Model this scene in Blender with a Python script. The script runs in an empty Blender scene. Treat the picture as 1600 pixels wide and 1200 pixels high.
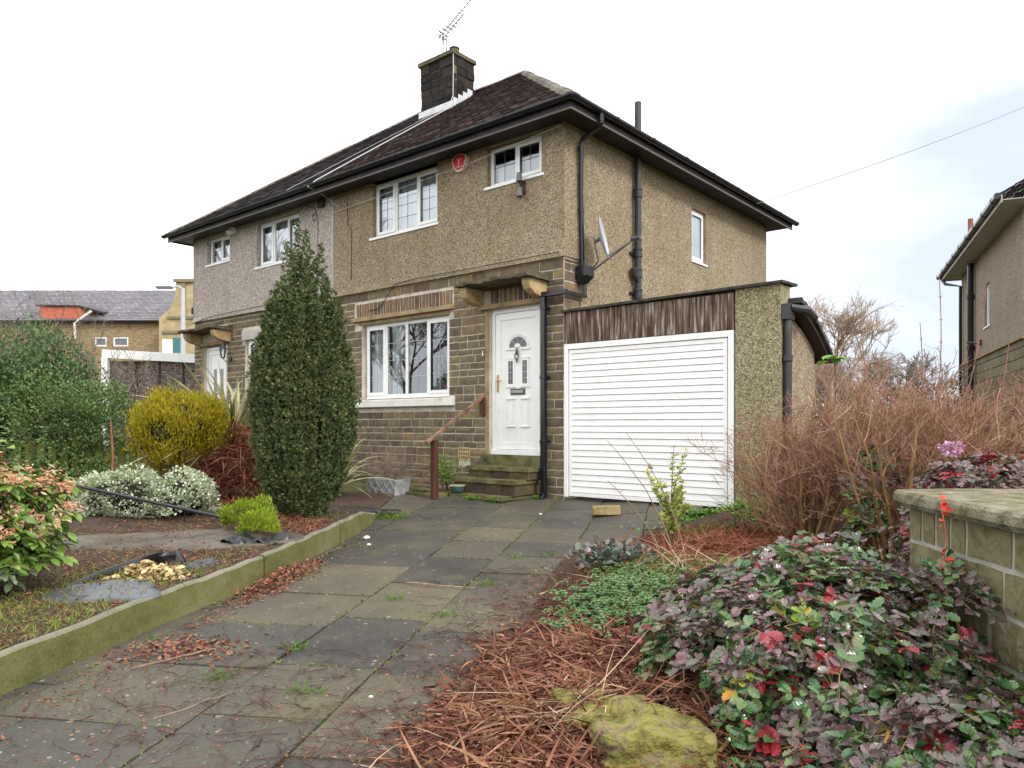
import bpy, bmesh, math, random
import numpy as np
from mathutils import Vector, Matrix, noise
R = math.radians
rnd = random.Random(7)
rng = np.random.default_rng(11)
SC = bpy.context.scene
COL = SC.collection

# ------------------------------------------------------------------ camera, sky, sun, exposure
cam_d = bpy.data.cameras.new('camera'); CAM = bpy.data.objects.new('camera', cam_d); COL.objects.link(CAM)
CAM.location = (0, 0, 1.0); CAM.rotation_euler = (R(90), 0, 0)
cam_d.sensor_width = 36.0; cam_d.lens = 1173 / 1600 * 36; cam_d.shift_y = 65 / 1600
cam_d.clip_start = .05; cam_d.clip_end = 3000
SC.camera = CAM
SC.view_settings.view_transform = 'Standard'; SC.view_settings.look = 'None'
SC.view_settings.exposure = 1.1; SC.view_settings.gamma = 1
SUN_DIR = Vector((.55, -.62, .62)).normalized()
W = bpy.data.worlds.new('World'); SC.world = W; W.use_nodes = True
nt = W.node_tree; nt.nodes.clear()
def wn(t, **k):
    n = nt.nodes.new(t)
    for a, b in k.items(): setattr(n, a, b)
    return n
o_ = wn('ShaderNodeOutputWorld'); bg = wn('ShaderNodeBackground'); bg.inputs[1].default_value = .1
sky = wn('ShaderNodeTexSky', sky_type='NISHITA', sun_disc=False)
sky.sun_elevation = math.asin(SUN_DIR.z); sky.sun_rotation = math.atan2(SUN_DIR.x, SUN_DIR.y)
tc = wn('ShaderNodeTexCoord')
dp = wn('ShaderNodeVectorMath', operation='DOT_PRODUCT'); gd = Vector((.62, .78, .07)).normalized()
dp.inputs[1].default_value = gd
nt.links.new(tc.outputs['Generated'], dp.inputs[0])
nz = wn('ShaderNodeTexNoise'); nz.inputs['Scale'].default_value = 3.2; nz.inputs['Detail'].default_value = 5
mpp = wn('ShaderNodeMapping'); mpp.inputs['Scale'].default_value = (1, 1, 3.2)
nt.links.new(tc.outputs['Generated'], mpp.inputs[0]); nt.links.new(mpp.outputs[0], nz.inputs['Vector'])
ad = wn('ShaderNodeMath', operation='MULTIPLY_ADD'); ad.inputs[1].default_value = .13
nt.links.new(nz.outputs['Fac'], ad.inputs[0]); nt.links.new(dp.outputs['Value'], ad.inputs[2])
mr = wn('ShaderNodeMapRange'); mr.inputs[1].default_value = .90; mr.inputs[2].default_value = 1.05
nt.links.new(ad.outputs[0], mr.inputs[0])
thin = wn('ShaderNodeMixRGB'); thin.inputs[1].default_value = (10.2, 10.25, 10.4, 1)
tadd = wn('ShaderNodeMixRGB', blend_type='ADD'); tadd.inputs[0].default_value = .12
tadd.inputs[1].default_value = (3.6, 3.95, 4.6, 1)
nt.links.new(sky.outputs[0], tadd.inputs[2])
nt.links.new(tadd.outputs[0], thin.inputs[2]); nt.links.new(mr.outputs[0], thin.inputs[0])
nt.links.new(thin.outputs[0], bg.inputs[0]); nt.links.new(bg.outputs[0], o_.inputs[0])
sd = bpy.data.lights.new('sun', 'SUN'); sd.energy = 1.1; sd.angle = R(14); sd.color = (1, .96, .9)
so = bpy.data.objects.new('sun', sd); COL.objects.link(so)
so.rotation_euler = SUN_DIR.to_track_quat('Z', 'Y').to_euler()

# ------------------------------------------------------------------ frames
C0 = Vector((.72, 10.4, 0)); I4 = Matrix.Identity(4)
HF = Matrix.Translation(C0) @ Matrix.Rotation(math.atan2(-.645, .764), 4, 'Z')      # house: x to the right along the front, y into the house
SF = HF @ Matrix(((0, -1, 0, 0), (1, 0, 0, 0), (0, 0, 1, 0), (0, 0, 0, 1)))        # side wall: x runs back along the side, -y looks out
NP1 = Vector((9.7, 14.2, 0)); NP2 = Vector((12.6, 21.0, 0))
nd = (NP1 - NP2).normalized()
NF = Matrix(((nd.x, -nd.y, 0, NP2.x), (nd.y, nd.x, 0, NP2.y), (0, 0, 1, 0), (0, 0, 0, 1)))   # neighbour's side wall, x from far to near corner
def ss(x, a, b):
    t = min(1, max(0, (x - a) / (b - a))); return t * t * (3 - 2 * t)
def G(x, y):
    z = -.6 + .055 * min(max(y, -6), 20)
    z += .14 * ss(x, .5, 2.6) * ss(y, 6.5, 8.6) * (1 - ss(y, 20, 30))
    return z
WM = {}
def thing(name, label, cat, loc=(0, 0, 0), frame=I4, group=None, kind=None):
    o = bpy.data.objects.new(name, None); COL.objects.link(o); o.empty_display_size = .1
    m = frame @ Matrix.Translation(Vector(loc)); o.matrix_world = m; WM[o] = m
    if label: o['label'] = label
    if cat: o['category'] = cat
    if group: o['group'] = group
    if kind: o['kind'] = kind
    return o

class MB:
    def __init__(s): s.v = []; s.f = []
    def add(s, vs, fs):
        n = len(s.v); s.v.extend([tuple(p) for p in vs]); s.f.extend([tuple(i + n for i in f) for f in fs]); return s
    def box(s, x0, x1, y0, y1, z0, z1, j=0):
        c = [(x, y, z) for z in (z0, z1) for y in (y0, y1) for x in (x0, x1)]
        if j: c = [(a + rnd.uniform(-j, j), b + rnd.uniform(-j, j), d + rnd.uniform(-j, j)) for a, b, d in c]
        return s.add(c, [(0, 2, 3, 1), (4, 5, 7, 6), (0, 1, 5, 4), (2, 6, 7, 3), (0, 4, 6, 2), (1, 3, 7, 5)])
    def prism(s, poly, axis, a, b):
        # poly in the two other axes, extruded a..b along axis
        def P(p, t):
            q = list(p); q.insert(axis, t); return q
        n = len(poly)
        return s.add([P(p, a) for p in poly] + [P(p, b) for p in poly],
                     [tuple(range(n))[::-1], tuple(range(n, 2 * n))] + [(i, (i + 1) % n, n + (i + 1) % n, n + i) for i in range(n)])
    def quad(s, *p): return s.add(p, [tuple(range(len(p)))])
    def tube(s, pts, rad, k=8, cap=True, flat=1.0):
        pts = [Vector(p) for p in pts]
        if not hasattr(rad, '__len__'): rad = [rad] * len(pts)
        vs = []; ref = None
        for i, p in enumerate(pts):
            t = (pts[min(i + 1, len(pts) - 1)] - pts[max(i - 1, 0)]).normalized()
            if ref is None: ref = Vector((0, 0, 1)) if abs(t.z) < .9 else Vector((1, 0, 0))
            a = t.cross(ref)
            if a.length < 1e-4: a = t.cross(Vector((.3, 1, .2)))
            a.normalize(); b = t.cross(a); ref = -b if False else ref
            for q in range(k):
                an = 2 * math.pi * q / k + (math.pi / 4 if k == 4 else 0)
                vs.append(p + rad[i] * (math.cos(an) * a + math.sin(an) * flat * b))
        fs = [(i * k + q, i * k + (q + 1) % k, (i + 1) * k + (q + 1) % k, (i + 1) * k + q) for i in range(len(pts) - 1) for q in range(k)]
        if cap: fs += [tuple(range(k))[::-1], tuple((len(pts) - 1) * k + q for q in range(k))]
        return s.add(vs, fs)
    def lathe(s, prof, c=(0, 0, 0), k=20):
        vs = [(c[0] + r * math.cos(2 * math.pi * q / k), c[1] + r * math.sin(2 * math.pi * q / k), c[2] + z) for r, z in prof for q in range(k)]
        fs = [(i * k + q, i * k + (q + 1) % k, (i + 1) * k + (q + 1) % k, (i + 1) * k + q) for i in range(len(prof) - 1) for q in range(k)]
        fs += [tuple(range(k))[::-1], tuple((len(prof) - 1) * k + q for q in range(k))]
        return s.add(vs, fs)

def obj(name, mb, mat, parent=None, frame=I4, smooth=False, label=None, cat=None, group=None, kind=None, bevel=0):
    """link ONE mesh object; mb is an MB or (V array, F list); coordinates in `frame`"""
    if isinstance(mb, MB): V = np.array(mb.v, dtype=float).reshape(-1, 3); F = mb.f
    else: V, F = np.asarray(mb[0], dtype=float), mb[1]
    m = np.array(frame)
    V = V @ m[:3, :3].T + m[:3, 3]
    o = bpy.data.objects.new(name, None)if False else None
    me = bpy.data.meshes.new(name)
    if parent is None:
        lo, hi = V.min(0), V.max(0)
        base = np.array([(lo[0] + hi[0]) / 2, (lo[1] + hi[1]) / 2, lo[2]])
        V2 = V - base
    else:
        pm = np.array(WM[parent].inverted()); V2 = V @ pm[:3, :3].T + pm[:3, 3]
    if isinstance(F, np.ndarray):
        k = F.shape[1]; nf = len(F)
        me.vertices.add(len(V2)); me.vertices.foreach_set('co', V2.astype(np.float32).ravel())
        me.loops.add(nf * k); me.loops.foreach_set('vertex_index', F.astype(np.int32).ravel())
        me.polygons.add(nf); me.polygons.foreach_set('loop_start', np.arange(0, nf * k, k, dtype=np.int32))
        me.update(calc_edges=True); me.validate()
    else:
        me.from_pydata(V2.tolist(), [], F); me.update()
    if smooth: me.polygons.foreach_set('use_smooth', [True] * len(me.polygons))
    me.materials.append(mat)
    o = bpy.data.objects.new(name, me); COL.objects.link(o)
    if parent is None: o.location = base; WM[o] = Matrix.Translation(base)
    else: o.parent = parent; WM[o] = WM[parent].copy()
    if bevel:
        b = o.modifiers.new('bevel', 'BEVEL'); b.width = bevel; b.segments = 2; b.limit_method = 'ANGLE'
    for a, b in (('label', label), ('category', cat), ('group', group), ('kind', kind)):
        if b: o[a] = b
    return o

# ------------------------------------------------------------------ materials
def nodes(name):
    m = bpy.data.materials.new(name); m.use_nodes = True; t = m.node_tree
    b = t.nodes['Principled BSDF']
    def N(ty, ins=None, **k):
        n = t.nodes.new(ty)
        for a, c in k.items(): setattr(n, a, c)
        for a, c in (ins or {}).items():
            if hasattr(c, 'links') or isinstance(c, bpy.types.NodeSocket): t.links.new(c, n.inputs[a])
            else: n.inputs[a].default_value = c
        return n
    return m, t, b, N
def rgba(c): return (c[0], c[1], c[2], 1)
def ramp(N, fac, stops):
    r = N('ShaderNodeValToRGB', {'Fac': fac}); e = r.color_ramp.elements
    while len(e) < len(stops): e.new(.5)
    for i, (p, c) in enumerate(stops): e[i].position = p; e[i].color = rgba(c)
    return r.outputs['Color']
def even(cols): return [(i / max(1, len(cols) - 1), c) for i, c in enumerate(cols)]
def M_noise(name, cols, scale=5, rough=.85, bump=.3, bscale=60, detail=6, spec=.15, stretch=(1, 1, 1), metal=0, lo=.3, hi=.7, bdist=.01):
    m, t, b, N = nodes(name)
    tc = N('ShaderNodeTexCoord'); mp = N('ShaderNodeMapping', {'Vector': tc.outputs['Object'], 'Scale': stretch})
    n = N('ShaderNodeTexNoise', {'Vector': mp.outputs[0], 'Scale': scale, 'Detail': detail, 'Roughness': .62})
    st = [(lo + (hi - lo) * p, c) for p, c in even(cols)]
    t.links.new(ramp(N, n.outputs['Fac'], st), b.inputs['Base Color'])
    b.inputs['Roughness'].default_value = rough; b.inputs['Metallic'].default_value = metal; b.inputs['Specular IOR Level'].default_value = spec
    if bump:
        n2 = N('ShaderNodeTexNoise', {'Vector': mp.outputs[0], 'Scale': bscale, 'Detail': 4})
        bp = N('ShaderNodeBump', {'Height': n2.outputs['Fac'], 'Strength': bump, 'Distance': bdist}); t.links.new(bp.outputs[0], b.inputs['Normal'])
    return m
def M_island(name, cols, rough=.6, nscale=3, nmix=.35, spec=.16, transl=0, bump=0, bscale=60, moss=None, dark=(.02, .02, .015)):
    """colour picked per piece (leaf, tile, stone), varied a little by large soft noise"""
    m, t, b, N = nodes(name)
    g = N('ShaderNodeNewGeometry'); tc = N('ShaderNodeTexCoord')
    n = N('ShaderNodeTexNoise', {'Vector': tc.outputs['Object'], 'Scale': nscale, 'Detail': 5})
    a = N('ShaderNodeMath', {0: g.outputs['Random Per Island'], 1: 1 - nmix}, operation='MULTIPLY')
    nn = N('ShaderNodeMapRange', {0: n.outputs['Fac'], 1: .3, 2: .7, 3: 0, 4: nmix})
    s = N('ShaderNodeMath', {0: a.outputs[0], 1: nn.outputs[0]}, operation='ADD')
    c = ramp(N, s.outputs[0], even(cols))
    if moss:
        n3 = N('ShaderNodeTexNoise', {'Vector': tc.outputs['Object'], 'Scale': moss[1], 'Detail': 8, 'Roughness': .7})
        f = N('ShaderNodeMapRange', {0: n3.outputs['Fac'], 1: moss[2], 2: moss[3]})
        c = N('ShaderNodeMixRGB', {0: f.outputs[0], 1: c, 2: rgba(moss[0])}).outputs[0]
    t.links.new(c, b.inputs['Base Color'])
    b.inputs['Roughness'].default_value = rough; b.inputs['Specular IOR Level'].default_value = spec
    if bump:
        n2 = N('ShaderNodeTexNoise', {'Vector': tc.outputs['Object'], 'Scale': bscale, 'Detail': 4})
        bp = N('ShaderNodeBump', {'Height': n2.outputs['Fac'], 'Strength': bump, 'Distance': .01}); t.links.new(bp.outputs[0], b.inputs['Normal'])
    if transl:
        tr = N('ShaderNodeBsdfTranslucent', {'Color': c}); mx = N('ShaderNodeMixShader', {0: transl, 1: b.outputs[0], 2: tr.outputs[0]})
        t.links.new(mx.outputs[0], t.nodes['Material Output'].inputs[0])
    return m
def M_dash(name, stones, stain, sscale=75, stain_amt=.85, low=None, streak=.5):
    """pebbledash: little stones of several colours in render, with weather stains"""
    m, t, b, N = nodes(name)
    tc = N('ShaderNodeTexCoord')
    v = N('ShaderNodeTexVoronoi', {'Vector': tc.outputs['Object'], 'Scale': sscale})
    sep = N('ShaderNodeSeparateColor', {0: v.outputs['Color']})
    c = ramp(N, sep.outputs[0], even(stones))
    v2 = N('ShaderNodeTexVoronoi', {'Vector': tc.outputs['Object'], 'Scale': sscale * .42})
    sp2 = N('ShaderNodeSeparateColor', {0: v2.outputs['Color']})
    f2 = N('ShaderNodeMapRange', {0: sp2.outputs[1], 1: .0, 2: 1, 3: .68, 4: 1.18})
    c = N('ShaderNodeMixRGB', {0: 1, 1: c, 2: f2.outputs[0]}, blend_type='MULTIPLY').outputs[0]
    n = N('ShaderNodeTexNoise', {'Vector': tc.outputs['Object'], 'Scale': .9, 'Detail': 7, 'Roughness': .65})
    f = N('ShaderNodeMapRange', {0: n.outputs['Fac'], 1: .42, 2: .72, 3: 0, 4: stain_amt})
    c = N('ShaderNodeMixRGB', {0: f.outputs[0], 1: c, 2: rgba(stain)}, blend_type='MULTIPLY').outputs[0]
    mp = N('ShaderNodeMapping', {'Vector': tc.outputs['Object'], 'Scale': (3, 3, .25)})
    n4 = N('ShaderNodeTexNoise', {'Vector': mp.outputs[0], 'Scale': 1.6, 'Detail': 6})
    f4 = N('ShaderNodeMapRange', {0: n4.outputs['Fac'], 1: .5, 2: .75, 3: 0, 4: streak})
    c = N('ShaderNodeMixRGB', {0: f4.outputs[0], 1: c, 2: rgba(low or stain)}).outputs[0]
    t.links.new(c, b.inputs['Base Color'])
    bp = N('ShaderNodeBump', {'Height': v.outputs['Distance'], 'Strength': .9, 'Distance': .012}); bp.invert = True
    t.links.new(bp.outputs[0], b.inputs['Normal']); b.inputs['Roughness'].default_value = .9; b.inputs['Specular IOR Level'].default_value = .2
    return m
def M_plain(name, c, rough=.4, spec=.5, metal=0, dirt=None, bump=0, coat=0):
    m, t, b, N = nodes(name)
    tc = N('ShaderNodeTexCoord')
    n = N('ShaderNodeTexNoise', {'Vector': tc.outputs['Object'], 'Scale': 4, 'Detail': 8, 'Roughness': .7})
    d = dirt or tuple(x * .8 for x in c)
    f = N('ShaderNodeMapRange', {0: n.outputs['Fac'], 1: .45, 2: .8, 3: 0, 4: .7})
    cc = N('ShaderNodeMixRGB', {0: f.outputs[0], 1: rgba(c), 2: rgba(d)})
    t.links.new(cc.outputs[0], b.inputs['Base Color'])
    b.inputs['Roughness'].default_value = rough; b.inputs['Specular IOR Level'].default_value = spec; b.inputs['Metallic'].default_value = metal
    if bump:
        bp = N('ShaderNodeBump', {'Height': n.outputs['Fac'], 'Strength': bump, 'Distance': .01}); t.links.new(bp.outputs[0], b.inputs['Normal'])
    return m
def M_glass(name, tint=(.9, .95, .95), base=.12):
    m, t, b, N = nodes(name)
    fr = N('ShaderNodeFresnel', {'IOR': 1.55})
    f = N('ShaderNodeMath', {0: fr.outputs[0], 1: base}, operation='ADD')
    gl = N('ShaderNodeBsdfGlossy', {'Color': (.9, .95, 1, 1), 'Roughness': .01}); tr = N('ShaderNodeBsdfTransparent', {'Color': rgba(tint)})
    mx = N('ShaderNodeMixShader', {0: f.outputs[0], 1: tr.outputs[0], 2: gl.outputs[0]})
    t.links.new(mx.outputs[0], t.nodes['Material Output'].inputs[0]); t.nodes.remove(b)
    return m

DASH = M_dash('tan_pebbledash', [(.09, .065, .04), (.27, .205, .125), (.39, .305, .20), (.47, .38, .26), (.63, .56, .44)], (.76, .69, .57), low=(.24, .185, .11), sscale=112)
DASHG = M_dash('greenish_pebbledash', [(.07, .06, .03), (.24, .205, .11), (.34, .30, .17), (.44, .39, .24), (.62, .58, .43)], (.72, .70, .50), low=(.20, .185, .09), sscale=105)
DASHL = M_dash('grey_pink_dash', [(.24, .20, .17), (.44, .385, .34), (.54, .48, .43), (.66, .60, .55)], (.8, .76, .72), stain_amt=.35, sscale=80, low=(.34, .29, .24))
DASHB = M_dash('brown_panel_dash', [(.06, .045, .04), (.14, .11, .10), (.22, .17, .15), (.33, .27, .24)], (.7, .65, .6), sscale=30, streak=.1)
DASHN = M_dash('neighbour_dash', [(.20, .16, .12), (.34, .28, .22), (.42, .36, .29)], (.8, .76, .7), low=(.28, .23, .18))
STONE = M_island('rubble_stone', [(.065, .05, .037), (.10, .078, .053), (.12, .094, .063), (.145, .115, .076), (.165, .13, .083), (.185, .145, .09), (.27, .185, .08), (.21, .10, .05)], rough=.9, nscale=9, nmix=.45, bump=.8, bscale=70)
SOLDIER = M_island('soldier_stone', [(.07, .05, .036), (.12, .085, .055), (.16, .105, .06), (.22, .145, .08), (.10, .078, .055), (.15, .12, .08)], rough=.9, nscale=9, nmix=.3, bump=.6)
MORTAR = M_noise('mortar', [(.38, .33, .26), (.54, .48, .40), (.64, .59, .51)], 6, .95, .5, 90)
DRESSED = M_noise('dressed_stone', [(.16, .125, .07), (.30, .22, .12), (.36, .28, .16)], 5, .9, .5, 50)
DRESSD = M_noise('weathered_slab_stone', [(.05, .045, .03), (.11, .095, .06), (.18, .15, .10)], 7, .9, .8, 40)
MOSSST = M_noise('mossy_step_stone', [(.035, .033, .02), (.085, .08, .04), (.13, .125, .05), (.17, .15, .085)], 6, .9, .8, 35)
CORBEL = M_noise('corbel_stone', [(.25, .17, .08), (.42, .31, .16), (.48, .38, .22)], 6, .9, .4, 50)
CONC = M_noise('pale_concrete', [(.38, .36, .33), (.5, .48, .44)], 6, .9, .3, 60)
SILLM = M_noise('painted_sill', [(.3, .28, .22), (.62, .60, .55), (.72, .70, .65)], 5, .8, .5, 40, lo=.25, hi=.5)
TILE = M_island('old_roof_tile', [(.026, .022, .024), (.045, .032, .034), (.07, .042, .041), (.068, .058, .056), (.11, .055, .046)], rough=.85, nscale=2.5, nmix=.5, bump=.5, moss=((.095, .10, .04), 1.0, .56, .70))
TILEL = M_island('grey_roof_tile', [(.028, .025, .027), (.045, .04, .042), (.07, .06, .06), (.085, .08, .078)], rough=.85, nscale=2.5, nmix=.5, bump=.5)
RIDGE = M_island('ridge_tile', [(.07, .062, .052), (.13, .115, .095), (.19, .17, .14)], rough=.9, nscale=8, bump=.6)
WHITE = M_plain('white_plastic', (.82, .82, .81), .28, .5, dirt=(.70, .70, .67))
WHITED = M_plain('white_painted_metal', (.83, .83, .82), .38, .5, dirt=(.66, .65, .60))
BLACK = M_plain('black_gutter_plastic', (.008, .008, .014), .24, .5, dirt=(.016, .016, .02))
IRON = M_plain('black_cast_iron', (.018, .018, .022), .45, .5, dirt=(.06, .055, .05), bump=.3)
FASCIA = M_plain('dark_fascia_paint', (.022, .019, .023), .55, .3, dirt=(.09, .075, .065))
GLASS = M_glass('window_glass')
GLASSW = M_glass('bright_window_glass', base=.22)
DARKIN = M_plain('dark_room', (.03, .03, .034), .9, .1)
CURT = M_noise('net_curtain', [(.45, .46, .47), (.62, .62, .62)], 2, .9, 0, spec=.1, stretch=(8, 8, .5))
LEAD = M_plain('window_leading', (.10, .10, .105), .5)
LEADW = M_plain('pale_glazing_strip', (.45, .46, .47), .4)
BRASS = M_plain('brass', (.55, .36, .10), .3, .5, metal=.9)
CHROME = M_plain('satin_metal', (.35, .34, .32), .35, .5, metal=.8)
FLASH = M_noise('lead_flashing', [(.35, .36, .38), (.55, .56, .58), (.68, .69, .70)], 5, .5, .4, 30, metal=.2)
RED = M_plain('red_plastic', (.55, .02, .03), .35)
CHIM = M_island('chimney_stone', [(.010, .010, .011), (.020, .018, .018), (.035, .03, .026), (.06, .045, .03)], rough=.9, nscale=8, nmix=.4, bump=.8)
WOODB = M_noise('brown_painted_wood', [(.05, .02, .014), (.08, .033, .022), (.12, .06, .04)], 3, .6, .4, 40, stretch=(6, 6, .6))
WOODW = M_noise('weathered_brown_boards', [(.055, .026, .018), (.085, .05, .036), (.13, .09, .065), (.20, .155, .12), (.40, .35, .31)], 3.2, .75, .5, 30, stretch=(9, 9, .8), lo=.36, hi=.64)
TIMB = M_noise('algae_green_timber', [(.05, .065, .018), (.11, .14, .03), (.17, .20, .05)], 4, .9, .4, 40, stretch=(1, 1, .5))
CABLE = M_plain('black_cable', (.02, .02, .02), .6)
CABLEW = M_plain('pale_cable', (.55, .55, .56), .5)
GREYPL = M_plain('grey_plastic', (.14, .14, .14), .5)
DISH = M_plain('dish_grey', (.42, .44, .46), .4, dirt=(.3, .3, .28))

# ------------------------------------------------------------------ leaves and twigs
def tmpl(kind):
    if kind == 'quad': return np.array([(0, 0, 0), (.5, .3, .05), (1, 0, 0), (.5, -.3, .05)]), [(0, 3, 2, 1)]
    if kind == 'needle': return np.array([(0, -.07, 0), (.6, -.09, .03), (1, 0, 0), (.6, .09, .03), (0, .07, 0)]), [(0, 1, 2, 3, 4)]
    if kind == 'oval':
        v = [(0, 0, 0), (.3, .24, .07), (.32, 0, 0), (.3, -.24, .07), (.7, .22, .04), (.7, 0, -.01), (.7, -.22, .04), (1, 0, -.08)]
        return np.array(v), [(0, 2, 1), (0, 3, 2), (1, 2, 5, 4), (2, 3, 6, 5), (4, 5, 7), (5, 6, 7)]
    if kind == 'round':
        v = [(0, 0, 0), (.2, .34, .06), (.25, 0, 0), (.2, -.34, .06), (.7, .38, .05), (.7, 0, -.01), (.7, -.38, .05), (1, 0, -.06)]
        return np.array(v), [(0, 2, 1), (0, 3, 2), (1, 2, 5, 4), (2, 3, 6, 5), (4, 5, 7), (5, 6, 7)]
    if kind == 'lance':
        v = [(0, 0, 0), (.4, .15, .05), (.4, 0, 0), (.4, -.15, .05), (.75, .12, 0), (.75, 0, -.04), (.75, -.12, 0), (1, 0, -.14)]
        return np.array(v), [(0, 2, 1), (0, 3, 2), (1, 2, 5, 4), (2, 3, 6, 5), (4, 5, 7), (5, 6, 7)]
    if kind == 'holly':
        xs = [0, .10, .22, .34, .47, .60, .73, .86, 1]; ws = [0, .27, .27, .40, .33, .40, .29, .25, 0]
        v = [(x, 0, -.06 * x * x) for x in xs]; L = [(x + .03, w, .22 * w + (.035 if i % 2 else 0)) for i, (x, w) in enumerate(zip(xs, ws))][1:-1]
        n = len(v); m = len(L); v += L + [(a, -b, c) for a, b, c in L]
        f = []
        for sgn, o in ((1, n), (-1, n + m)):
            for i in range(m + 1):
                a = [i, i + 1] + ([o + i] if i < m else []) + ([o + i - 1] if i > 0 else [])
                f.append(tuple(a if sgn < 0 else a[::-1]))
        return np.array(v), f
def unit(a): return a / (np.linalg.norm(a, axis=-1, keepdims=True) + 1e-9)
def leaves(P, D, S, kind='oval', Nn=None, wob=.5, wscale=1.0):
    """P positions, D directions, S sizes -> (V, F)"""
    T, TF = tmpl(kind); P = np.asarray(P, float); n = len(P); D = unit(np.asarray(D, float))
    if Nn is None: Nn = np.tile([0, 0, 1.], (n, 1))
    Nn = Nn + rng.normal(0, wob, (n, 3)); B = unit(np.cross(Nn, D)); Z = np.cross(D, B)
    S = np.broadcast_to(np.asarray(S, float), (n,))[:, None, None]
    V = P[:, None] + S * (T[None, :, :1] * D[:, None] + wscale * T[None, :, 1:2] * B[:, None] + T[None, :, 2:] * Z[:, None])
    k = len(T)
    if len({len(f) for f in TF}) == 1:
        F = (np.array(TF)[None] + (np.arange(n) * k)[:, None, None]).reshape(-1, len(TF[0]))
    else:
        F = []
        for i in range(n):
            o = i * k; F.extend([tuple(q + o for q in f) for f in TF])
    return V.reshape(-1, 3), F
def merge(a, b):
    o = len(a[0]); 
    f = (a[1].tolist() if isinstance(a[1], np.ndarray) else list(a[1])) + [tuple(q + o for q in x) for x in (b[1].tolist() if isinstance(b[1], np.ndarray) else b[1])]
    return np.vstack([a[0], b[0]]), f
def strips(P, D, L, Wd, droop=.5, seg=4, curl=.3):
    """long thin blades: n blades bending downwards"""
    n = len(P); D = unit(np.asarray(D, float)); side = unit(np.cross(D, rng.normal(0, 1, (n, 3)) * .5 + np.array([0, 0, 1.])))
    P = np.array(P, float); pts = []; d = D.copy(); p = P.copy(); bend = unit(rng.normal(0, 1, (n, 3))) * curl
    for i in range(seg + 1):
        w = (Wd * np.array([.7, 1, .9, .6, .08, .05, .05])[min(i, 6)] if seg == 4 else Wd * (1 - (i / seg) ** 2 * .95)) * .5
        w = np.broadcast_to(w, (n,))[:, None]
        pts += [p - side * w, p + side * w]
        d = unit(d + bend / seg + np.array([0, 0, -droop / seg])); p = p + d * (np.broadcast_to(L, (n,))[:, None] / seg)
    V = np.stack(pts, 1); k = 2 * (seg + 1)
    TF = np.array([(2 * i, 2 * i + 1, 2 * i + 3, 2 * i + 2) for i in range(seg)])
    return V.reshape(-1, 3), (TF[None] + (np.arange(n) * k)[:, None, None]).reshape(-1, 4)
def grow(mb, p, d, r, L, depth, spread=.6, nchild=(3, 5), ratio=.6, up=.15, seg=3, k=4, tips=None, wig=.18, rmin=.0015, start=.35):
    p = Vector(p); d = Vector(d).normalized(); pts = [p.copy()]; rr = [r]
    for i in range(seg):
        d = (d + Vector((rnd.gauss(0, wig), rnd.gauss(0, wig), rnd.gauss(0, wig) + up))).normalized()
        p = p + d * L / seg; pts.append(p.copy()); rr.append(max(rmin, r * (1 - .55 * (i + 1) / seg)))
    mb.tube(pts, rr, k=k if r > .006 else 3, cap=False)
    if tips is not None and depth == 0: tips.append((p.copy(), d.copy()))
    if depth <= 0: return
    for c in range(rnd.randint(*nchild)):
        t = rnd.uniform(start, 1.0) * seg; i = min(seg - 1, int(t)); q = pts[i].lerp(pts[i + 1], t - i)
        a = Vector((rnd.gauss(0, 1), rnd.gauss(0, 1), rnd.gauss(0, 1) * .6)); a = (a - a.dot(d) * d).normalized()
        nd_ = (d + a * rnd.uniform(.4, 1.2) * spread).normalized()
        grow(mb, q, nd_, max(rmin, r * .55), L * ratio * rnd.uniform(.7, 1.2), depth - 1, spread, nchild, ratio, up, seg, k, tips, wig, rmin, start)
def ellip(n, c, r, shell=.5, zmin=-1):
    d = unit(rng.normal(0, 1, (n, 3))); d[:, 2] = np.maximum(d[:, 2], zmin); q = rng.uniform(shell, 1, n)[:, None]
    return np.array(c) + d * q * np.array(r), d
def lump(P, s, amp):
    """push points by smooth noise so that outlines are uneven"""
    out = np.array([noise.noise_vector(Vector(p) * s)[:] for p in P]); return P + out * amp

# ------------------------------------------------------------------ building helpers (front plane y = yf, outside towards -y)
def holed_wall(mb, x0, x1, z0, z1, ops, yf=0, dep=.14):
    xs = sorted({x0, x1} | {v for o in ops for v in (o[0], o[1]) if x0 < v < x1}); zs = sorted({z0, z1} | {v for o in ops for v in (o[2], o[3]) if z0 < v < z1})
    for a, b in zip(xs, xs[1:]):
        for c, d in zip(zs, zs[1:]):
            mx, mz = (a + b) / 2, (c + d) / 2
            if any(o[0] < mx < o[1] and o[2] < mz < o[3] for o in ops): continue
            mb.quad((a, yf, c), (b, yf, c), (b, yf, d), (a, yf, d))
    for a, b, c, d in ops:
        a, b, c, d = max(a, x0), min(b, x1), max(c, z0), min(d, z1)
        if a >= b or c >= d: continue
        mb.quad((a, yf, c), (a, yf, d), (a, yf + dep, d), (a, yf + dep, c)); mb.quad((b, yf, c), (b, yf + dep, c), (b, yf + dep, d), (b, yf, d))
        mb.quad((a, yf, d), (b, yf, d), (b, yf + dep, d), (a, yf + dep, d)); mb.quad((a, yf, c), (a, yf + dep, c), (b, yf + dep, c), (b, yf, c))
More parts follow.
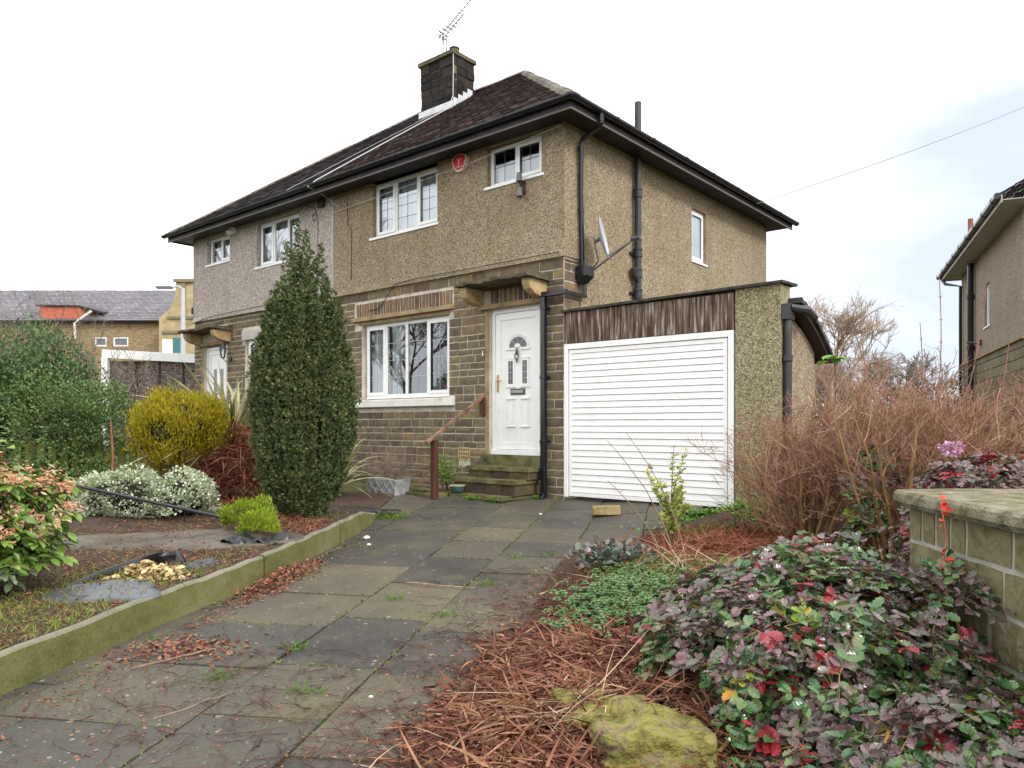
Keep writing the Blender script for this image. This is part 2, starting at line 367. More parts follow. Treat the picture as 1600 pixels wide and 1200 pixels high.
def stone(mb, x0, x1, z0, z1, yf, out=.012, back=.03, rough=.006):
    c = min(.008, (x1 - x0) * .2); nx = max(2, int((x1 - x0) / .07)); nz = 2
    vs = []; fs = []
    j = lambda s: rnd.uniform(-s, s)
    for k in range(nz + 1):
        for i in range(nx + 1):
            e = i in (0, nx) or k in (0, nz)
            vs.append((x0 + (x1 - x0) * i / nx + (j(.004) if e else j(.012)), yf - (out * .72 if e else out + j(rough)), z0 + (z1 - z0) * k / nz + (j(.004) if e else j(.01))))
    w = nx + 1
    for k in range(nz):
        for i in range(nx): fs.append((k * w + i, k * w + i + 1, (k + 1) * w + i + 1, (k + 1) * w + i))
    n = len(vs); ring = [i for i in range(w)] + [k * w + nx for k in range(1, nz + 1)] + [nz * w + i for i in range(nx - 1, -1, -1)] + [k * w for k in range(nz - 1, 0, -1)]
    for i in ring: vs.append((vs[i][0], yf + back, vs[i][2]))
    m = len(ring)
    for i in range(m): fs.append((ring[i], n + i, n + (i + 1) % m, ring[(i + 1) % m]))
    mb.add(vs, fs)
def stone_field(mb, x0, x1, z0, z1, ops, yf, hs=(.09, .15), ls=(.16, .42), gap=.018):
    z = z0
    while z < z1 - .03:
        h = rnd.uniform(*hs); zt = min(z + h, z1)
        if z1 - zt < .05: zt = z1
        iv = [(x0, x1)]
        for a, b, c, d in ops:
            if c < zt - .012 and d > z + .012:
                nv = []
                for p, q in iv:
                    if a > p: nv.append((p, min(a, q)))
                    if b < q: nv.append((max(b, p), q))
                iv = [(p, q) for p, q in nv if q - p > .03]
        for p, q in iv:
            x = p
            while x < q - .01:
                l = rnd.uniform(*ls); xe = x + l
                if q - xe < .12: xe = q
                stone(mb, x + gap / 2, xe - gap / 2, z + gap / 2, zt - gap / 2, yf); x = xe
        z = zt
def window(parent, fr, x0, x1, z0, z1, yf, divs, openers=(), lattice=None, sill=None, curtain=None, glass=None, name='window', bar=.055, label=None, leadmat=None, lw=.006):
    """divs: x positions of mullion centres; openers: indices of lights with a casement frame; lattice (nx, nz)"""
    f = MB(); y0, y1 = yf, yf + .06
    f.box(x0, x1, y0, y1, z0, z0 + bar); f.box(x0, x1, y0, y1, z1 - bar, z1); f.box(x0, x0 + bar, y0, y1, z0 + bar, z1 - bar); f.box(x1 - bar, x1, y0, y1, z0 + bar, z1 - bar)
    for d in divs: f.box(d - bar / 2, d + bar / 2, y0, y1, z0 + bar, z1 - bar)
    ed = [x0 + bar / 2] + list(divs) + [x1 - bar / 2]
    fr_o = obj(name, f, WHITE, parent, fr, bevel=.004, label=label)
    css = []; gl = MB(); ld = MB()
    for i, (a, b) in enumerate(zip(ed, ed[1:])):
        a += bar / 2; b -= bar / 2; c, d = z0 + bar, z1 - bar
        if i in openers:
            cs = MB(); css.append(cs); t = .04; cs.box(a - .012, b + .012, y0 - .014, y0 - .001, c - .012, c + t); cs.box(a - .012, b + .012, y0 - .014, y0 - .001, d - t, d + .012)
            cs.box(a - .012, a + t, y0 - .014, y0 - .001, c + t, d - t); cs.box(b - t, b + .012, y0 - .014, y0 - .001, c + t, d - t)
            a += t; b -= t; c += t; d -= t
        yg = y0 + .02
        gl.quad((a - .03, yg, c - .03), (b + .03, yg, c - .03), (b + .03, yg, d + .03), (a - .03, yg, d + .03))
        if lattice:
            nx, nz = lattice
            for q in range(1, nx): xx = a + (b - a) * q / nx; ld.box(xx - lw / 2, xx + lw / 2, yg - .004, yg - .001, c, d)
            for q in range(1, nz): zz = c + (d - c) * q / nz; ld.box(a, b, yg - .0055, yg - .0025, zz - lw / 2, zz + lw / 2)
    for cs in css: obj('casement', cs, WHITE, fr_o, fr, bevel=.003)
    obj('pane', gl, glass or GLASS, fr_o, fr)
    if ld.v: obj('glazing_bars', ld, leadmat or LEAD, fr_o, fr)
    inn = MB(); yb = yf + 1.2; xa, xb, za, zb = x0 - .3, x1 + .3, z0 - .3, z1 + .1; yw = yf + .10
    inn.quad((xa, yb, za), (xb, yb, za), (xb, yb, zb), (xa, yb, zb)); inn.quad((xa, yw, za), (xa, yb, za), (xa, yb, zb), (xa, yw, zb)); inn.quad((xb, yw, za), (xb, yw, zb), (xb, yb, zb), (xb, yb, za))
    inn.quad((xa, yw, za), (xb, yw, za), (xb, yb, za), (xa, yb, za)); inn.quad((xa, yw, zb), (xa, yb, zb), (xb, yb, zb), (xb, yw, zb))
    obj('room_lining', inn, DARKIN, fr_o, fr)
    if curtain:
        for a, b, top, bot in curtain:
            cu = MB()
            n = max(4, int((b - a) / .035)); yy = yf + .11; top = min(top, z1 + .09) if top < z1 - .15 else z1 + .09
            pts = [(a + (b - a) * i / n, yy + .012 * math.sin(i * 1.9) + rnd.uniform(-.004, .004)) for i in range(n + 1)]
            for p, q in zip(pts, pts[1:]): cu.quad((p[0], p[1], bot), (q[0], q[1], bot), (q[0], q[1], top), (p[0], p[1], top))
            obj('curtain', cu, CURT, fr_o, fr)
    if sill:
        s = MB(); s.box(sill[0], sill[1], yf - sill[2], yf + .03, z0 - sill[3], z0 - .002); obj('sill', s, WHITE, fr_o, fr, bevel=.006)
    return fr_o

FRONT_Z = 3.35; EAVE = 5.24; GZ = -.35
def tile_slope(mb, poly_fn, z0, z1, run, rise, expo=.105, w=.165, thick=.012):
    """poly_fn(t) -> (a,b) along-slope interval at fraction t; returns list of tile quads in slope coords (s along, t up)"""
    pass

# ------------------------------------------------------------------ the two houses
def make_half(side):
    right = side == 'right'
    if right:
        X0, X1 = -5.2, 0.0
        root = thing('semi_detached_house', 'tan pebbledashed semi with a stone ground floor, tall chimney and white front door', 'house', (-2.6, 0, 0), HF)
        ops_u = [(-4.084, -2.482, 4.25, 5.20), (-1.409, -.373, 4.58, 5.18)]; ops_g = [(-4.40, -2.235, 1.45, 2.76), (-1.385, -.43, .57, 2.735)]
    else:
        X0, X1 = -10.4, -5.2
        root = thing('semi_detached_house', 'grey rendered semi with its own stone door canopy, left of the tan one', 'house', (-7.8, 0, 0), HF)
        ops_u = [(-9.80, -8.825, 4.54, 5.14), (-7.77, -6.258, 4.22, 5.14)]; ops_g = [(-8.25, -6.0, 1.45, 2.78), (-9.97, -9.02, .57, 2.76)]
    dash = DASH if right else DASHL
    # upper wall (front) + side walls
    w = MB(); holed_wall(w, X0 - (0 if right else .025), X1 + (.025 if right else 0), FRONT_Z, EAVE + .15, ops_u, -.025, .16)
    # bell-cast drip at the bottom of the render
    w.quad((X0, -.06, FRONT_Z - .012), (X1 + (.06 if right else 0), -.06, FRONT_Z - .012), (X1 + (.025 if right else 0), -.026, FRONT_Z + .09), (X0, -.026, FRONT_Z + .09))
    w.quad((X0, -.06, FRONT_Z - .012), (X0, 0, FRONT_Z - .004), (X1, 0, FRONT_Z - .004), (X1, -.06, FRONT_Z - .012))
    if not right: w.quad((X0 - .025, -.025, FRONT_Z), (X0 - .025, -.025, EAVE + .15), (X0 - .025, 7.2, EAVE + .15), (X0 - .025, 7.2, FRONT_Z)); w.quad((X0 - .025, -.025, FRONT_Z), (X0, -.025, FRONT_Z), (X0, -.025, EAVE + .15), (X0 - .025, -.025, EAVE + .15))
    w.quad((X0, 7.2, GZ), (X0, 7.2, EAVE), (X1, 7.2, EAVE), (X1, 7.2, GZ))
    obj('upper_wall', w, dash, root, HF)
    # side wall of the right house with window hole
    if right:
        s = MB(); holed_wall(s, -.025, 7.2, FRONT_Z, EAVE + .15, [(3.785, 4.341, 3.90, 4.86)], -.025, .12)
        s.quad((.36, -.0255, GZ), (7.2, -.0255, GZ), (7.2, -.0255, FRONT_Z), (.36, -.0255, FRONT_Z)); s.quad((.36, -.0255, GZ), (.36, -.0255, FRONT_Z), (.36, .02, FRONT_Z), (.36, .02, GZ))
        s.quad((7.2, -.025, GZ), (7.2, .3, GZ), (7.2, .3, EAVE + .15), (7.2, -.025, EAVE + .15))
        obj('side_wall', s, dash, root, SF)
        q = MB(); q.quad((-.001, -.003, GZ), (.36, -.003, GZ), (.36, -.003, FRONT_Z), (-.001, -.003, FRONT_Z)); obj('corner_mortar', q, MORTAR, root, SF)
        q = MB(); stone_field(q, 0, .36, 2.62, FRONT_Z - .02, [], -.002, (.11, .17), (.15, .36)); obj('corner_stones', q, STONE, root, SF)
    else:
        s = MB(); s.quad((X0, 0, GZ), (X0, 0, FRONT_Z), (X0, 7.2, FRONT_Z), (X0, 7.2, GZ)); obj('side_wall', s, DRESSED, root, HF)
    # ground floor: mortar sheet and stones
    x1_, z1_, a, b, c, d = 0, 0, *ops_g[0][:2], *ops_g[1][:2]
    win, door = ops_g
    lx = .15
    lint = (win[0] - .2, win[1] + .1, win[3], 3.14) if right else (win[0] - .1, win[1] + .1, win[3], 3.0)
    sil = (win[0] - .15, win[1] + .13, 1.31, 1.45)
    dl = (door[0] - .10, door[1] + .06, door[3], 3.08)
    jl, jr = (door[0] - .085, door[0], .57, door[3]), (door[1], door[1] + .05, .57, door[3])
    gm = MB(); holed_wall(gm, X0, X1, GZ, FRONT_Z, ops_g, -.001, .13); obj('mortar', gm, MORTAR, root, HF)
    gs = MB(); air = (-2.03, -1.78, .47, .66)
    stone_field(gs, X0, X1 - (0 if right else 0), GZ, FRONT_Z - .015, [win, door, lint, sil, dl, jl, jr] + ([air] if right else []), 0)
    obj('stone_wall', gs, STONE, root, HF)
    dr = MB()
    if right:
        dr.box(lint[0] - .02, lint[1] + .02, -.075, .03, 2.825, 2.90, .006); dr.box(lint[0] + .12, lint[1] - .08, -.012, .1, 2.762, 2.822)
    dr.box(jl[0] + .004, jl[1] - .001, -.018, .06, .56, door[3]); dr.box(dl[0] - .05, dl[1] + .02, -.09, .05, door[3] + .003, door[3] + .072, .004)
    obj('lintel_and_jambs', dr, DRESSED, root, HF, bevel=.006)
    if right:
        so_ = MB(); x = lint[0] + .05
        while x < lint[1] - .05:
            wd = rnd.choice([.06, .08, .095, .12, .065]); xe = min(x + wd, lint[1]); stone(so_, x + .010, xe - .009, 2.905 + rnd.uniform(0, .012), 3.135, 0, .012); x = xe
        obj('soldier_course', so_, SOLDIER, root, HF); so_ = MB(); x = dl[0] + .12
        while x < dl[1] - .1: wd = rnd.choice([.07, .09, .1]); stone(so_, x + .010, x + wd - .009, 2.81, 3.07, 0, .012); x += wd
        obj('soldier_course', so_, SOLDIER, root, HF)
    else:
        l = MB(); l.box(lint[0], lint[1], -.03, .08, 2.785, 2.985); obj('window_lintel', l, CONC, root, HF, bevel=.006)
    s = MB(); s.box(sil[0], sil[1], -.09, .10, 1.315, 1.44, .004); obj('stone_sill', s, SILLM if right else CONC, root, HF, bevel=.01)
    # canopy
    cx0, cx1 = (-1.65, -.23) if right else (-10.17, -8.75)
    cb = MB(); n = 16; top = []; 
    for i in range(n + 1):
        t = i / n; x = cx0 + (cx1 - cx0) * t; yy = -.50 + rnd.uniform(-.02, .012)
        top.append([(x, yy, 3.045 + rnd.uniform(-.012, .012)), (x, yy - .004, 3.085 + rnd.uniform(-.008, .012)), (x, -.25, 3.115 + rnd.uniform(-.01, .012)), (x, 0.0, 3.15), (x, 0, 3.03)])
    for p, q in zip(top, top[1:]):
        for i in range(5): cb.quad(p[i], p[(i + 1) % 5], q[(i + 1) % 5], q[i])
    cb.quad(*top[0][::-1]); cb.quad(*top[-1])
    can = obj('door_canopy', cb, DRESSD, root, HF)
    for cx in ((cx0 + .10, cx1 - .13)):
        c = MB(); prof = [(0.0, 2.80), (-.10, 2.80), (-.26, 2.83), (-.37, 2.89), (-.41, 2.96), (-.41, 3.035), (0, 3.035)]
        c.prism(prof, 0, cx - .065, cx + .065); obj('corbel', c, CORBEL, can, HF, bevel=.008)
    return root, ops_u, ops_g

HR, u_, g_ = make_half('right')
HL, _, _ = make_half('left')

# roofs: hip roof over both halves, split at the party line
OV = .45; RZ0 = 5.30; TAN = 2.96 / 4.05
XL, XR, YF, YB = -10.4 - OV, OV, -OV, 7.2 + OV; XM = -5.2
def slope_tiles(mb, P0, ax, up, L, base_l, base_r, T, expo=.11, w=.18, clip=None):
    """P0 eave start; ax unit along eave; up unit up the slope; T slope length; tiles between base_l + t*kl and base_r - t*kr"""
    (l0, kl), (r0, kr) = base_l, base_r
    nrm = ax.cross(up).normalized()
    if nrm.z < 0: nrm = -nrm
    n = int(T / expo)
    for c in range(n + 1):
        t0 = c * expo; t1 = min(T, t0 + expo + .02)
        if t0 >= T: break
        xa, xb = l0 + kl * t0, r0 - kr * t0
        if xb - xa < .05: break
        x = xa - (w * .5 if c % 2 else 0); wob_ = rnd.uniform(-.004, .004)
        while x < xb:
            a, b = max(x, xa), min(x + w, xb)
            if b - a > .02:
                h = .018 + rnd.uniform(-.004, .006); g = .0025; tt0 = t0 + rnd.uniform(-.006, .006) + wob_
                a1, b1 = max(a, l0 + kl * t1), min(b, r0 - kr * t1)
                if b1 <= a1: a1 = b1 = min(max((a + b) / 2, l0 + kl * t1), r0 - kr * t1)
                p = [P0 + ax * (a + g) + up * tt0 + nrm * h, P0 + ax * (b - g) + up * tt0 + nrm * (h + rnd.uniform(-.003, .003)), P0 + ax * (b1 - g) + up * t1 + nrm * .004, P0 + ax * (a1 + g) + up * t1 + nrm * .004]
                q = [P0 + ax * (a + g) + up * tt0 - nrm * .004, P0 + ax * (b - g) + up * tt0 - nrm * .004]
                mb.add([*p, *q], [(0, 1, 2, 3), (4, 5, 1, 0)])
            x += w
s_len = 4.05 * math.sqrt(1 + TAN * TAN); upf = Vector((0, 1, TAN)).normalized(); kk = 4.05 / s_len
def roof_half(root, right):
    m = MB()
    xa, xb = (XM, XR) if right else (XL, XM)
    P0 = Vector((0, YF - .03, RZ0)); PB = Vector((0, YB + .03, RZ0))
    slope_tiles(m, P0, Vector((1, 0, 0)), upf, 0, (xa, 0 if right else kk), (xb, kk if right else 0), s_len)
    slope_tiles(m, PB, Vector((1, 0, 0)), Vector((0, -1, TAN)).normalized(), 0, (xa, 0 if right else kk), (xb, kk if right else 0), s_len, .22, .36)
    if right: slope_tiles(m, Vector((XR + .03, 0, RZ0)), Vector((0, 1, 0)), Vector((-1, 0, TAN)).normalized(), 0, (YF, kk), (YB, kk), s_len)
    else: slope_tiles(m, Vector((XL - .03, 0, RZ0)), Vector((0, 1, 0)), Vector((1, 0, TAN)).normalized(), 0, (YF, kk), (YB, kk), s_len, .22, .36)
    rf = obj('roof', m, TILE if right else TILEL, root, HF)
    # ridge and hip caps
    c = MB(); zr = RZ0 + 2.96
    ra = (-3.6, XM) if right else (XM, -6.8)
    def caps(A, B, step=.42, r=.11):
        A, B = Vector(A), Vector(B); n = int((B - A).length / step); t = (B - A).normalized(); sd_ = t.cross(Vector((0, 0, 1))).normalized(); up = sd_.cross(t)
        for i in range(n):
            p, q = A + (B - A) * i / n, A + (B - A) * (i + 1) / n - t * .006; o = rnd.uniform(-.006, .01); vs = []
            for e in (p, q):
                for an in (-75, -35, 0, 35, 75): vs.append(e + sd_ * r * math.sin(R(an)) * 1.1 + up * (r * math.cos(R(an)) - .055 + o))
            f = [(j, j + 1, j + 6, j + 5) for j in range(4)]; f += [(0, 4, 3, 2, 1), (5, 6, 7, 8, 9)]; c.add(vs, f)
    caps((ra[0], 3.6, zr), (ra[1], 3.6, zr))
    if right: caps((XR, YF, RZ0), (-3.6, 3.6, zr)); caps((XR, YB, RZ0), (-3.6, 3.6, zr))
    else: caps((XL, YF, RZ0), (-6.8, 3.6, zr)); caps((XL, YB, RZ0), (-6.8, 3.6, zr))
    obj('ridge_tiles', c, RIDGE, rf, HF)
    # soffit + fascia
    f = MB(); zb, zt = 5.17, 5.31
    f.box(xa if right else XL + .03, (XR - .03) if right else xb, YF + .03, YF + .05, zb, zt)
    if right: f.box(XR - .05, XR - .03, YF + .05, YB - .03, zb, zt)
    else: f.box(XL + .03, XL + .05, YF + .05, YB - .03, zb, zt)
    obj('fascia_board', f, FASCIA, rf, HF)
    f = MB(); f.box(xa if right else XL + .027, (XR - .027) if right else xb, YF + .024, YF + .046, zb - .022, zb)
    if right: f.box(XR - .046, XR - .024, YF + .046, YB - .03, zb - .022, zb)
    obj('fascia_lower_edge', f, M_plain('worn_lit_fascia_edge', (.16, .145, .145), .6, .3, dirt=(.06, .055, .055)), rf, HF)  # pale strip: worn edge, with the light it catches put into its colour
    s = MB(); s.box(xa if right else XL + .05, (XR - .05) if right else xb, YF + .05, 0.2, 5.20, 5.215)
    if right: s.box(-.2, XR - .05, 0.2, YB - .05, 5.20, 5.215)
    else: s.box(XL + .05, -10.2, 0.2, YB - .05, 5.20, 5.215)
    obj('soffit', s, FASCIA, rf, HF)
    # gutters
    def gutter(A, B, out):
        A, B, out = Vector(A), Vector(B), Vector(out); g = MB(); k = 8; r = .058; vs = []
        for e in (A, B):
            for ri in (r, r - .006):
                for i in range(k + 1): an = math.pi * i / k; vs.append(e + out * (-math.cos(an) * ri) + Vector((0, 0, -math.sin(an) * ri)))
        n = k + 1; fs = []
        for i in range(k): fs += [(i, i + 1, 2 * n + i + 1, 2 * n + i), (n + i, 3 * n + i, 3 * n + i + 1, n + i + 1), (i, n + i, n + i + 1, i + 1), (2 * n + i, 2 * n + i + 1, 3 * n + i + 1, 3 * n + i)]
        fs += [(0, 2 * n, 3 * n, n), (k, n + k, 3 * n + k, 2 * n + k)]; g.add(vs, fs)
        L = (B - A).length; t = (B - A).normalized(); nb = max(2, int(L / .95))
        for i in range(nb + 1):
            c0 = A + t * (L * i / nb * .99 + .01); vs = []
            for e in (c0, c0 + t * (.045 if i % 3 else .10)):
                for j in range(k + 1): an = math.pi * j / k; vs.append(e + out * (-math.cos(an) * (r + .007)) + Vector((0, 0, -math.sin(an) * (r + .007) + .004)))
            g.add(vs, [(j, j + 1, n + j + 1, n + j) for j in range(k)] + [tuple(range(n))[::-1], tuple(range(n, 2 * n))])
        return g
    gy = YF - .035; gz = 5.30
    obj('gutter', gutter((xa if right else XL - .05, gy, gz), (XR + .05 if right else xb, gy, gz), (0, -1, 0)), BLACK, rf, HF, smooth=False)
    if right: obj('gutter', gutter((XR + .035, YF - .05, gz), (XR + .035, YB + .05, gz), (1, 0, 0)), BLACK, rf, HF)
    return rf
RFR = roof_half(HR, True); RFL = roof_half(HL, False)

# chimney (part of the right house's roof)
ch = MB(); chc = MB(); cx0, cx1, cy0, cy1 = -5.66, -4.70, 2.58, 3.20; cz0, cz1 = 7.35, 8.62
chc.box(cx0 + .004, cx1 - .004, cy0 + .004, cy1 - .004, cz0 - .3, cz1)
z = cz0
while z < cz1 - .02:
    h = min(rnd.uniform(.13, .17), cz1 - z)
    if cz1 - z - h < .06: h = cz1 - z
    x = cx0
    while x < cx1 - .01:
        xe = x + rnd.uniform(.2, .38)
        if cx1 - xe < .14: xe = cx1
        o = rnd.uniform(0, .025); ch.box(x + .009, xe - .009 + (o if xe == cx1 else 0), cy0 - o, cy0 + .1, z + .009, z + h - .009, .005); x = xe
    y = cy0 + .1
    while y < cy1 - .01:
        ye = y + rnd.uniform(.17, .3)
        if cy1 - ye < .14: ye = cy1
        o = rnd.uniform(0, .03); ch.box(cx1 - .1, cx1 + o, y + .005, ye - .005, z + .005, z + h - .006, .004); ch.box(cx0 - o, cx0 + .1, y + .005, ye - .005, z + .005, z + h - .006, .004); y = ye
    z += h
CHM = obj('chimney', ch, CHIM, RFR, HF); obj('chimney_mortar', chc, M_noise('sooty_mortar', [(.06, .05, .035), (.15, .125, .085), (.22, .18, .12)], 6, .95, .5), CHM, HF)
cp = MB(); cp.box(cx0 - .05, cx1 + .05, cy0 - .06, cy1 + .05, cz1, cz1 + .09, .006); obj('chimney_cap', cp, DRESSD, CHM, HF, bevel=.012)
fl = MB(); sl = lambda y: RZ0 + (y - YF) * TAN + .02
fl.box(cx0 - .035, cx1 + .035, cy0 - .036, cy0 - .03, sl(cy0) - .12, sl(cy0) + .13, .003)
for i in range(4):
    ya, yb2 = cy0 - .03 + i * .14, cy0 - .03 + (i + 1) * .14 + .01
    fl.add([(cx1 + .036, ya, sl(ya) - .05), (cx1 + .036, yb2, sl(yb2) - .05), (cx1 + .036, yb2, sl(ya) + .22), (cx1 + .036, ya, sl(ya) + .22)], [(0, 1, 2, 3)])
fl.add([(cx0 - .25, cy0 - .3, sl(cy0 - .3) + .012), (cx1 + .22, cy0 - .2, sl(cy0 - .2) + .012), (cx1 + .22, cy0 - .02, sl(cy0 - .02) + .012), (cx0 - .1, cy0 - .02, sl(cy0 - .02) + .012)][:0] or [(cx0 - .04, cy0 - .16, sl(cy0 - .16) + .014), (cx1 + .1, cy0 - .14, sl(cy0 - .14) + .014), (cx1 + .1, cy0 - .03, sl(cy0 - .03) + .014), (cx0 - .04, cy0 - .03, sl(cy0 - .03) + .014)], [(0, 1, 2, 3)])
obj('flashing', fl, FLASH, CHM, HF)
for px_, py_, r_, h_, mt in ((-5.35, 2.95, .085, .13, IRON), (-4.86, 2.78, .10, .16, DRESSD)):
    p = MB(); p.lathe([(r_, 0), (r_ * .95, h_ * .8), (r_ * 1.1, h_ * .85), (r_ * 1.1, h_), (r_ * .7, h_)], (px_, py_, cz1 + .09), 14); obj('chimney_pot', p, mt, CHM, HF)

# windows of the right house
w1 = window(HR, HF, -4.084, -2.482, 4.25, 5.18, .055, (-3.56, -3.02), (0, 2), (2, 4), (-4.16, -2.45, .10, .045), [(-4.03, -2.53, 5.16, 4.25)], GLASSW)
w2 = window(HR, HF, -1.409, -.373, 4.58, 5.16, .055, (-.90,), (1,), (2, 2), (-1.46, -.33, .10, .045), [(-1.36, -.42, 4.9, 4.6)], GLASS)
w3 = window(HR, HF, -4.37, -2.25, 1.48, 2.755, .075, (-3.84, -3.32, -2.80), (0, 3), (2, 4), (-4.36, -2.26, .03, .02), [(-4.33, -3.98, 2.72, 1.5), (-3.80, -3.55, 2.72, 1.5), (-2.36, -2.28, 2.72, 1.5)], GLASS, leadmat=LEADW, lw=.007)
w4 = window(HR, SF, 3.785, 4.341, 3.93, 4.86, .03, (), (0,), None, (3.76, 4.37, .08, .04), [(3.8, 4.33, 4.85, 3.95)], M_plain('pale_reflection_glass', (.40, .46, .52), .22, .6))  # the pane's bright reflection is put in as an opaque pale colour
m_ = MB(); m_.tube([(-2.36, .094, 1.66), (-2.36, .090, 1.66)], .035, 12); obj('warning_sticker', m_, RED, w3, HF)
# windows of the left house
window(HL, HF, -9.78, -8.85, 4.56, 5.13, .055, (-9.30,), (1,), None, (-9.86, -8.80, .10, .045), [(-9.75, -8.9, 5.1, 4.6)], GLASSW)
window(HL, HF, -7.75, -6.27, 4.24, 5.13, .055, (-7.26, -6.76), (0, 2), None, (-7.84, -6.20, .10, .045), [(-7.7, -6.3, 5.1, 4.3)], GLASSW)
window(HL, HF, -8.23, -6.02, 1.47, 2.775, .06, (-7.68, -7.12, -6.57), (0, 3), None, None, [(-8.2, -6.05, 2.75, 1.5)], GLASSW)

# ---------------- front door (right house)
def arc(cx, cz, rx, rz, a0, a1, n): return [(cx + rx * math.cos(R(a0 + (a1 - a0) * i / n)), cz + rz * math.sin(R(a0 + (a1 - a0) * i / n))) for i in range(n + 1)]
def front_door(root, x0, x1, right):
    z0, z1 = .60, 2.735; yf = .05
    f = MB(); b = .062
    f.box(x0, x0 + b, yf, yf + .07, z0, z1); f.box(x1 - b, x1, yf, yf + .07, z0, z1); f.box(x0 + b, x1 - b, yf, yf + .07, z1 - b, z1); f.box(x0, x1, yf - .03, yf + .07, z0 - .035, z0 + .045)
    fo = obj('door_frame', f, WHITE, root, HF, bevel=.004)
    a, c = x0 + b + .006, x1 - b - .006; zb, zt = z0 + .05, z1 - b - .006
    lf = MB(); st = .095; yl = yf + .012
    lf.box(a, a + st, yl, yl + .05, zb, zt); lf.box(c - st * .6, c, yl, yl + .05, zb, zt); lf.box(a + st, c - st * .6, yl, yl + .05, zb, zb + .10); lf.box(a + st, c - st * .6, yl, yl + .05, zt - .10, zt)
    lf.box(a + st, c - st * .6, yl + .012, yl + .042, zb + .10, zt - .10)
    lo = obj('door', lf, WHITE, root, HF, bevel=.003)
    m = (a + st + c - st * .6) / 2; yp = yl + .012
    if right:
        md = MB(); gl = MB(); ld = MB()
        # fan light
        ou = arc(m, 2.15, .215, .20, 0, 180, 14); i_ = arc(m, 2.15, .17, .155, 0, 180, 14)
        for (p, q), (r_, s_) in zip(zip(ou, ou[1:]), zip(i_, i_[1:])): md.add([(p[0], yp - .016, p[1]), (q[0], yp - .016, q[1]), (s_[0], yp - .004, s_[1]), (r_[0], yp - .004, r_[1])], [(0, 1, 2, 3)]); md.add([(p[0], yp - .016, p[1]), (q[0], yp - .016, q[1]), (q[0], yp, q[1]), (p[0], yp, p[1])], [(0, 3, 2, 1)])
        hb = arc(m, 2.15, .06, .06, 0, 180, 8)
        DGL = M_plain('dark_leaded_glass', (.05, .052, .055), .1, .8); gl.add([(x, yp - .003, z) for x, z in i_], [tuple(range(15))]); obj('fan_light_glass', gl, DGL, lo, HF)
        md.prism(hb, 1, yp - .018, yp - .002); md.box(m - .235, m - .05, yp - .018, yp - .001, 2.115, 2.15); md.box(m + .05, m + .235, yp - .018, yp - .001, 2.115, 2.15)
        for an in (45, 90, 135): ld.tube([(m + .06 * math.cos(R(an)), yp - .006, 2.15 + .06 * math.sin(R(an))), (m + .17 * math.cos(R(an)), yp - .006, 2.15 + .155 * math.sin(R(an)))], .004, 4)
        obj('fan_light_bars', ld, LEADW, lo, HF)
        for s_ in (-1, 1):
            xc = m + s_ * .135; g0, g1 = 1.615, 1.955
            for e in ((xc - .075, xc - .045, g0 - .03, g1 + .03), (xc + .045, xc + .075, g0 - .03, g1 + .03), (xc - .045, xc + .045, g0 - .03, g0), (xc - .045, xc + .045, g1, g1 + .03)): md.box(e[0], e[1], yp - .013, yp - .001, e[2], e[3])
            md.box(xc - .095, xc + .095, yp - .02, yp - .001, g0 - .052, g0 - .034); md.box(xc - .085, xc + .085, yp - .018, yp - .001, g1 + .034, g1 + .046)
            gl = MB(); gl.quad((xc - .045, yp - .004, g0), (xc + .045, yp - .004, g0), (xc + .045, yp - .004, g1), (xc - .045, yp - .004, g1)); obj('door_glass', gl, DGL, lo, HF)
            ld = MB(); ld.box(xc - .003, xc + .003, yp - .010, yp - .006, g0, g1)
            for q in (1, 2, 3): zz = g0 + (g1 - g0) * q / 4; ld.box(xc - .045, xc + .045, yp - .012, yp - .008, zz - .003, zz + .003)
            obj('glazing_bars', ld, LEADW, lo, HF)
            # lower panels
            p0, p1 = .99, 1.40; md.box(xc - .09, xc + .09, yp - .02, yp - .001, p0 - .012, p0 + .012); md.box(xc - .085, xc + .085, yp - .02, yp - .001, p1 - .012, p1 + .012)
            md.box(xc - .078, xc - .062, yp - .008, yp - .001, p0 + .012, p1 - .012); md.box(xc + .062, xc + .078, yp - .008, yp - .001, p0 + .012, p1 - .012); md.box(xc - .045, xc + .045, yp - .006, yp - .001, p0 + .04, p1 - .04)
        obj('door_moulding', md, WHITE, lo, HF)
        lb = MB(); lb.box(m - .135, m + .135, yp - .014, yp - .001, 1.455, 1.545); obj('letterbox', lb, M_plain('dark_letterbox', (.04, .04, .04), .4), lo, HF)
        lb = MB(); lb.box(m - .115, m + .115, yp - .022, yp - .0145, 1.475, 1.525); obj('letterbox_flap', lb, CHROME, lo, HF, bevel=.003)
        kn = MB(); kn.tube([(m, yp - .02, 2.13), (m, yp - .035, 2.08), (m, yp - .03, 2.04)], [.012, .02, .012], 8); kn.tube([(m + .035 * math.cos(R(q)), yp - .035, 2.02 + .045 * math.sin(R(q))) for q in range(0, 361, 30)], .008, 6); kn.tube([(m, yp - .03, 1.975), (m, yp - .03, 1.92)], [.016, .006], 6)
        obj('door_knocker', kn, M_plain('aged_brass', (.12, .09, .04), .4, .5, metal=.7), lo, HF)
    else:
        gl = MB()
        for s_ in (-1, 1): gl.box(m + s_ * .14 - .06, m + s_ * .14 + .06, yp - .006, yp - .001, 1.0, 2.25)
        obj('door_glass', gl, M_plain('dark_strip_glass', (.02, .022, .024), .1, .8), lo, HF)
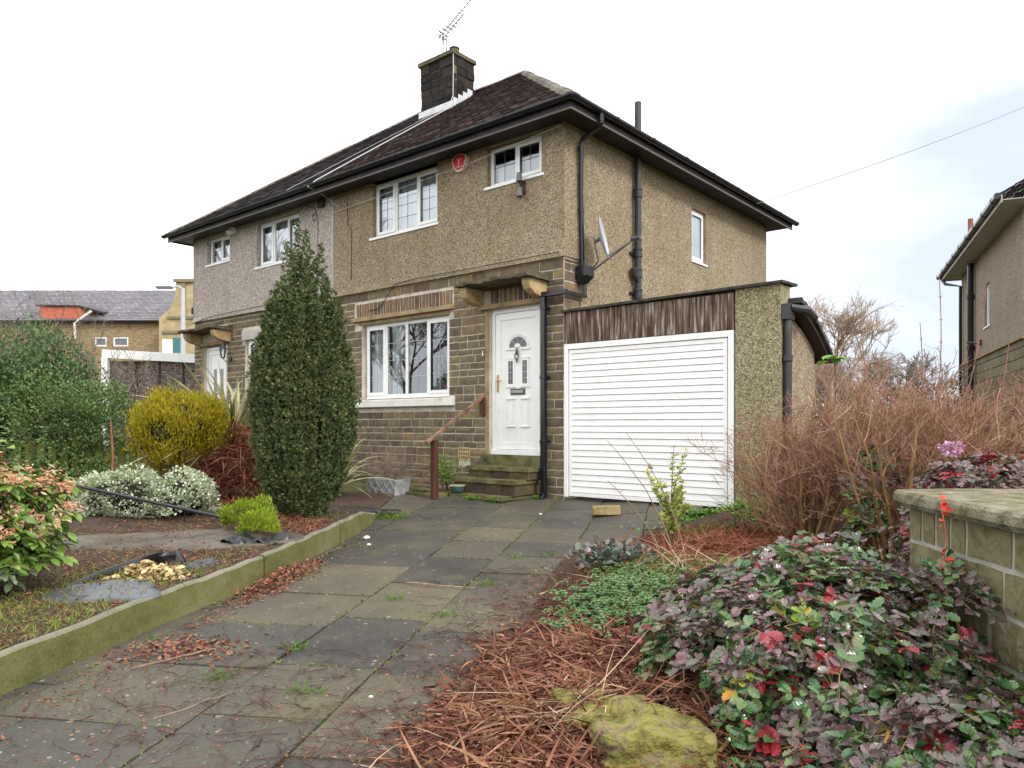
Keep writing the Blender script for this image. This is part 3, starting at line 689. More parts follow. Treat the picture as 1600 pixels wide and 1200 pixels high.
    h = MB(); hx = a + .045; h.box(hx - .016, hx + .016, yl - .012, yl - .0005, 1.50, 1.76); h.tube([(hx, yl - .012, 1.67), (hx, yl - .045, 1.67), (hx + .02, yl - .05, 1.67), (hx + .10, yl - .05, 1.668)], .009, 8); h.tube([(hx, yl - .02, 1.56), (hx, yl - .012, 1.56)], .012, 8)
    obj('door_handle', h, BRASS, lo, HF)
    return lo
front_door(HR, -1.38, -.435, True); front_door(HL, -9.965, -9.025, False)

# ---------------- steps, airbrick, pipes (parts of the right house)
st = MB()
st.box(-1.47, -.33, -.12, .05, .40, .57, .004)
for (a, b, y, z) in ((-1.52, -.34, -.37, .41), (-1.58, -.40, -.61, .245), (-1.66, -.46, -.80, .035)):
    n = 10; e = [(a + (b - a) * i / n, y + rnd.uniform(-.012, .012)) for i in range(n + 1)]
    for (p, q) in zip(e, e[1:]):
        st.add([(p[0], p[1], z - .055), (q[0], q[1], z - .055), (q[0], q[1] + .004, z), (p[0], p[1] + .004, z), (p[0], 0, z + .004), (q[0], 0, z + .004), (p[0], 0, z - .055), (q[0], 0, z - .055)], [(0, 1, 2, 3), (3, 2, 5, 4), (0, 6, 7, 1)])
    st.quad((a, y, z - .055), (a, y, z), (a, 0, z), (a, 0, z - .055)); st.quad((b, y, z - .055), (b, 0, z - .055), (b, 0, z), (b, y, z))
ST = obj('front_steps', st, MOSSST, HR, HF)
rs = MB()
for (a, b, y, z0, z1) in ((-1.49, -.36, -.33, .245, .355), (-1.54, -.42, -.57, .035, .19), (-1.62, -.48, -.76, -.20, -.02)):
    x = a
    while x < b - .01:
        xe = x + rnd.uniform(.16, .34)
        if b - xe < .12: xe = b
        stone(rs, x + .006, xe - .004, z0, z1, y, .012); x = xe
    rs.box(a + .01, b - .01, y + .012, 0, z0, z1)
obj('step_risers', rs, M_island('mossy_riser_stone', [(.05, .035, .025), (.085, .06, .04), (.11, .09, .04), (.15, .14, .05)], .9, 6, .5, bump=.8), ST, HF)
ab = MB(); ax0, ax1, az0, az1 = -2.02, -1.79, .475, .655
ab.box(ax0, ax1, -.004, .01, az0, az1)
AB = obj('airbrick', ab, M_plain('airbrick_black', (.02, .018, .016), .9), HR, HF)
ag = MB()
for i in range(6): x = ax0 + (ax1 - ax0) * i / 5; ag.box(x - .009, x + .009, -.016, -.0045, az0, az1)
for i in range(4): z = az0 + (az1 - az0) * i / 3; ag.box(ax0, ax1, -.014, -.005, z - .012, z + .012)
obj('airbrick_grille', ag, CORBEL, AB, HF)
dpipe = MB()
dpipe.box(.955, 1.03, -.52, -.44, 5.15, 5.30) if False else None
# downpipe 1: gutter outlet -> swan neck -> side wall -> hopper
dpipe.tube([(.19, -.485, 5.27), (.19, -.485, 5.12), (.195, -.46, 5.09), (.285, -.11, 5.02), (.295, -.085, 4.97), (.30, -.075, 4.3), (.335, -.075, 3.22)], .034, 10)
for z in (5.14, 4.88, 4.0): dpipe.tube([(.31 if z < 4.5 else .296 if z < 5 else .19, -.075 if z < 5 else -.485, z), (.31 if z < 4.5 else .296 if z < 5 else .19, -.075 if z < 5 else -.485, z + .06)], .042, 10)
DP = obj('downpipe', dpipe, BLACK, HR, SF)
hp = MB(); hp.add([(.40 - .09 * s1 if False else .34 + s1 * w_, y_, z_) for z_, w_, yb_ in ((3.24, .105, -.20), (3.10, .105, -.20), (3.0, .05, -.13)) for s1, y_ in ((-1, yb_), (1, yb_), (1, -.03), (-1, -.03))],
       [(0, 1, 5, 4), (1, 2, 6, 5), (2, 3, 7, 6), (3, 0, 4, 7), (4, 5, 9, 8), (5, 6, 10, 9), (6, 7, 11, 10), (7, 4, 8, 11), (8, 9, 10, 11), (3, 2, 1, 0)])
obj('hopper', hp, BLACK, DP, SF, bevel=.004)
d2 = MB()
d2.tube([(.37, -.09, 3.02), (.37, -.09, 2.86), (.36, -.09, 2.83)], .032, 8)
d2.tube([(.40, -.09, 2.83), (-.11, -.09, 2.83)], .034, 4)
obj('offset_pipe', d2, BLACK, DP, SF)
d3 = MB(); s_ = .036
d3.box(-.27 - s_, .13, -.145, -.075, 2.795, 2.865); d3.box(-.27 - s_, -.27 + s_, -.145, -.075, .05, 2.795)
for z in (2.62, 1.65, .75): d3.box(-.27 - s_ - .008, -.27 + s_ + .008, -.153, -.03, z, z + .05); d3.box(-.27 - s_ - .03, -.27 + s_ + .03, -.06, -.03, z + .01, z + .035)
d3.add([(-.31, -.15, .06), (-.235, -.15, .06), (-.235, -.07, .06), (-.31, -.07, .06), (-.32, -.22, -.02), (-.225, -.22, -.02), (-.225, -.12, -.04), (-.32, -.12, -.04)], [(0, 1, 5, 4), (1, 2, 6, 5), (2, 3, 7, 6), (3, 0, 4, 7), (4, 5, 6, 7)])
obj('downpipe', d3, BLACK, HR, HF, bevel=.006, label='square black downpipe beside the front door')
sv = MB(); vx, vy = 1.80, -.11; rr_ = .052
sv.tube([(vx, vy, 2.55), (vx, vy, 5.16)], rr_, 12); sv.tube([(vx, vy, 5.18), (vx, vy, 6.04)], rr_, 12)
for z in (2.98, 3.30, 3.62, 4.55): sv.lathe([(rr_ + .002, 0), (rr_ + .018, .005), (rr_ + .018, .05), (rr_ + .01, .06), (rr_ + .01, .11), (rr_ + .02, .115), (rr_ + .02, .14), (rr_ + .002, .145)], (vx, vy, z), 12)
sv.tube([(vx, vy, 3.22), (vx - .10, vy, 3.34), (vx - .13, vy, 3.44)], [.045, .045, .055], 10); sv.box(vx - .13, vx + .13, -.06, -.03, 3.04, 3.08); sv.box(vx - .13, vx + .13, -.06, -.03, 3.66, 3.70)
obj('soil_pipe', sv, IRON, HR, SF)

# ---------------- garage
GA = thing('garage', 'flat fronted attached garage with white slatted door and brown boarded top', 'garage', (1.51, 0, 0), HF)
gx1 = 3.02; gt = 2.60
w = MB(); w.box(2.49, gx1, -.02, .28, GZ, gt, 0); obj('front_pier', w, DASHG, GA, HF)
# side wall falling to the rear
w = MB(); prof = [(.28, GZ), (1.18, GZ), (1.18, 1.92), (.75, 2.14), (.28, 2.30)]
w.prism(prof, 0, gx1 - .22, gx1 - .02); obj('side_wall', w, DASH, GA, HF)
w = MB(); w.box(.03, 2.49, .02, .06, 2.13, gt - .03); obj('board_backing', w, WOODB, GA, HF)
bd = MB(); x = .05
while x < 2.47:
    wd = .098; xe = min(x + wd, 2.475); bd.box(x + .004, xe - .003, -.03 + rnd.uniform(-.003, .003), .018, 2.125 + rnd.uniform(0, .006), gt - .045); x = xe
obj('boarding', bd, M_island('weathered_boards_a', [(.045, .02, .015), (.07, .035, .025), (.10, .055, .04), (.13, .09, .07)], .75, 4, .35) if False else WOODW, GA, HF)
rf = MB(); rf.add([(.0, -.07, gt - .045), (gx1 + .04, -.07, gt + .0), (gx1 + .04, .42, gt + .02), (0, .42, gt - .02), (.0, -.07, gt - .01), (gx1 + .04, -.07, gt + .03), (gx1 + .04, .42, gt + .05), (0, .42, gt + .01)], [(0, 1, 5, 4), (1, 2, 6, 5), (2, 3, 7, 6), (3, 0, 4, 7), (4, 5, 6, 7), (3, 2, 1, 0)])
obj('felt_roof_edge', rf, M_noise('roof_felt', [(.02, .018, .016), (.05, .045, .038), (.09, .08, .06)], 8, .9, .6, 40), GA, HF)
fm = MB(); fm.box(.02, .085, -.03, .06, .02, 2.12); fm.box(2.405, 2.47, -.03, .06, .0, 2.12); fm.box(.085, 2.405, -.03, .06, 2.045, 2.12)
FRM = obj('garage_door_frame', fm, WHITED, GA, HF, bevel=.004)
gd_ = MB(); z0, z1 = .035, 2.035; n = 23; x0_, x1_ = .10, 2.39
gd_.box(x0_, x0_ + .045, -.018, .03, z0, z1); gd_.box(x1_ - .045, x1_, -.018, .03, z0, z1); gd_.box(x0_ + .045, x1_ - .045, -.018, .03, z0, z0 + .05); gd_.box(x0_ + .045, x1_ - .045, -.018, .03, z1 - .05, z1)
za, zb = z0 + .05, z1 - .05; h = (zb - za) / n
for i in range(n):
    zz = za + i * h; w_ = rnd.uniform(-.0015, .0015)
    gd_.add([(x0_ + .045, .010, zz), (x1_ - .045, .010, zz), (x1_ - .045, -.016 + w_, zz + .006), (x0_ + .045, -.016 + w_, zz + .006), (x1_ - .045, -.006, zz + h - .004), (x0_ + .045, -.006, zz + h - .004), (x1_ - .045, .012, zz + h), (x0_ + .045, .012, zz + h)], [(0, 1, 2, 3), (3, 2, 4, 5), (5, 4, 6, 7)])
obj('garage_door', gd_, WHITED, GA, HF)
# pent roof at the rear part, gutter end and pipe on the side
rt = MB(); ya = .22
for i in range(9):
    y0 = ya + i * .13; z = lambda y: 2.40 - (y - ya) * .22 - .25 * (y - ya) ** 2
    if y0 > 4.2: break
    for dz in (0,):
        rt.add([(1.2, y0, z(y0) + .06), (gx1 + .16, y0, z(y0) + .06), (gx1 + .16, y0 + .15, z(y0 + .15) + .03), (1.2, y0 + .15, z(y0 + .15) + .03), (1.2, y0 + .15, z(y0 + .15) - .0), (gx1 + .16, y0 + .15, z(y0 + .15) - .0), (gx1 + .16, y0, z(y0) - .0), (1.2, y0, z(y0))], [(0, 1, 2, 3), (3, 2, 5, 4), (1, 6, 5, 2), (0, 7, 6, 1), (7, 4, 5, 6)])
RT = obj('rear_roof', rt, TILEL, GA, HF)
bb = MB(); zz_ = lambda y: 2.395 - (y - ya) * .22 - .25 * (y - ya) ** 2
for i in range(8):
    a_, b_ = ya + i * .135, ya + (i + 1) * .135; bb.add([(gx1 - .02, a_, zz_(a_) - .05), (gx1 + .12, a_, zz_(a_) - .05), (gx1 + .12, b_, zz_(b_) - .05), (gx1 - .02, b_, zz_(b_) - .05), (gx1 + .12, a_, zz_(a_)), (gx1 + .12, b_, zz_(b_))], [(0, 1, 2, 3), (1, 4, 5, 2)])
obj('bargeboard', bb, M_plain('dark_brown_board', (.03, .018, .014), .7), RT, HF)
gp = MB(); gp.box(gx1 - .05, gx1 + .10, .0, .16, 2.20, 2.37, .004); gp.tube([(gx1 + .08, .05, 2.33), (gx1 + .20, .25, 2.31), (gx1 + .20, .52, 2.25)], [.042, .05, .045], 8); gp.tube([(gx1 + .05, .07, 2.22), (gx1 + .05, .07, 2.1), (gx1 + .05, .07, GZ + .2)], [.04, .045, .045], 10)
gp.lathe([(.047, 0), (.06, .01), (.06, .07), (.047, .08)], (gx1 + .05, .07, 1.72), 10); gp.box(gx1 - .02, gx1 + .05, .04, .10, 1.74, 1.77)
obj('gutter_pipe', gp, IRON, GA, HF)

# ---------------- things fixed to the house
def small(name, mbs, label, cat, loc, frame=HF):
    """mbs: list of (part, MB, mat, kwargs)"""
    if len(mbs) == 1: return obj(name, mbs[0][1], mbs[0][2], None, frame, label=label, cat=cat)
    t = thing(name, label, cat, loc, frame)
    for p in mbs: obj(p[0], p[1], p[2], t, frame, **(p[3] if len(p) > 3 else {}))
    return t
al = MB(); sh = [(-1.93 + .165 * math.sin(R(a)) * (1 if abs(a) < 100 else .82), 5.08 - .15 * (-math.cos(R(a))) * (0.75 if abs(a) < 90 else 1.1)) for a in range(-180, 180, 20)]
al.prism(sh, 1, -.095, -.026); af = MB(); af.prism([(x * .86 - 1.93 * .14, z * .86 + 5.08 * .14) for x, z in sh], 1, -.102, -.0955)
am = MB(); am.box(-1.935, -1.925, -.106, -.1025, 5.02, 5.12); am.box(-1.95, -1.91, -.106, -.1025, 4.985, 4.992); am.tube([(-1.975, -.103, 5.12), (-1.93, -.103, 5.06), (-1.885, -.103, 5.12)], .004, 4)
small('alarm_box', [('housing', al, M_plain('cream_plastic', (.68, .64, .55), .4)), ('red_cover', af, RED), ('emblem', am, WHITE)], 'red and cream burglar alarm box under the eaves of the tan house', 'alarm box', (-1.93, -.03, 4.93))
f1 = MB(); f1.tube([(-.70, -.13, 4.62), (-.70, -.13, 4.50)], [.038, .045], 12); f2 = MB(); f2.box(-.735, -.665, -.08, -.026, 4.34, 4.52); f2.tube([(-.70, -.08, 4.43), (-.70, -.13, 4.50), (-.70, -.13, 4.56)], .015, 6)
f3 = MB(); f3.tube([(-.69, -.13, 4.40), (-.67, -.15, 4.27)], [.038, .045], 12); f3.tube([(-.70, -.08, 4.40), (-.71, -.09, 4.24)], .012, 6)
small('security_light', [('lamp_head', f1, GREYPL), ('bracket', f2, M_plain('dark_brown_bracket', (.06, .03, .022), .6)), ('sensor', f3, GREYPL)], 'small grey twin security light under the small upper window', 'security light', (-.7, -.03, 4.3))
cm = MB(); cm.box(-8.72, -8.56, -.12, -.026, 5.07, 5.19); cm.tube([(-8.62, -.10, 5.10), (-8.63, -.20, 5.06)], .05, 10); cmb = MB(); cmb.tube([(-8.63, -.20, 5.06), (-8.632, -.205, 5.058)], .035, 10)
small('security_camera', [('housing', cm, WHITE), ('lens', cmb, M_plain('camera_lens', (.01, .01, .01), .1))], 'white security camera under the eaves of the grey house', 'camera', (-8.64, -.03, 5.05))
ls_ = MB(); lx_ = -8.80; ls_.tube([(lx_, -.005, 2.42), (lx_, -.05, 2.42)], .045, 8); ls_.tube([(lx_, -.04, 2.42), (lx_, -.12, 2.36), (lx_, -.2, 2.42), (lx_, -.2, 2.45)], .009, 6); ls_.lathe([(.075, 0), (.02, .10), (.008, .13)], (lx_, -.2, 2.63), 6); ls_.lathe([(.035, 0), (.045, .02)], (lx_, -.2, 2.43), 6)
for q in range(6): ls_.tube([(lx_ + .04 * math.cos(q * 1.047), -.2 + .04 * math.sin(q * 1.047), 2.45), (lx_ + .07 * math.cos(q * 1.047), -.2 + .07 * math.sin(q * 1.047), 2.63)], .005, 4)
lg_ = MB(); lg_.lathe([(.036, 0), (.062, .17)], (lx_, -.2, 2.455), 6)
small('wall_lantern', [('lantern_frame', ls_, IRON), ('lantern_glass', lg_, GLASS)], 'black coach lantern beside the door of the grey house', 'wall lantern', (lx_, -.01, 2.36))
# satellite dish on the side wall
dm = MB(); dc = Vector((.44, -.38, 3.63)); dn = Vector((.42, -.88, .20)).normalized(); du = Vector((0, 0, 1)) - dn * dn.z; du.normalize(); dv = dn.cross(du)
n1, n2 = 4, 20; vs = [dc - dn * .06]
for i in range(1, n1 + 1):
    r = .27 * i / n1
    for j in range(n2): a = 2 * math.pi * j / n2; vs.append(dc + du * r * 1.08 * math.cos(a) + dv * r * .95 * math.sin(a) - dn * .06 * (1 - (i / n1) ** 2))
fs = [(0, 1 + j, 1 + (j + 1) % n2) for j in range(n2)] + [(1 + (i - 1) * n2 + j, 1 + i * n2 + j, 1 + i * n2 + (j + 1) % n2, 1 + (i - 1) * n2 + (j + 1) % n2) for i in range(1, n1) for j in range(n2)]
dm.add(vs, fs); dd = bpy.data
arm = MB(); lowp = dc - du * .27; lnb = dc + dn * .34 - du * .12
arm.tube([lowp - dn * .02, lnb - du * .03], .011, 6); arm.tube([dc - dn * .07, dc - dn * .16 - du * .02], .03, 8); arm.tube([dc - dn * .15 + du * .05, dc - dn * .15 - du * .30, (.50, -.03, 3.12)], .014, 6); arm.tube([lnb - du * .03, (.50, -.03, 3.15)], .014, 6); arm.box(.44, .56, -.035, -.026, 3.04, 3.24)
lnm = MB(); lnm.tube([lnb, lnb + dn * .05, lnb + dn * .12], [.03, .03, .022], 8); lnm.tube([lnb + dn * .12, lnb + dn * .14 - du * .05], .024, 8)
tdish = small('satellite_dish', [('dish', dm, DISH), ('arm', arm, GREYPL), ('receiver', lnm, M_plain('receiver_dark', (.05, .05, .055), .5))], 'grey satellite dish bracketed to the pebbledashed side wall above the garage', 'satellite dish', (.7, -.03, 3.2), SF)
for c in tdish.children:
    if c.name.startswith('dish'): md_ = c.modifiers.new('solid', 'SOLIDIFY'); md_.thickness = .008
# handrail
hb = MB(); hb.box(-1.41, -1.33, -1.20, -1.12, -.10, .80); hb2 = MB(); A, B = Vector((-1.38, -1.24, .80)), Vector((-1.49, -.02, 1.44)); t_ = (B - A).normalized(); s_v = Vector((1, .09, 0)).normalized() * .030; u_v = s_v.cross(t_).normalized() * .017
hb2.add([A - t_ * .08 - s_v - u_v, A - t_ * .08 + s_v - u_v, A - t_ * .08 + s_v + u_v, A - t_ * .08 - s_v + u_v, B - s_v - u_v, B + s_v - u_v, B + s_v + u_v, B - s_v + u_v], [(0, 1, 2, 3), (7, 6, 5, 4), (0, 4, 5, 1), (1, 5, 6, 2), (2, 6, 7, 3), (3, 7, 4, 0)])
hb3 = MB(); hb3.box(-1.53, -1.45, -.07, -.014, 1.16, 1.42)
small('handrail', [('post', hb, WOODB, dict(bevel=.004)), ('rail', hb2, M_noise('worn_handrail', [(.08, .04, .026), (.17, .10, .065), (.27, .19, .13)], 6, .6, .3), dict(bevel=.004)), ('wall_bracket', hb3, WOODB)], 'brown wooden handrail rising beside the front steps', 'handrail', (-1.37, -1.16, -.05))
# aerials on the chimney
def aerial(base, top, bl, dirv, n, label):
    t = thing('television_aerial', label, 'aerial', base, HF); m = MB(); m.tube([base, top], .02, 6); obj('mast', m, CHROME, t, HF)
    e = MB(); a = Vector(top); d = Vector(dirv).normalized(); e.tube([a - d * .15, a + d * bl], .010, 5); s = d.cross(Vector((0, 0, 1))).normalized()
    for i in range(n): p = a - d * .1 + d * (bl + .1) * i / (n - 1); L = .20 - .07 * i / n; e.tube([p - s * L, p + s * L], .008, 4)
    e.tube([a - d * .1 + Vector((0, 0, .13)), a - d * .1 - Vector((0, 0, .13))], .012, 5); obj('antenna', e, GREYPL, t, HF)
aerial((-4.98, 2.66, 8.55), (-4.98, 2.66, 9.15), .55, (.9, .0, .45), 9, 'shorter aerial nearest the front corner of the chimney')
aerial((-5.32, 2.9, 8.75), (-5.32, 2.9, 9.40), .95, (.85, .1, .55), 13, 'taller aerial standing over the chimney pot')
# cables
def cable(pts, r, mat, label, frame=HF, sag=0, group=None, name='cable'):
    if len(pts) == 2 and sag:
        A, B = map(Vector, pts); pts = [A.lerp(B, i / 16) - Vector((0, 0, sag * 4 * (i / 16) * (1 - i / 16))) for i in range(17)]
    m = MB(); m.tube(pts, r, 5); return obj(name, m, mat, None, frame, label=label, cat='cable', group=group)
onr = lambda x, y: (x, y, RZ0 + (y - YF) * TAN + .06)
cable([(-4.68, 2.56, 8.70), (-4.66, 2.545, 8.3), (-4.67, 2.545, 7.75), onr(-4.66, 2.4), onr(-4.9, 1.3), onr(-5.2, -.40), (-5.22, -.56, 5.25), (-5.3, -.1, 5.18), (-5.0, -.05, 4.95)], .009, CABLEW, 'pale cable hanging down the chimney and across the roof tiles')
cable([onr(-5.0, 2.4), onr(-5.6, 1.3), onr(-6.0, .2), onr(-6.2, -.35)], .007, M_plain('grey_cable', (.25, .25, .26), .6), 'thin grey cable lying across the roof left of the pale one')
cable([(.05, -.15, 5.10), (-1.7, -.12, 4.98), (-3.3, -.1, 4.93), (-5.2, -.06, 4.88)], .004, CABLEW, 'thin pale wire stretched along under the front eaves')
cable([(-.02, -.075, 3.40), (-1.5, -.068, 3.40), (-2.9, -.066, 3.40), (-3.45, -.066, 3.375), (-3.62, -.03, 3.28), (-3.9, -.02, 3.02), (-4.2, -.02, 3.0)], .007, CABLE, 'black cable run along the drip of the tan pebbledash')
cable([(-4.78, -.035, 5.0), (-4.76, -.035, 4.6), (-4.66, -.035, 4.5), (-4.66, -.035, 3.6)], .006, CABLE, 'black cable down the tan pebbledash beside the party line')
cable([(-6.0, -.06, 5.17), (-5.75, -.04, 5.08), (-5.68, -.035, 4.9), (-5.80, -.035, 4.85), (-5.84, -.035, 4.95), (-5.70, -.035, 5.0), (-5.66, -.035, 4.8), (-5.67, -.035, 3.5)], .006, CABLE, 'looped black cable down the grey render beside the party line')
cable([(-10.42, -.075, 3.30), (-9.6, -.07, 3.40), (-8.0, -.07, 3.42), (-5.4, -.07, 3.41)], .009, CABLE, 'black cable run along the drip of the grey render')
jb = MB(); jb.box(-5.60, -5.44, -.09, -.026, 5.05, 5.18); obj('junction_box', jb, M_plain('brown_box', (.05, .035, .03), .5), None, HF, bevel=.006, label='small brown cable box under the eaves at the party line', cat='cable box')
m4 = MB(); m4.box(-5.235, -5.19, -.034, -.0255, 3.45, 5.2); obj('render_stop_bead', m4, CONC, HL, HF)
cable([(4.65, 14.28, 5.22), (15.3, 20, 10.2)], .006, M_plain('telephone_wire', (.16, .15, .15), .6), 'telephone wire running from the side eaves up to the right', I4, sag=.12, name='telephone_wire')
nb = MB(); nb.box(-1.515, -1.500, -.022, -.014, 2.05, 2.13); obj('house_number', nb, WHITE, None, HF, label='small white number 1 on the stone left of the front door', cat='house number')

# ------------------------------------------------------------------ the ground
KERB = [(-4.3, -2), (-3.9, 0), (-3.25, 2), (-2.62, 3.9), (-2.34, 5), (-2.14, 5.6), (-1.89, 6.7), (-1.66, 8.05), (-1.66, 8.9)]
def kx(y):
    if y <= KERB[0][1]: return KERB[0][0]
    for (a, b), (c, d) in zip(KERB, KERB[1:]):
        if y <= d: return a + (c - a) * (y - b) / (d - b)
    return KERB[-1][0]
def GB(x, y):
    """left bed: behind the kerb, easing down to the drive near the house"""
    e = .17 * (1 - ss(y, 8.0, 9.6)) + .03
    return G(x, y) + e + .04 * noise.noise(Vector((x * 1.3, y * 1.3, 0))) * min(1, max(0, (kx(y) - x)) * 2) + .03 * ss(kx(y) - x, 1, 4)
DR = [(-2, -1.1), (2, -.75), (3.2, -.50), (3.9, -.23), (5.2, .13), (6.2, .30), (6.95, .47), (7.9, 1.5), (8.9, 2.3)]
def dxr(y):
    if y <= DR[0][0]: return DR[0][1]
    for (a, b), (c, d) in zip(DR, DR[1:]):
        if y <= c: return b + (d - b) * (y - a) / (c - a)
    return DR[-1][1]
def sheet(x0, x1, y0, y1, st, fn):
    nx = max(1, int((x1 - x0) / st)); ny = max(1, int((y1 - y0) / st)); V = []; F = []
    for j in range(ny + 1):
        for i in range(nx + 1):
            x, y = x0 + (x1 - x0) * i / nx, y0 + (y1 - y0) * j / ny; V.append((x, y, fn(x, y)))
    w = nx + 1; F = np.array([(j * w + i, j * w + i + 1, (j + 1) * w + i + 1, (j + 1) * w + i) for j in range(ny) for i in range(nx)]); return np.array(V), F
gxs = [-1500, -400, -120, -60, -30, -15] + list(np.arange(-10, 12, 1.0)) + [15, 20, 30, 60, 120, 400, 1500]; gys = [-300, -60, -20] + list(np.arange(-6, 22, 1.0)) + [25, 30, 45, 80, 150, 400, 1500]
V = [(x, y, G(x, y) - .05) for y in gys for x in gxs]; w = len(gxs)
F = np.array([(j * w + i, j * w + i + 1, (j + 1) * w + i + 1, (j + 1) * w + i) for j in range(len(gys) - 1) for i in range(w - 1)])
obj('ground', (V, F), M_noise('garden_earth', [(.03, .022, .014), (.06, .06, .025), (.09, .10, .035)], 2, .95, .5, 30), kind='structure', smooth=True)
# soil of the left bed
SOIL = M_noise('bed_soil', [(.03, .02, .014), (.065, .042, .03), (.09, .06, .045), (.05, .05, .025)], 4, .95, .9, 45, detail=9, lo=.25, hi=.75, bdist=.03)
def bedfn(x, y): return GB(x, y)
V = []; F = []; ys = np.arange(-2, 10.9, .2); nx = 34
for y in ys:
    k_ = kx(y) - .03
    for i in range(nx + 1): x = k_ - 6.5 * (i / nx) ** 1.4; V.append((x, y, GB(x, y) - (0.0 if i else .01)))
w = nx + 1; F = np.array([(j * w + i, (j + 1) * w + i, (j + 1) * w + i + 1, j * w + i + 1) for j in range(len(ys) - 1) for i in range(nx)])
obj('left_garden_bed', (V, F), SOIL, kind='structure', smooth=True)
def GR(x, y):
    d = x - dxr(y); return G(x, y) + .005 + .10 * ss(d, -.05, .7) + .03 * noise.noise(Vector((x * 2, y * 2, 3))) * ss(d, 0, .5)
V = []; ys = np.arange(-2, 8.55, .2)
for y in ys:
    for i in range(nx + 1): x = dxr(y) - .04 + 7 * (i / nx) ** 1.4; V.append((x, y, GR(x, y) - (.03 if i == 0 else 0)))
F = np.array([(j * w + i, j * w + i + 1, (j + 1) * w + i + 1, (j + 1) * w + i) for j in range(len(ys) - 1) for i in range(nx)])
obj('right_garden_bed', (V, F), SOIL, kind='structure', smooth=True)

# driveway: individual stone flags laid in lanes running up to the house
def M_flag():
    m, t, b, N = nodes('stone_flags')
    g = N('ShaderNodeNewGeometry'); tc = N('ShaderNodeTexCoord')
    n = N('ShaderNodeTexNoise', {'Vector': tc.outputs['Object'], 'Scale': 1.3, 'Detail': 9, 'Roughness': .65})
    a = N('ShaderNodeMath', {0: g.outputs['Random Per Island'], 1: .5}, operation='MULTIPLY'); nn = N('ShaderNodeMapRange', {0: n.outputs['Fac'], 1: .3, 2: .7, 3: 0, 4: .55})
    s = N('ShaderNodeMath', {0: a.outputs[0], 1: nn.outputs[0]}, operation='ADD')
    c = ramp(N, s.outputs[0], even([(.038, .037, .037), (.062, .057, .05), (.088, .078, .058), (.13, .113, .07)]))
    f = N('ShaderNodeTexNoise', {'Vector': tc.outputs['Object'], 'Scale': 55, 'Detail': 6, 'Roughness': .8}); ff = N('ShaderNodeMapRange', {0: f.outputs['Fac'], 1: .3, 2: .7, 3: .62, 4: 1.4})
    c = N('ShaderNodeMixRGB', {0: 1, 1: c, 2: ff.outputs[0]}, blend_type='MULTIPLY').outputs[0]
    # moss films
    n2 = N('ShaderNodeTexNoise', {'Vector': tc.outputs['Object'], 'Scale': 2.1, 'Detail': 8, 'Roughness': .7}); f2 = N('ShaderNodeMapRange', {0: n2.outputs['Fac'], 1: .52, 2: .75, 3: 0, 4: .65})
    c = N('ShaderNodeMixRGB', {0: f2.outputs[0], 1: c, 2: (.12, .115, .05, 1)}).outputs[0]
    # lichen spots
    for sc_, th, amt in ((7, .16, .45), (16, .20, .6), (34, .2, .55)):
        v = N('ShaderNodeTexVoronoi', {'Vector': tc.outputs['Object'], 'Scale': sc_}); sp = N('ShaderNodeSeparateColor', {0: v.outputs['Color']})
        r = N('ShaderNodeMapRange', {0: sp.outputs[0], 1: .62, 2: 1, 3: -.06, 4: th * 1.7}); d = N('ShaderNodeTexNoise', {'Vector': tc.outputs['Object'], 'Scale': 60, 'Detail': 3})
        dd_ = N('ShaderNodeMath', {0: d.outputs['Fac'], 1: .16, 2: v.outputs['Distance']}, operation='MULTIPLY_ADD'); q = N('ShaderNodeMath', {0: r.outputs[0], 1: dd_.outputs[0]}, operation='SUBTRACT'); k = N('ShaderNodeMapRange', {0: q.outputs[0], 1: -.01, 2: .04, 3: 0, 4: amt})
        c = N('ShaderNodeMixRGB', {0: k.outputs[0], 1: c, 2: (.30, .31, .27, 1)}).outputs[0]
    t.links.new(c, b.inputs['Base Color']); b.inputs['Specular IOR Level'].default_value = .25
    rr = N('ShaderNodeMapRange', {0: n.outputs['Fac'], 1: .3, 2: .7, 3: .45, 4: .75}); t.links.new(rr.outputs[0], b.inputs['Roughness'])
    h = N('ShaderNodeMath', {0: f.outputs['Fac'], 1: n2.outputs['Fac']}, operation='ADD'); bp = N('ShaderNodeBump', {'Height': h.outputs[0], 'Strength': .5, 'Distance': .006}); t.links.new(bp.outputs[0], b.inputs['Normal'])
    return m
e1 = Vector((.218, .976)).normalized(); e2 = Vector((.976, -.14)).normalized()   # along the lanes / across them
fm = MB(); JO = []      # joints, for moss and weeds
O = Vector((-1.30, 4.6))
lanes = [(-5, -2.98), (-2.97, -2.1), (-2.09, -1.2)]  # filled below
bounds = [-2.5, -1.85, -.98, -.01, .62, 1.27, 1.90, 2.55, 3.3, 4.1]
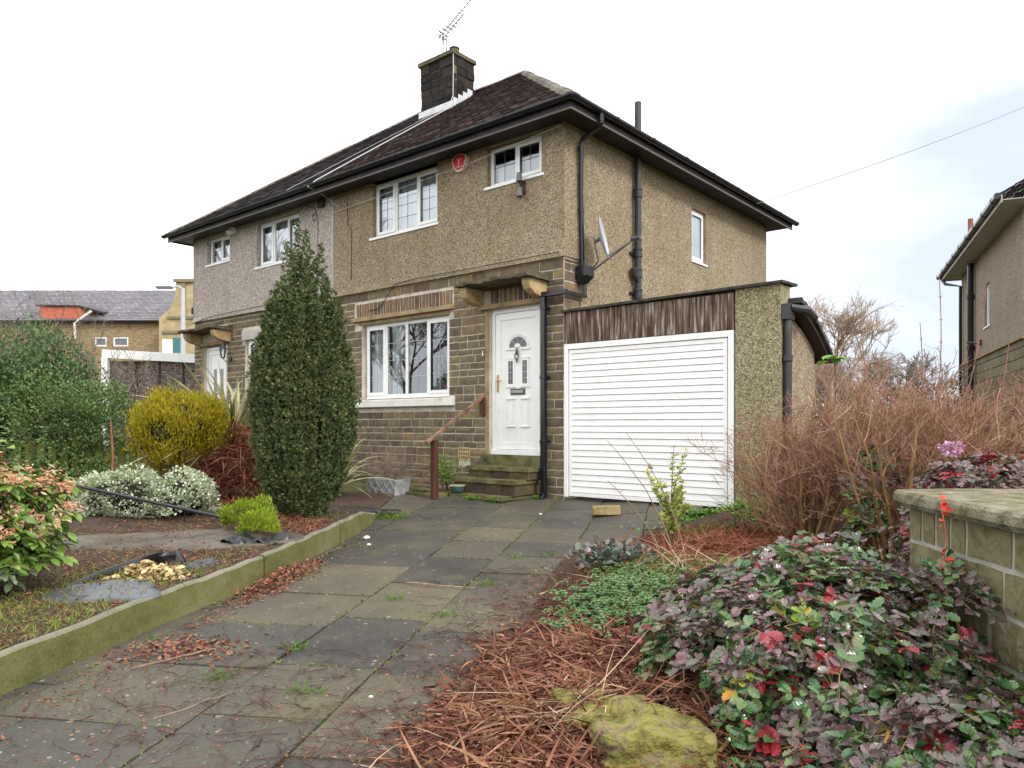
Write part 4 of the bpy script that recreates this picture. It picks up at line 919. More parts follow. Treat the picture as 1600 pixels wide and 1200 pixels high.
for li, (a, b) in enumerate(zip(bounds, bounds[1:])):
    s = -6.6 + (li * .37) % .8
    while s < 6.8:
        L = rnd.choice([.62, .66, .9, .92, .75]); t = s + L
        cs = [O + e2 * (a + .005 + rnd.uniform(-.004, .004)) + e1 * (s + .005), O + e2 * (b - .005) + e1 * (s + .005 + rnd.uniform(-.008, .008)), O + e2 * (b - .005 + rnd.uniform(-.004, .004)) + e1 * (t - .005), O + e2 * (a + .005) + e1 * (t - .005 + rnd.uniform(-.008, .008))]
        mid = (cs[0] + cs[2]) / 2
        loc = HF.inverted() @ Vector((mid.x, mid.y, 0))
        if mid.y < 10.8 and not (loc.y > .05) and mid.x > kx(mid.y) - .45 and mid.x < 3.2:
            tz, tx, ty = rnd.uniform(-.004, .006), rnd.uniform(-.008, .008), rnd.uniform(-.008, .008); nu, nv = 6, 6; vs = []; fs = []
            for q in range(nv + 1):
                for p in range(nu + 1):
                    u, v = p / nu, q / nv; P = (cs[0] * (1 - u) + cs[1] * u) * (1 - v) + (cs[3] * (1 - u) + cs[2] * u) * v; ed = p in (0, nu) or q in (0, nv)
                    if ed: P = P + Vector((rnd.uniform(-.004, .004), rnd.uniform(-.004, .004)))
                    vs.append((P.x, P.y, G(P.x, P.y) + tz + tx * (u - .5) + ty * (v - .5) + .003 * noise.noise(Vector((P.x * 3, P.y * 3, 0))) - (.004 if ed else 0)))
            ww = nu + 1; fs = [(q * ww + p, q * ww + p + 1, (q + 1) * ww + p + 1, (q + 1) * ww + p) for q in range(nv) for p in range(nu)]
            ring = list(range(ww)) + [q * ww + nu for q in range(1, nv + 1)] + [nv * ww + p for p in range(nu - 1, -1, -1)] + [q * ww for q in range(nv - 1, 0, -1)]
            n0 = len(vs); vs += [(vs[i][0], vs[i][1], vs[i][2] - .05) for i in ring]; m_ = len(ring); fs += [(ring[i], n0 + i, n0 + (i + 1) % m_, ring[(i + 1) % m_]) for i in range(m_)]
            fm.add(vs, fs); JO += [(cs[0], cs[1]), (cs[1], cs[2])]
        s = t
obj('driveway', fm, M_flag(), kind='structure')
V, F = sheet(-4.2, 3.3, -2, 10.9, .3, lambda x, y: G(x, y) - .016)
obj('joint_bedding', (V, F), M_noise('joint_dirt', [(.018, .014, .010), (.035, .035, .015), (.06, .07, .02)], 6, .95, .8, 60), kind='structure')

# kerb of long concrete edging pieces
def M_kerb():
    m, t, b, N = nodes('green_algae_concrete'); tc = N('ShaderNodeTexCoord'); g = N('ShaderNodeNewGeometry'); sp = N('ShaderNodeSeparateXYZ', {0: g.outputs['Normal']})
    n = N('ShaderNodeTexNoise', {'Vector': tc.outputs['Object'], 'Scale': 2.6, 'Detail': 10, 'Roughness': .72}); n2 = N('ShaderNodeTexNoise', {'Vector': tc.outputs['Object'], 'Scale': 60, 'Detail': 5, 'Roughness': .8})
    a = ramp(N, n.outputs['Fac'], [(.3, (.075, .08, .022)), (.5, (.135, .135, .045)), (.7, (.19, .175, .09))]); c = ramp(N, n.outputs['Fac'], [(.3, (.12, .12, .08)), (.6, (.24, .23, .18))])
    f = N('ShaderNodeMapRange', {0: sp.outputs[2], 1: .4, 2: .8}); x = N('ShaderNodeMixRGB', {0: f.outputs[0], 1: a, 2: c}); s2 = N('ShaderNodeMapRange', {0: n2.outputs['Fac'], 1: .3, 2: .7, 3: .7, 4: 1.3})
    y = N('ShaderNodeMixRGB', {0: 1, 1: x.outputs[0], 2: s2.outputs[0]}, blend_type='MULTIPLY'); t.links.new(y.outputs[0], b.inputs['Base Color']); b.inputs['Roughness'].default_value = .9; b.inputs['Specular IOR Level'].default_value = .2
    bp = N('ShaderNodeBump', {'Height': n2.outputs['Fac'], 'Strength': .7, 'Distance': .008}); t.links.new(bp.outputs[0], b.inputs['Normal']); return m
KM = M_kerb()
segs = [[(-4.3, -2), (-3.9, 0), (-3.25, 2.0), (-2.66, 3.75)], [(-2.65, 3.78), (-2.34, 5), (-2.14, 5.6), (-2.02, 6.1)], [(-2.015, 6.13), (-1.89, 6.7), (-1.73, 7.55)], [(-1.725, 7.58), (-1.64, 8.1), (-1.60, 8.55), (-1.62, 8.95)]]
for i, sg in enumerate(segs):
    k = MB(); pts = []
    for (a, b), (c, d) in zip(sg, sg[1:]):
        n = 6
        for q in range(n + (1 if (c, d) == sg[-1] else 0)): pts.append((a + (c - a) * q / n, b + (d - b) * q / n))
    vs = []; fs = []
    for j, (x, y) in enumerate(pts):
        p0, p1 = Vector(pts[max(0, j - 1)]), Vector(pts[min(len(pts) - 1, j + 1)]); t = (p1 - p0).normalized(); nn_ = Vector((t.y, -t.x)); h = .205 + .006 * math.sin(j * 1.7) - (.13 * ss(y, 8.1, 8.95) if i == 3 else 0); g = G(x, y)
        for w_, z_ in ((.0, -.12), (.0, h - .012), (-.012, h), (-.05, h + .002), (-.062, h - .01), (-.062, -.12)): vs.append((x + nn_.x * w_, y + nn_.y * w_, g + z_))
    for j in range(len(pts) - 1):
        for q in range(5): fs.append((j * 6 + q, j * 6 + q + 1, (j + 1) * 6 + q + 1, (j + 1) * 6 + q))
    fs += [tuple(range(6)), tuple((len(pts) - 1) * 6 + q for q in range(5, -1, -1))]
    k.add(vs, fs)
    obj('kerb_edging', k, KM, None, label=['mossy concrete edging piece nearest the camera, at the left edge', 'long mossy concrete edging piece beside the pile of red leaves', 'mossy concrete edging piece in front of the columnar yew', 'curved mossy edging piece that tapers down at the house end'][i], cat='kerb edging', group='concrete edging along the drive')

# weeds and moss along the joints; leaf litter; twigs
def inview(x, y): return y > 1.2 and abs(x) < .72 * y + .3
GRASS = M_island('grass_blades', [(.05, .12, .015), (.10, .20, .03), (.16, .26, .04), (.22, .24, .08)], .6, 2, .4, transl=.3)
P = []; D = []; Lh = []
tuft_pts = [(-.45, 5.2), (.02, 6.9), (.35, 7.0), (-.9, 5.6), (-1.3, 4.55), (-1.6, 4.1), (-.2, 6.0), (-1.05, 3.9)]
for (a, b) in JO:
    m_ = (a + b) / 2
    if not inview(m_.x, m_.y) or rnd.random() > .55: continue
    for q in range(rnd.randint(1, 3)):
        c = a.lerp(b, rnd.random())
        if c.x < kx(c.y) or c.x > dxr(c.y) + .2: continue
        n = rnd.randint(5, 22); sp = rnd.uniform(.02, .09)
        for _ in range(n):
            t = (b - a).normalized() * rnd.gauss(0, sp); x, y = c.x + t.x + rnd.gauss(0, .006), c.y + t.y + rnd.gauss(0, .006); P.append((x, y, G(x, y) - .01)); D.append((rnd.gauss(0, .6), rnd.gauss(0, .6), .8)); Lh.append(rnd.uniform(.015, .045))
for (x0, y0) in tuft_pts:
    for _ in range(70): x, y = x0 + rnd.gauss(0, .05), y0 + rnd.gauss(0, .03); P.append((x, y, G(x, y) - .01)); D.append((rnd.gauss(0, .6), rnd.gauss(0, .6), .9)); Lh.append(rnd.uniform(.03, .09))
obj('joint_weeds', strips(np.array(P), D, np.array(Lh), .006, .6, 3), GRASS, label='small grass tufts and weeds growing in the joints of the flags', cat='weeds', kind='stuff')
MOSS = M_island('joint_moss', [(.05, .06, .015), (.12, .13, .03), (.18, .17, .05), (.10, .07, .04)], .95, 5, .5)
mp_ = []; 
for (a, b) in JO:
    m_ = (a + b) / 2
    if not inview(m_.x, m_.y): continue
    n = int((b - a).length * rnd.choice([6, 30, 70]))
    for _ in range(n):
        c = a.lerp(b, rnd.random()); mp_.append((c.x + rnd.gauss(0, .008), c.y + rnd.gauss(0, .008), G(c.x, c.y) + rnd.uniform(-.01, .004)))
mp_ = np.array(mp_); obj('joint_moss', leaves(mp_, rng.normal(0, 1, (len(mp_), 3)) * [1, 1, .4], rng.uniform(.008, .024, len(mp_)), 'round', wob=.7), MOSS, label='yellow green moss filling the joints of the flags', cat='moss', kind='stuff')

LIT = M_island('dead_red_leaves', [(.06, .022, .015), (.13, .045, .028), (.22, .085, .05), (.30, .15, .09), (.10, .05, .035)], .7, 4, .3)
def litter(name, label, cx, cy, rx, ry, n, gf, size=(.02, .045), mat=LIT, h=.04, rot=0, kind='stuff', cat='leaf litter', tmp='oval'):
    a = rng.normal(0, .5, (n, 2)); ca, sa = math.cos(rot), math.sin(rot); P = []
    for u, v in a:
        x = cx + rx * u * ca - ry * v * sa; y = cy + rx * u * sa + ry * v * ca
        if gf is GB and x > kx(y) - .07: x = kx(y) - .07 - abs(rnd.gauss(0, .5))
        if gf is G and x < kx(y) + .02: x = kx(y) + .02 + abs(rnd.gauss(0, .05))
        P.append((x, y, gf(x, y) + .006 + abs(rnd.gauss(0, h)) * max(0, 1 - (u * u + v * v))))
    D = rng.normal(0, 1, (n, 3)) * [1, 1, .35]
    return obj(name, leaves(P, D, rng.uniform(*size, n), tmp, wob=.5), mat, label=label, cat=cat, kind=kind)
litter('leaf_pile', 'pile of red brown dead leaves against the kerb', -1.86, 6.15, .17, .62, 900, G, h=.05, rot=.25 - 1.57 * 0 - .45)
litter('leaf_scatter', 'loose patch of dark red leaves on the near left flags', -1.92, 4.50, .42, .25, 420, G, h=.02)
litter('leaf_crumbs', 'brown leaf crumbs scattered along the right side of the drive', .0, 4.9, .45, 2.0, 1700, G, (.008, .028), h=.008, rot=-.3)
litter('fallen_leaves', 'scattered bits of leaf on the near left part of the drive', -1.6, 3.7, 1.3, .8, 520, G, (.008, .025), h=.002)
litter('leaf_drift', 'thin line of leaf crumbs lying at the foot of the kerb', -2.05, 5.2, .12, 2.6, 900, lambda x, y: G(x, y), (.008, .028), h=.006, rot=-.18)
TW = M_island('dead_twigs', [(.03, .015, .012), (.07, .03, .022), (.13, .06, .04), (.05, .035, .03)], .8, 3, .2)
tw = MB()
def ground_twig(x, y, L, gf, k=4, r=.0035, mbx=None):
    a = rnd.uniform(0, 6.28); p = Vector((x, y)); pts = []
    for i in range(k + 1):
        pts.append((p.x, p.y, gf(p.x, p.y) + .008 + (.012 if 0 < i < k else 0) * rnd.random())); a += rnd.gauss(0, .35); p = p + Vector((math.cos(a), math.sin(a))) * L / k
    (mbx or tw).tube(pts, [r * (1 - .6 * i / k) for i in range(k + 1)], 3, cap=False); return pts
for _ in range(520):
    if rnd.random() < .55: x, y = rnd.gauss(-1.35, .75), rnd.gauss(3.7, .55)
    else: y = rnd.uniform(2.9, 6.6); x = dxr(y) - abs(rnd.gauss(0, .35))
    if x < kx(y) + .04: continue
    pts = ground_twig(x, y, rnd.uniform(.05, .32), G, r=rnd.uniform(.0012, .0028))
    if rnd.random() < .7: q = rnd.choice(pts[1:]); ground_twig(q[0], q[1], rnd.uniform(.03, .15), G, 3, .0013)
obj('twig_litter', tw, TW, label='thin dark dead twigs strewn over the near flags', cat='twigs', kind='stuff')
PALE = M_noise('pale_dead_stick', [(.10, .06, .04), (.24, .17, .12), (.38, .30, .22)], 9, .8, .4)
for (A, B, r, lb) in (((-.85, 6.0), (-.28, 5.82), .006, 'long pale stick lying across the middle of the drive'), ((-2.12, 4.18), (-1.72, 4.55), .006, 'pale stick lying on the red leaves near the kerb'), ((-1.70, 3.55), (-1.42, 3.88), .003, 'thin pale stick on the nearest flags')):
    m = MB(); A, B = Vector(A), Vector(B); pts = []
    for i in range(9): c = A.lerp(B, i / 8) + Vector((rnd.gauss(0, .004), rnd.gauss(0, .006))); pts.append((c.x, c.y, G(c.x, c.y) + .016 + .004 * rnd.random()))
    m.tube(pts, [r, r * 1.1, r, r * 1.05, r * .9, r * .9, r * .8, r * .7, r * .5], 7); obj('stick', m, PALE, label=lb, cat='stick', group='pale sticks on the drive')

def rock(name, c, s, seed, mat, label, cat='rock', amp=.22, group=None, box=0, frame=I4):
    bm = bmesh.new(); bmesh.ops.create_icosphere(bm, subdivisions=4, radius=1); V = []
    for v in bm.verts:
        p = v.co.copy()
        if box: m_ = max(abs(p.x), abs(p.y), abs(p.z)); p = p.lerp(p / m_, box)
        n = noise.noise(p * 1.3 + Vector((seed, 0, 0))) * amp + noise.noise(p * 4 + Vector((seed, 3, 0))) * amp * .3 + noise.noise(p * 11) * amp * .1
        p = p * (1 + n); V.append((c[0] + p.x * s[0], c[1] + p.y * s[1], c[2] + p.z * s[2]))
    F = [tuple(v.index for v in f.verts) for f in bm.faces]; bm.free()
    return obj(name, (V, F), mat, None, frame, smooth=True, label=label, cat=cat, group=group)
ROCK = M_noise('mossy_boulder', [(.05, .045, .022), (.13, .12, .035), (.23, .21, .06), (.20, .16, .09), (.12, .09, .055)], 9, .95, 1, 22, detail=10, bdist=.05)
rock('mossy_rock', (.56, 3.02, -.34), (.23, .16, .15), 1, ROCK, 'big yellow mossy rock at the bottom of the picture', group='mossy rocks', box=.8, amp=.34)
rock('mossy_rock', (.40, 3.30, -.34), (.21, .15, .13), 5, ROCK, 'mossy rock lying behind the big yellow one', group='mossy rocks', box=.8, amp=.36)
rock('mossy_rock', (.16, 2.83, -.43), (.16, .10, .06), 9, ROCK, 'flat low rock edge at the very bottom of the picture', group='mossy rocks', box=.3)
BR = M_noise('tan_stone_block', [(.16, .12, .05), (.28, .22, .10), (.34, .28, .15)], 6, .9, .6, 50)
b = MB(); b.box(.955, 1.30, 8.93, 9.07, G(1.1, 9) + .0, G(1.1, 9) + .115, .012); obj('stone_block', b, BR, label='loose tan stone block lying in front of the garage door', cat='stone block', bevel=.015)
WS = M_plain('white_stone', (.6, .6, .58), .8)
for (x, y, s, lb) in ((-1.50, 7.75, .035, 'white stone on the drive beside the curved kerb'), (-1.42, 7.45, .02, 'smaller white stone nearer the camera than the kerb stone'), (-.72, 3.83, .012, 'tiny white pebble on the yellowish near flag'), (.35, 9.2, .02, 'small white pebble in front of the steps and garage')):
    rock('white_stone', (x, y, G(x, y) + s * .5), (s, s * .8, s * .6), x * 7, WS, lb, 'stone', .2, 'white stones on the drive')

# ------------------------------------------------------------------ planting, left bed
STEM = M_noise('brown_stem', [(.05, .03, .02), (.12, .08, .05), (.18, .13, .09)], 9, .85, .4)
# columnar yew
YEW = M_island('yew_needles', [(.026, .042, .016), (.056, .084, .030), (.10, .13, .045), (.15, .175, .062), (.23, .20, .07)], .6, 4, .35, spec=.35, transl=.08)
yt = thing('columnar_yew', 'tall dark green columnar yew standing in the bed', 'tree', (-2.22, 8.0, GB(-2.22, 8.0)))
ybx, yby, yz0 = -2.24, 8.05, GB(-2.22, 8.0)
def yew_r(t):   # radius at height fraction
    pts = [(0, .20), (.05, .30), (.12, .44), (.25, .545), (.4, .565), (.55, .52), (.7, .44), (.82, .34), (.92, .2), (1, .05)]
    for (a, b), (c, d) in zip(pts, pts[1:]):
        if t <= c: return b + (d - b) * (t - a) / (c - a)
    return .03
# leaders: near vertical shoots packed together
YP = []; YD = []; YS = []; core = MB(); trunk = MB()
leaders = []
for i in range(96):
    if i < 36: a = i * 6.283 / 36 + rnd.uniform(-.06, .06); rr = rnd.uniform(.90, 1.06); top = rnd.uniform(.55, .80)
    else: a = rnd.uniform(0, 6.283); rr = math.sqrt(rnd.uniform(0, .75)); top = rnd.uniform(.5, .98) * (1 - .28 * rr ** 2)
    leaders.append((a, rr, min(1, top)))
leaders += [(2.8, .25, 1.06), (1.0, .12, 1.03), (5.5, .3, .99), (4.2, .55, .95), (6.1, .72, .97), (3.3, .6, .98), (0, .5, .93), (3.0, .8, .86), (.2, .85, .84), (5.2, .8, .8), (3.9, .8, .83), (4.7, .85, .78)]
HT = 2.98
for (a, rr, top) in leaders:
    n = int(HT * top / .047)
    for j in range(n):
        t = j / n * top
        if rr < .55 and t < top - .28: continue
        R_ = yew_r(t / max(.9, 1)) * (rr ** .6 if t < .9 else rr) * .86 + rnd.uniform(-.022, .03) * rr + .05 * noise.noise(Vector((math.cos(a) * 4.5, math.sin(a) * 4.5, t * 5))) * rr
        if t > .85: R_ = yew_r(.85) * rr * (1 - (t - .85) * .5)
        x = ybx + R_ * math.cos(a); y = yby + R_ * math.sin(a) * .95; z = yz0 + .02 + t * HT
        cl = .066 * (1 - .75 * max(0, (t / top - .9)) / .1) * (.62 + .9 * noise.noise(Vector((a * 6, rr * 5, t * 26))))
        for q in range(16 if rr > .85 else 9):
            an = rnd.uniform(0, 6.283); YP.append((x + cl * math.cos(an) * rnd.uniform(.3, 1), y + cl * math.sin(an) * rnd.uniform(.3, 1), z + rnd.uniform(-.02, .02))); YD.append((math.cos(an) * .8 + .3 * math.cos(a), math.sin(an) * .8 + .3 * math.sin(a), rnd.uniform(.3, 1.3))); YS.append(rnd.uniform(.022, .05))
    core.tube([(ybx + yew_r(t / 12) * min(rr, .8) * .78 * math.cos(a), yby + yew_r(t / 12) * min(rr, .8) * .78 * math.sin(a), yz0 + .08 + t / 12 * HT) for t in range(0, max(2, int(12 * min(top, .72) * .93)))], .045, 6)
YP = np.array(YP); YD = np.array(YD); YS = np.array(YS)
# sprigs: each point gives a little fan of needles
allv = None
fan = []
for q in range(3):
    fan.append(leaves(YP + rng.normal(0, .006, YP.shape), YD + rng.normal(0, .45, YD.shape), YS, 'quad', wob=1.0, wscale=.9))
V = np.vstack([f[0] for f in fan]); F = np.vstack([f[1] + sum(len(g_[0]) for g_ in fan[:i]) for i, f in enumerate(fan)])
obj('foliage', (V, F), YEW, yt)
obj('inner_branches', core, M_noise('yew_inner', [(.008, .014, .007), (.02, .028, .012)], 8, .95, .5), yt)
for a in range(7): trunk.tube([(ybx + .12 * math.cos(a), yby + .12 * math.sin(a), yz0 - .05), (ybx + .17 * math.cos(a), yby + .17 * math.sin(a), yz0 + .35)], .025, 6)
obj('trunk', trunk, STEM, yt)

def shrub(name, label, c, rad, n, leaf, size, mat, cat='shrub', shell=.55, amp=.15, ls=2.2, zmin=-1, updir=.3, wob=.6, group=None, stems=0, stem_mat=None, core=None, wscale=1, stem_base=None, dirn=None, sub=1, extra=None, clip=None, smax=.75):
    P, d = ellip(n, c, rad, shell, zmin); P = lump(P, ls, amp)
    # clumps: pull points towards scattered cluster centres so gaps open between them
    D = d * .8 + np.array([0, 0, updir]) + rng.normal(0, .5, P.shape)
    if dirn is not None: D = D + np.array(dirn)
    gz = np.array([noise.noise(Vector(p) * ls * 2.5) for p in P]); keep = gz > -.28; P, D = P[keep], D[keep]
    if clip: k2 = np.array([clip(*p) for p in P]); P, D = P[k2], D[k2]
    S = rng.uniform(size[0], size[1], len(P)); base = (c[0], c[1], c[2] - rad[2])
    t = thing(name, label, cat, (c[0], c[1], (stem_base or c[2] - rad[2])), group=group)
    obj('foliage', leaves(P, D, S, leaf, wob=wob, wscale=wscale), mat, t)
    if stems:
        m = MB(); zb = stem_base if stem_base is not None else c[2] - rad[2]
        for _ in range(stems):
            i = rnd.randrange(len(P)); q = Vector(P[i]); b = Vector((c[0] + rnd.gauss(0, rad[0] * .15), c[1] + rnd.gauss(0, rad[1] * .15), zb - .02)); mid = b.lerp(q, .5) + Vector((rnd.gauss(0, .03), rnd.gauss(0, .03), -.04)) + (b - q) * 0
            mid.x = b.x + (q.x - b.x) * .35; mid.y = b.y + (q.y - b.y) * .35
            m.tube([b, mid, q], [.009 * smax / .75, .006 * smax / .75, .0025], 4, cap=False)
        obj('stems', m, stem_mat or STEM, t)
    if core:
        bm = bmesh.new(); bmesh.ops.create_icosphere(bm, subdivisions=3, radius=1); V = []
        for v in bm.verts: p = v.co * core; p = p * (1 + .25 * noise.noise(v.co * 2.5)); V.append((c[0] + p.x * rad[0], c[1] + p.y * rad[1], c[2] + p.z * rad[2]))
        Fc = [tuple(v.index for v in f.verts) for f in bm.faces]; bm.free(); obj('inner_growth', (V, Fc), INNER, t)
    if extra: extra(t, P, D)
    return t
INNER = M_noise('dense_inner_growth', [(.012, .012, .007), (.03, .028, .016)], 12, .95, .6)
YEL = M_island('golden_heather', [(.14, .13, .010), (.24, .215, .012), (.34, .285, .016), (.40, .30, .02), (.20, .20, .02)], .6, 3, .5, transl=.15)
yg = GB(-4.4, 9.9)
def yextra(t, P, D):
    m = MB()
    for _ in range(260):
        a = rnd.uniform(0, 6.28); r = rnd.random() ** .5; b = Vector((-4.3 + .25 * r * math.cos(a), 9.9 + .25 * r * math.sin(a), yg)); e = Vector((-4.35 + .70 * r * math.cos(a), 9.9 + .60 * r * math.sin(a), yg + rnd.uniform(.4, .85)))
        m.tube([b, b.lerp(e, .5) + Vector((rnd.gauss(0, .03), rnd.gauss(0, .03), .04)), e], [.005, .004, .002], 3, cap=False)
    obj('bare_lower_twigs', m, M_noise('heather_twigs', [(.10, .07, .04), (.22, .17, .10)], 9, .85, .3), t)
    NQ = 17000; Q = P[rng.integers(0, len(P), NQ)] + rng.normal(0, .05, (NQ, 3)); DD = unit(Q - np.array([-4.35, 9.9, .5])) * .6 + np.array([0, 0, .8]) + rng.normal(0, .35, (NQ, 3))
    obj('young_shoots', leaves(Q, DD, rng.uniform(.03, .07, NQ), 'quad', wob=1, wscale=.45), YEL, t)
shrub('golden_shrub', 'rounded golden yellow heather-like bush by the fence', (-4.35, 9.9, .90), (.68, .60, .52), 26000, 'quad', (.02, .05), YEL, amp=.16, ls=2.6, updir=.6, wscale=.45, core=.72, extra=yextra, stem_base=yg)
DEADR = M_island('dead_red_brown_stalks', [(.08, .022, .015), (.16, .048, .03), (.24, .08, .045), (.34, .16, .09), (.12, .036, .026)], .8, 4, .35)
def mound(name, label, c, rad, n, L, Wd, mat, droop=.7, dirz=.4, kind='stuff', cat='dead stalks', gf=None, shell=.55, seg=4):
    P, d = ellip(n, c, rad, shell, -.2); P = lump(P, 2, .08); D = rng.normal(0, 1, P.shape) * [1, 1, .4] + np.array([0, 0, dirz])
    if gf is not None: P[:, 2] = np.maximum(P[:, 2], np.array([gf(p[0], p[1]) + .02 for p in P]))
    return obj(name, strips(P, D, rng.uniform(L[0], L[1], n), rng.uniform(Wd[0], Wd[1], n), droop, seg), mat, label=label, cat=cat, kind=kind)
mound('dead_fern_mound', 'heap of collapsed red brown stalks behind the yew', (-3.75, 10.0, .34), (.75, .5, .66), 7500, (.12, .45), (.004, .012), DEADR, gf=GB)
mound('dead_fern_mat', 'low mat of red brown stalks on the soil before the heap', (-3.5, 9.2, .03), (.85, .45, .07), 1600, (.06, .22), (.004, .010), DEADR, gf=GB)
mound('dead_stalk_litter', 'reddish stalk litter on the soil round the yew foot', (-2.25, 7.35, .02), (.5, .5, .05), 700, (.04, .14), (.003, .008), DEADR, gf=GB)
# phormium
PHO = M_island('striped_flax_leaf', [(.08, .11, .04), (.16, .18, .07), (.30, .29, .15), (.46, .41, .25), (.26, .15, .08)], .5, 3, .4, transl=.1)
n = 260; P = np.tile([[-3.95, 10.75, .5]], (n, 1)) + rng.normal(0, .07, (n, 3)) * [1, 1, .1]; an = rng.uniform(0, 6.283, n); el = rng.uniform(.35, 1.35, n)
D = np.stack([np.cos(an) * np.cos(el), np.sin(an) * np.cos(el), np.sin(el)], 1)
o = obj('flax_plant', strips(P, D, rng.uniform(1.0, 1.75, n), rng.uniform(.06, .10, n), 1.05, 8, .25), PHO, label='spiky flax plant with striped sword leaves behind the yew', cat='flax plant')
# second flax at the right of the yew, by the house
n = 60; P = np.tile([[-2.5, 10.7, .15]], (n, 1)) + rng.normal(0, .05, (n, 3)) * [1, 1, .1]; an = rng.uniform(0, 6.283, n); el = rng.uniform(.3, 1.3, n)
D = np.stack([np.cos(an) * np.cos(el), np.sin(an) * np.cos(el), np.sin(el)], 1)
obj('flax_plant', strips(P, D, rng.uniform(.6, 1.2, n), rng.uniform(.025, .045, n), 1.2, 8, .25), PHO, label='smaller flax plant showing between the yew and the bay of stone wall', cat='flax plant')
# evergreen hedge on the far left
HED = M_island('hedge_leaves', [(.025, .055, .025), (.045, .095, .035), (.075, .15, .045), (.13, .22, .07), (.13, .19, .14), (.16, .17, .06)], .45, 1.2, .5, transl=.12, spec=.28)
HEDG = M_island('hedge_grey_leaves', [(.035, .07, .025), (.07, .13, .04), (.15, .21, .08), (.11, .19, .04), (.20, .24, .15)], .45, 1.5, .5, transl=.12)
def hextra(t, P, D):
    m = MB()
    for _ in range(70):
        x, y = rnd.uniform(-8.5, -5.4), rnd.uniform(10.3, 11.6); z = 1.7 - .35 * ss(x, -6.6, -5.4)
        grow(m, (x, y, z), (rnd.gauss(.1, .3), rnd.gauss(0, .3), 1), .006, rnd.uniform(.5, 1.15), 2, .7, (2, 4), .5, .02, 4, 3)
    obj('bare_top_twigs', m, M_noise('hedge_twigs', [(.12, .09, .07), (.25, .2, .16)], 9, .85, .2), t)
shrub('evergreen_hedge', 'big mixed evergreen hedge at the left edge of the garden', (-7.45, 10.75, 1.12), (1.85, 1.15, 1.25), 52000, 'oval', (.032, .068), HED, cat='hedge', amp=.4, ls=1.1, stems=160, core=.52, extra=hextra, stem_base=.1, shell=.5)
shrub('grey_leaved_shrub', 'loose grey green shrub growing in front of the hedge end', (-5.85, 9.85, .98), (.85, .55, .75), 15000, 'oval', (.03, .055), HEDG, amp=.35, ls=1.5, stems=60, stem_base=.15, shell=.3)
shrub('laurel_shrub', 'light green leafy shrub between the golden bush and the grey house door', (-5.35, 12.6, 1.15), (.55, .45, .35), 1500, 'oval', (.05, .09), M_island('laurel_leaf', [(.05, .10, .03), (.12, .20, .05), (.22, .32, .10)], .4, 2, .4, transl=.15), amp=.3, ls=1.5, stems=30, stem_base=.2)
# fence of green palings under the hedge
ft = thing('picket_fence', 'algae green wooden paling fence beneath the hedge', 'fence', (-5.8, 9.75, GB(-5.8, 9.75)))
for i in range(12):
    x = -6.35 + i * .135; y = 9.55 + i * .025; z0 = GB(x, y); m = MB(); h = rnd.uniform(.78, .86); m.add([(x, y, z0 - .05), (x + .09, y + .015, z0 - .05), (x + .09, y + .015, z0 + h - .06), (x + .045, y + .007, z0 + h), (x, y, z0 + h - .06), (x, y + .018, z0 - .05), (x + .09, y + .033, z0 - .05), (x + .09, y + .033, z0 + h - .06), (x + .045, y + .025, z0 + h), (x, y + .018, z0 + h - .06)], [(0, 1, 2, 3, 4), (9, 8, 7, 6, 5), (0, 4, 9, 5), (1, 6, 7, 2), (4, 3, 8, 9), (3, 2, 7, 8)]); obj('paling', m, TIMB, ft)
m = MB()
for zz in (.2, .6): m.tube([(-6.4, 9.60, .03 + zz), (-4.75, 9.90, .05 + zz)], .03, 4)
obj('rail', m, TIMB, ft)
# cut log and stake
m = MB(); lc = Vector((-4.62, 8.85, GB(-4.62, 8.85) + .17)); m.tube([lc, lc + Vector((-.14, .35, 0))], [.085, .085], 14); lg = obj('cut_log', m, STEM, label='short cut log seen end on beside the fence', cat='log')
m = MB(); m.tube([lc + Vector((.003, -.009, 0)), lc + Vector((.001, -.001, 0))], .080, 14); obj('sawn_face', m, M_noise('sawn_wood', [(.16, .14, .10), (.28, .25, .19)], 14, .9, .3), lg)
m = MB(); m.tube([(-4.70, 8.75, -.1), (-4.66, 8.77, .62), (-4.68, 8.76, 1.05)], [.014, .012, .008], 6); obj('garden_stake', m, DEADR, label='thin red brown stake standing beside the cut log', cat='stake')
# white variegated euonymus
EUO = M_island('variegated_small_leaves', [(.14, .20, .09), (.28, .34, .17), (.52, .57, .40), (.74, .77, .64), (.22, .29, .13), (.62, .66, .50)], .5, 6, .2, transl=.15)
for (c, r, n, lb) in (((-4.15, 8.0, .06), (.60, .36, .30), 9000, 'larger white variegated bush touching the pink shrub'), ((-3.52, 8.02, .05), (.36, .30, .29), 5500, 'rounder right hand white variegated bush under the pole')):
    c = (c[0], c[1], GB(c[0], c[1]) + .17)
    shrub('variegated_shrub', lb, c, r, n, 'round', (.018, .034), EUO, amp=.16, ls=3.5, stems=40, core=.6, stem_base=c[2] - .2, group='white variegated bushes', shell=.7, zmin=-.5)
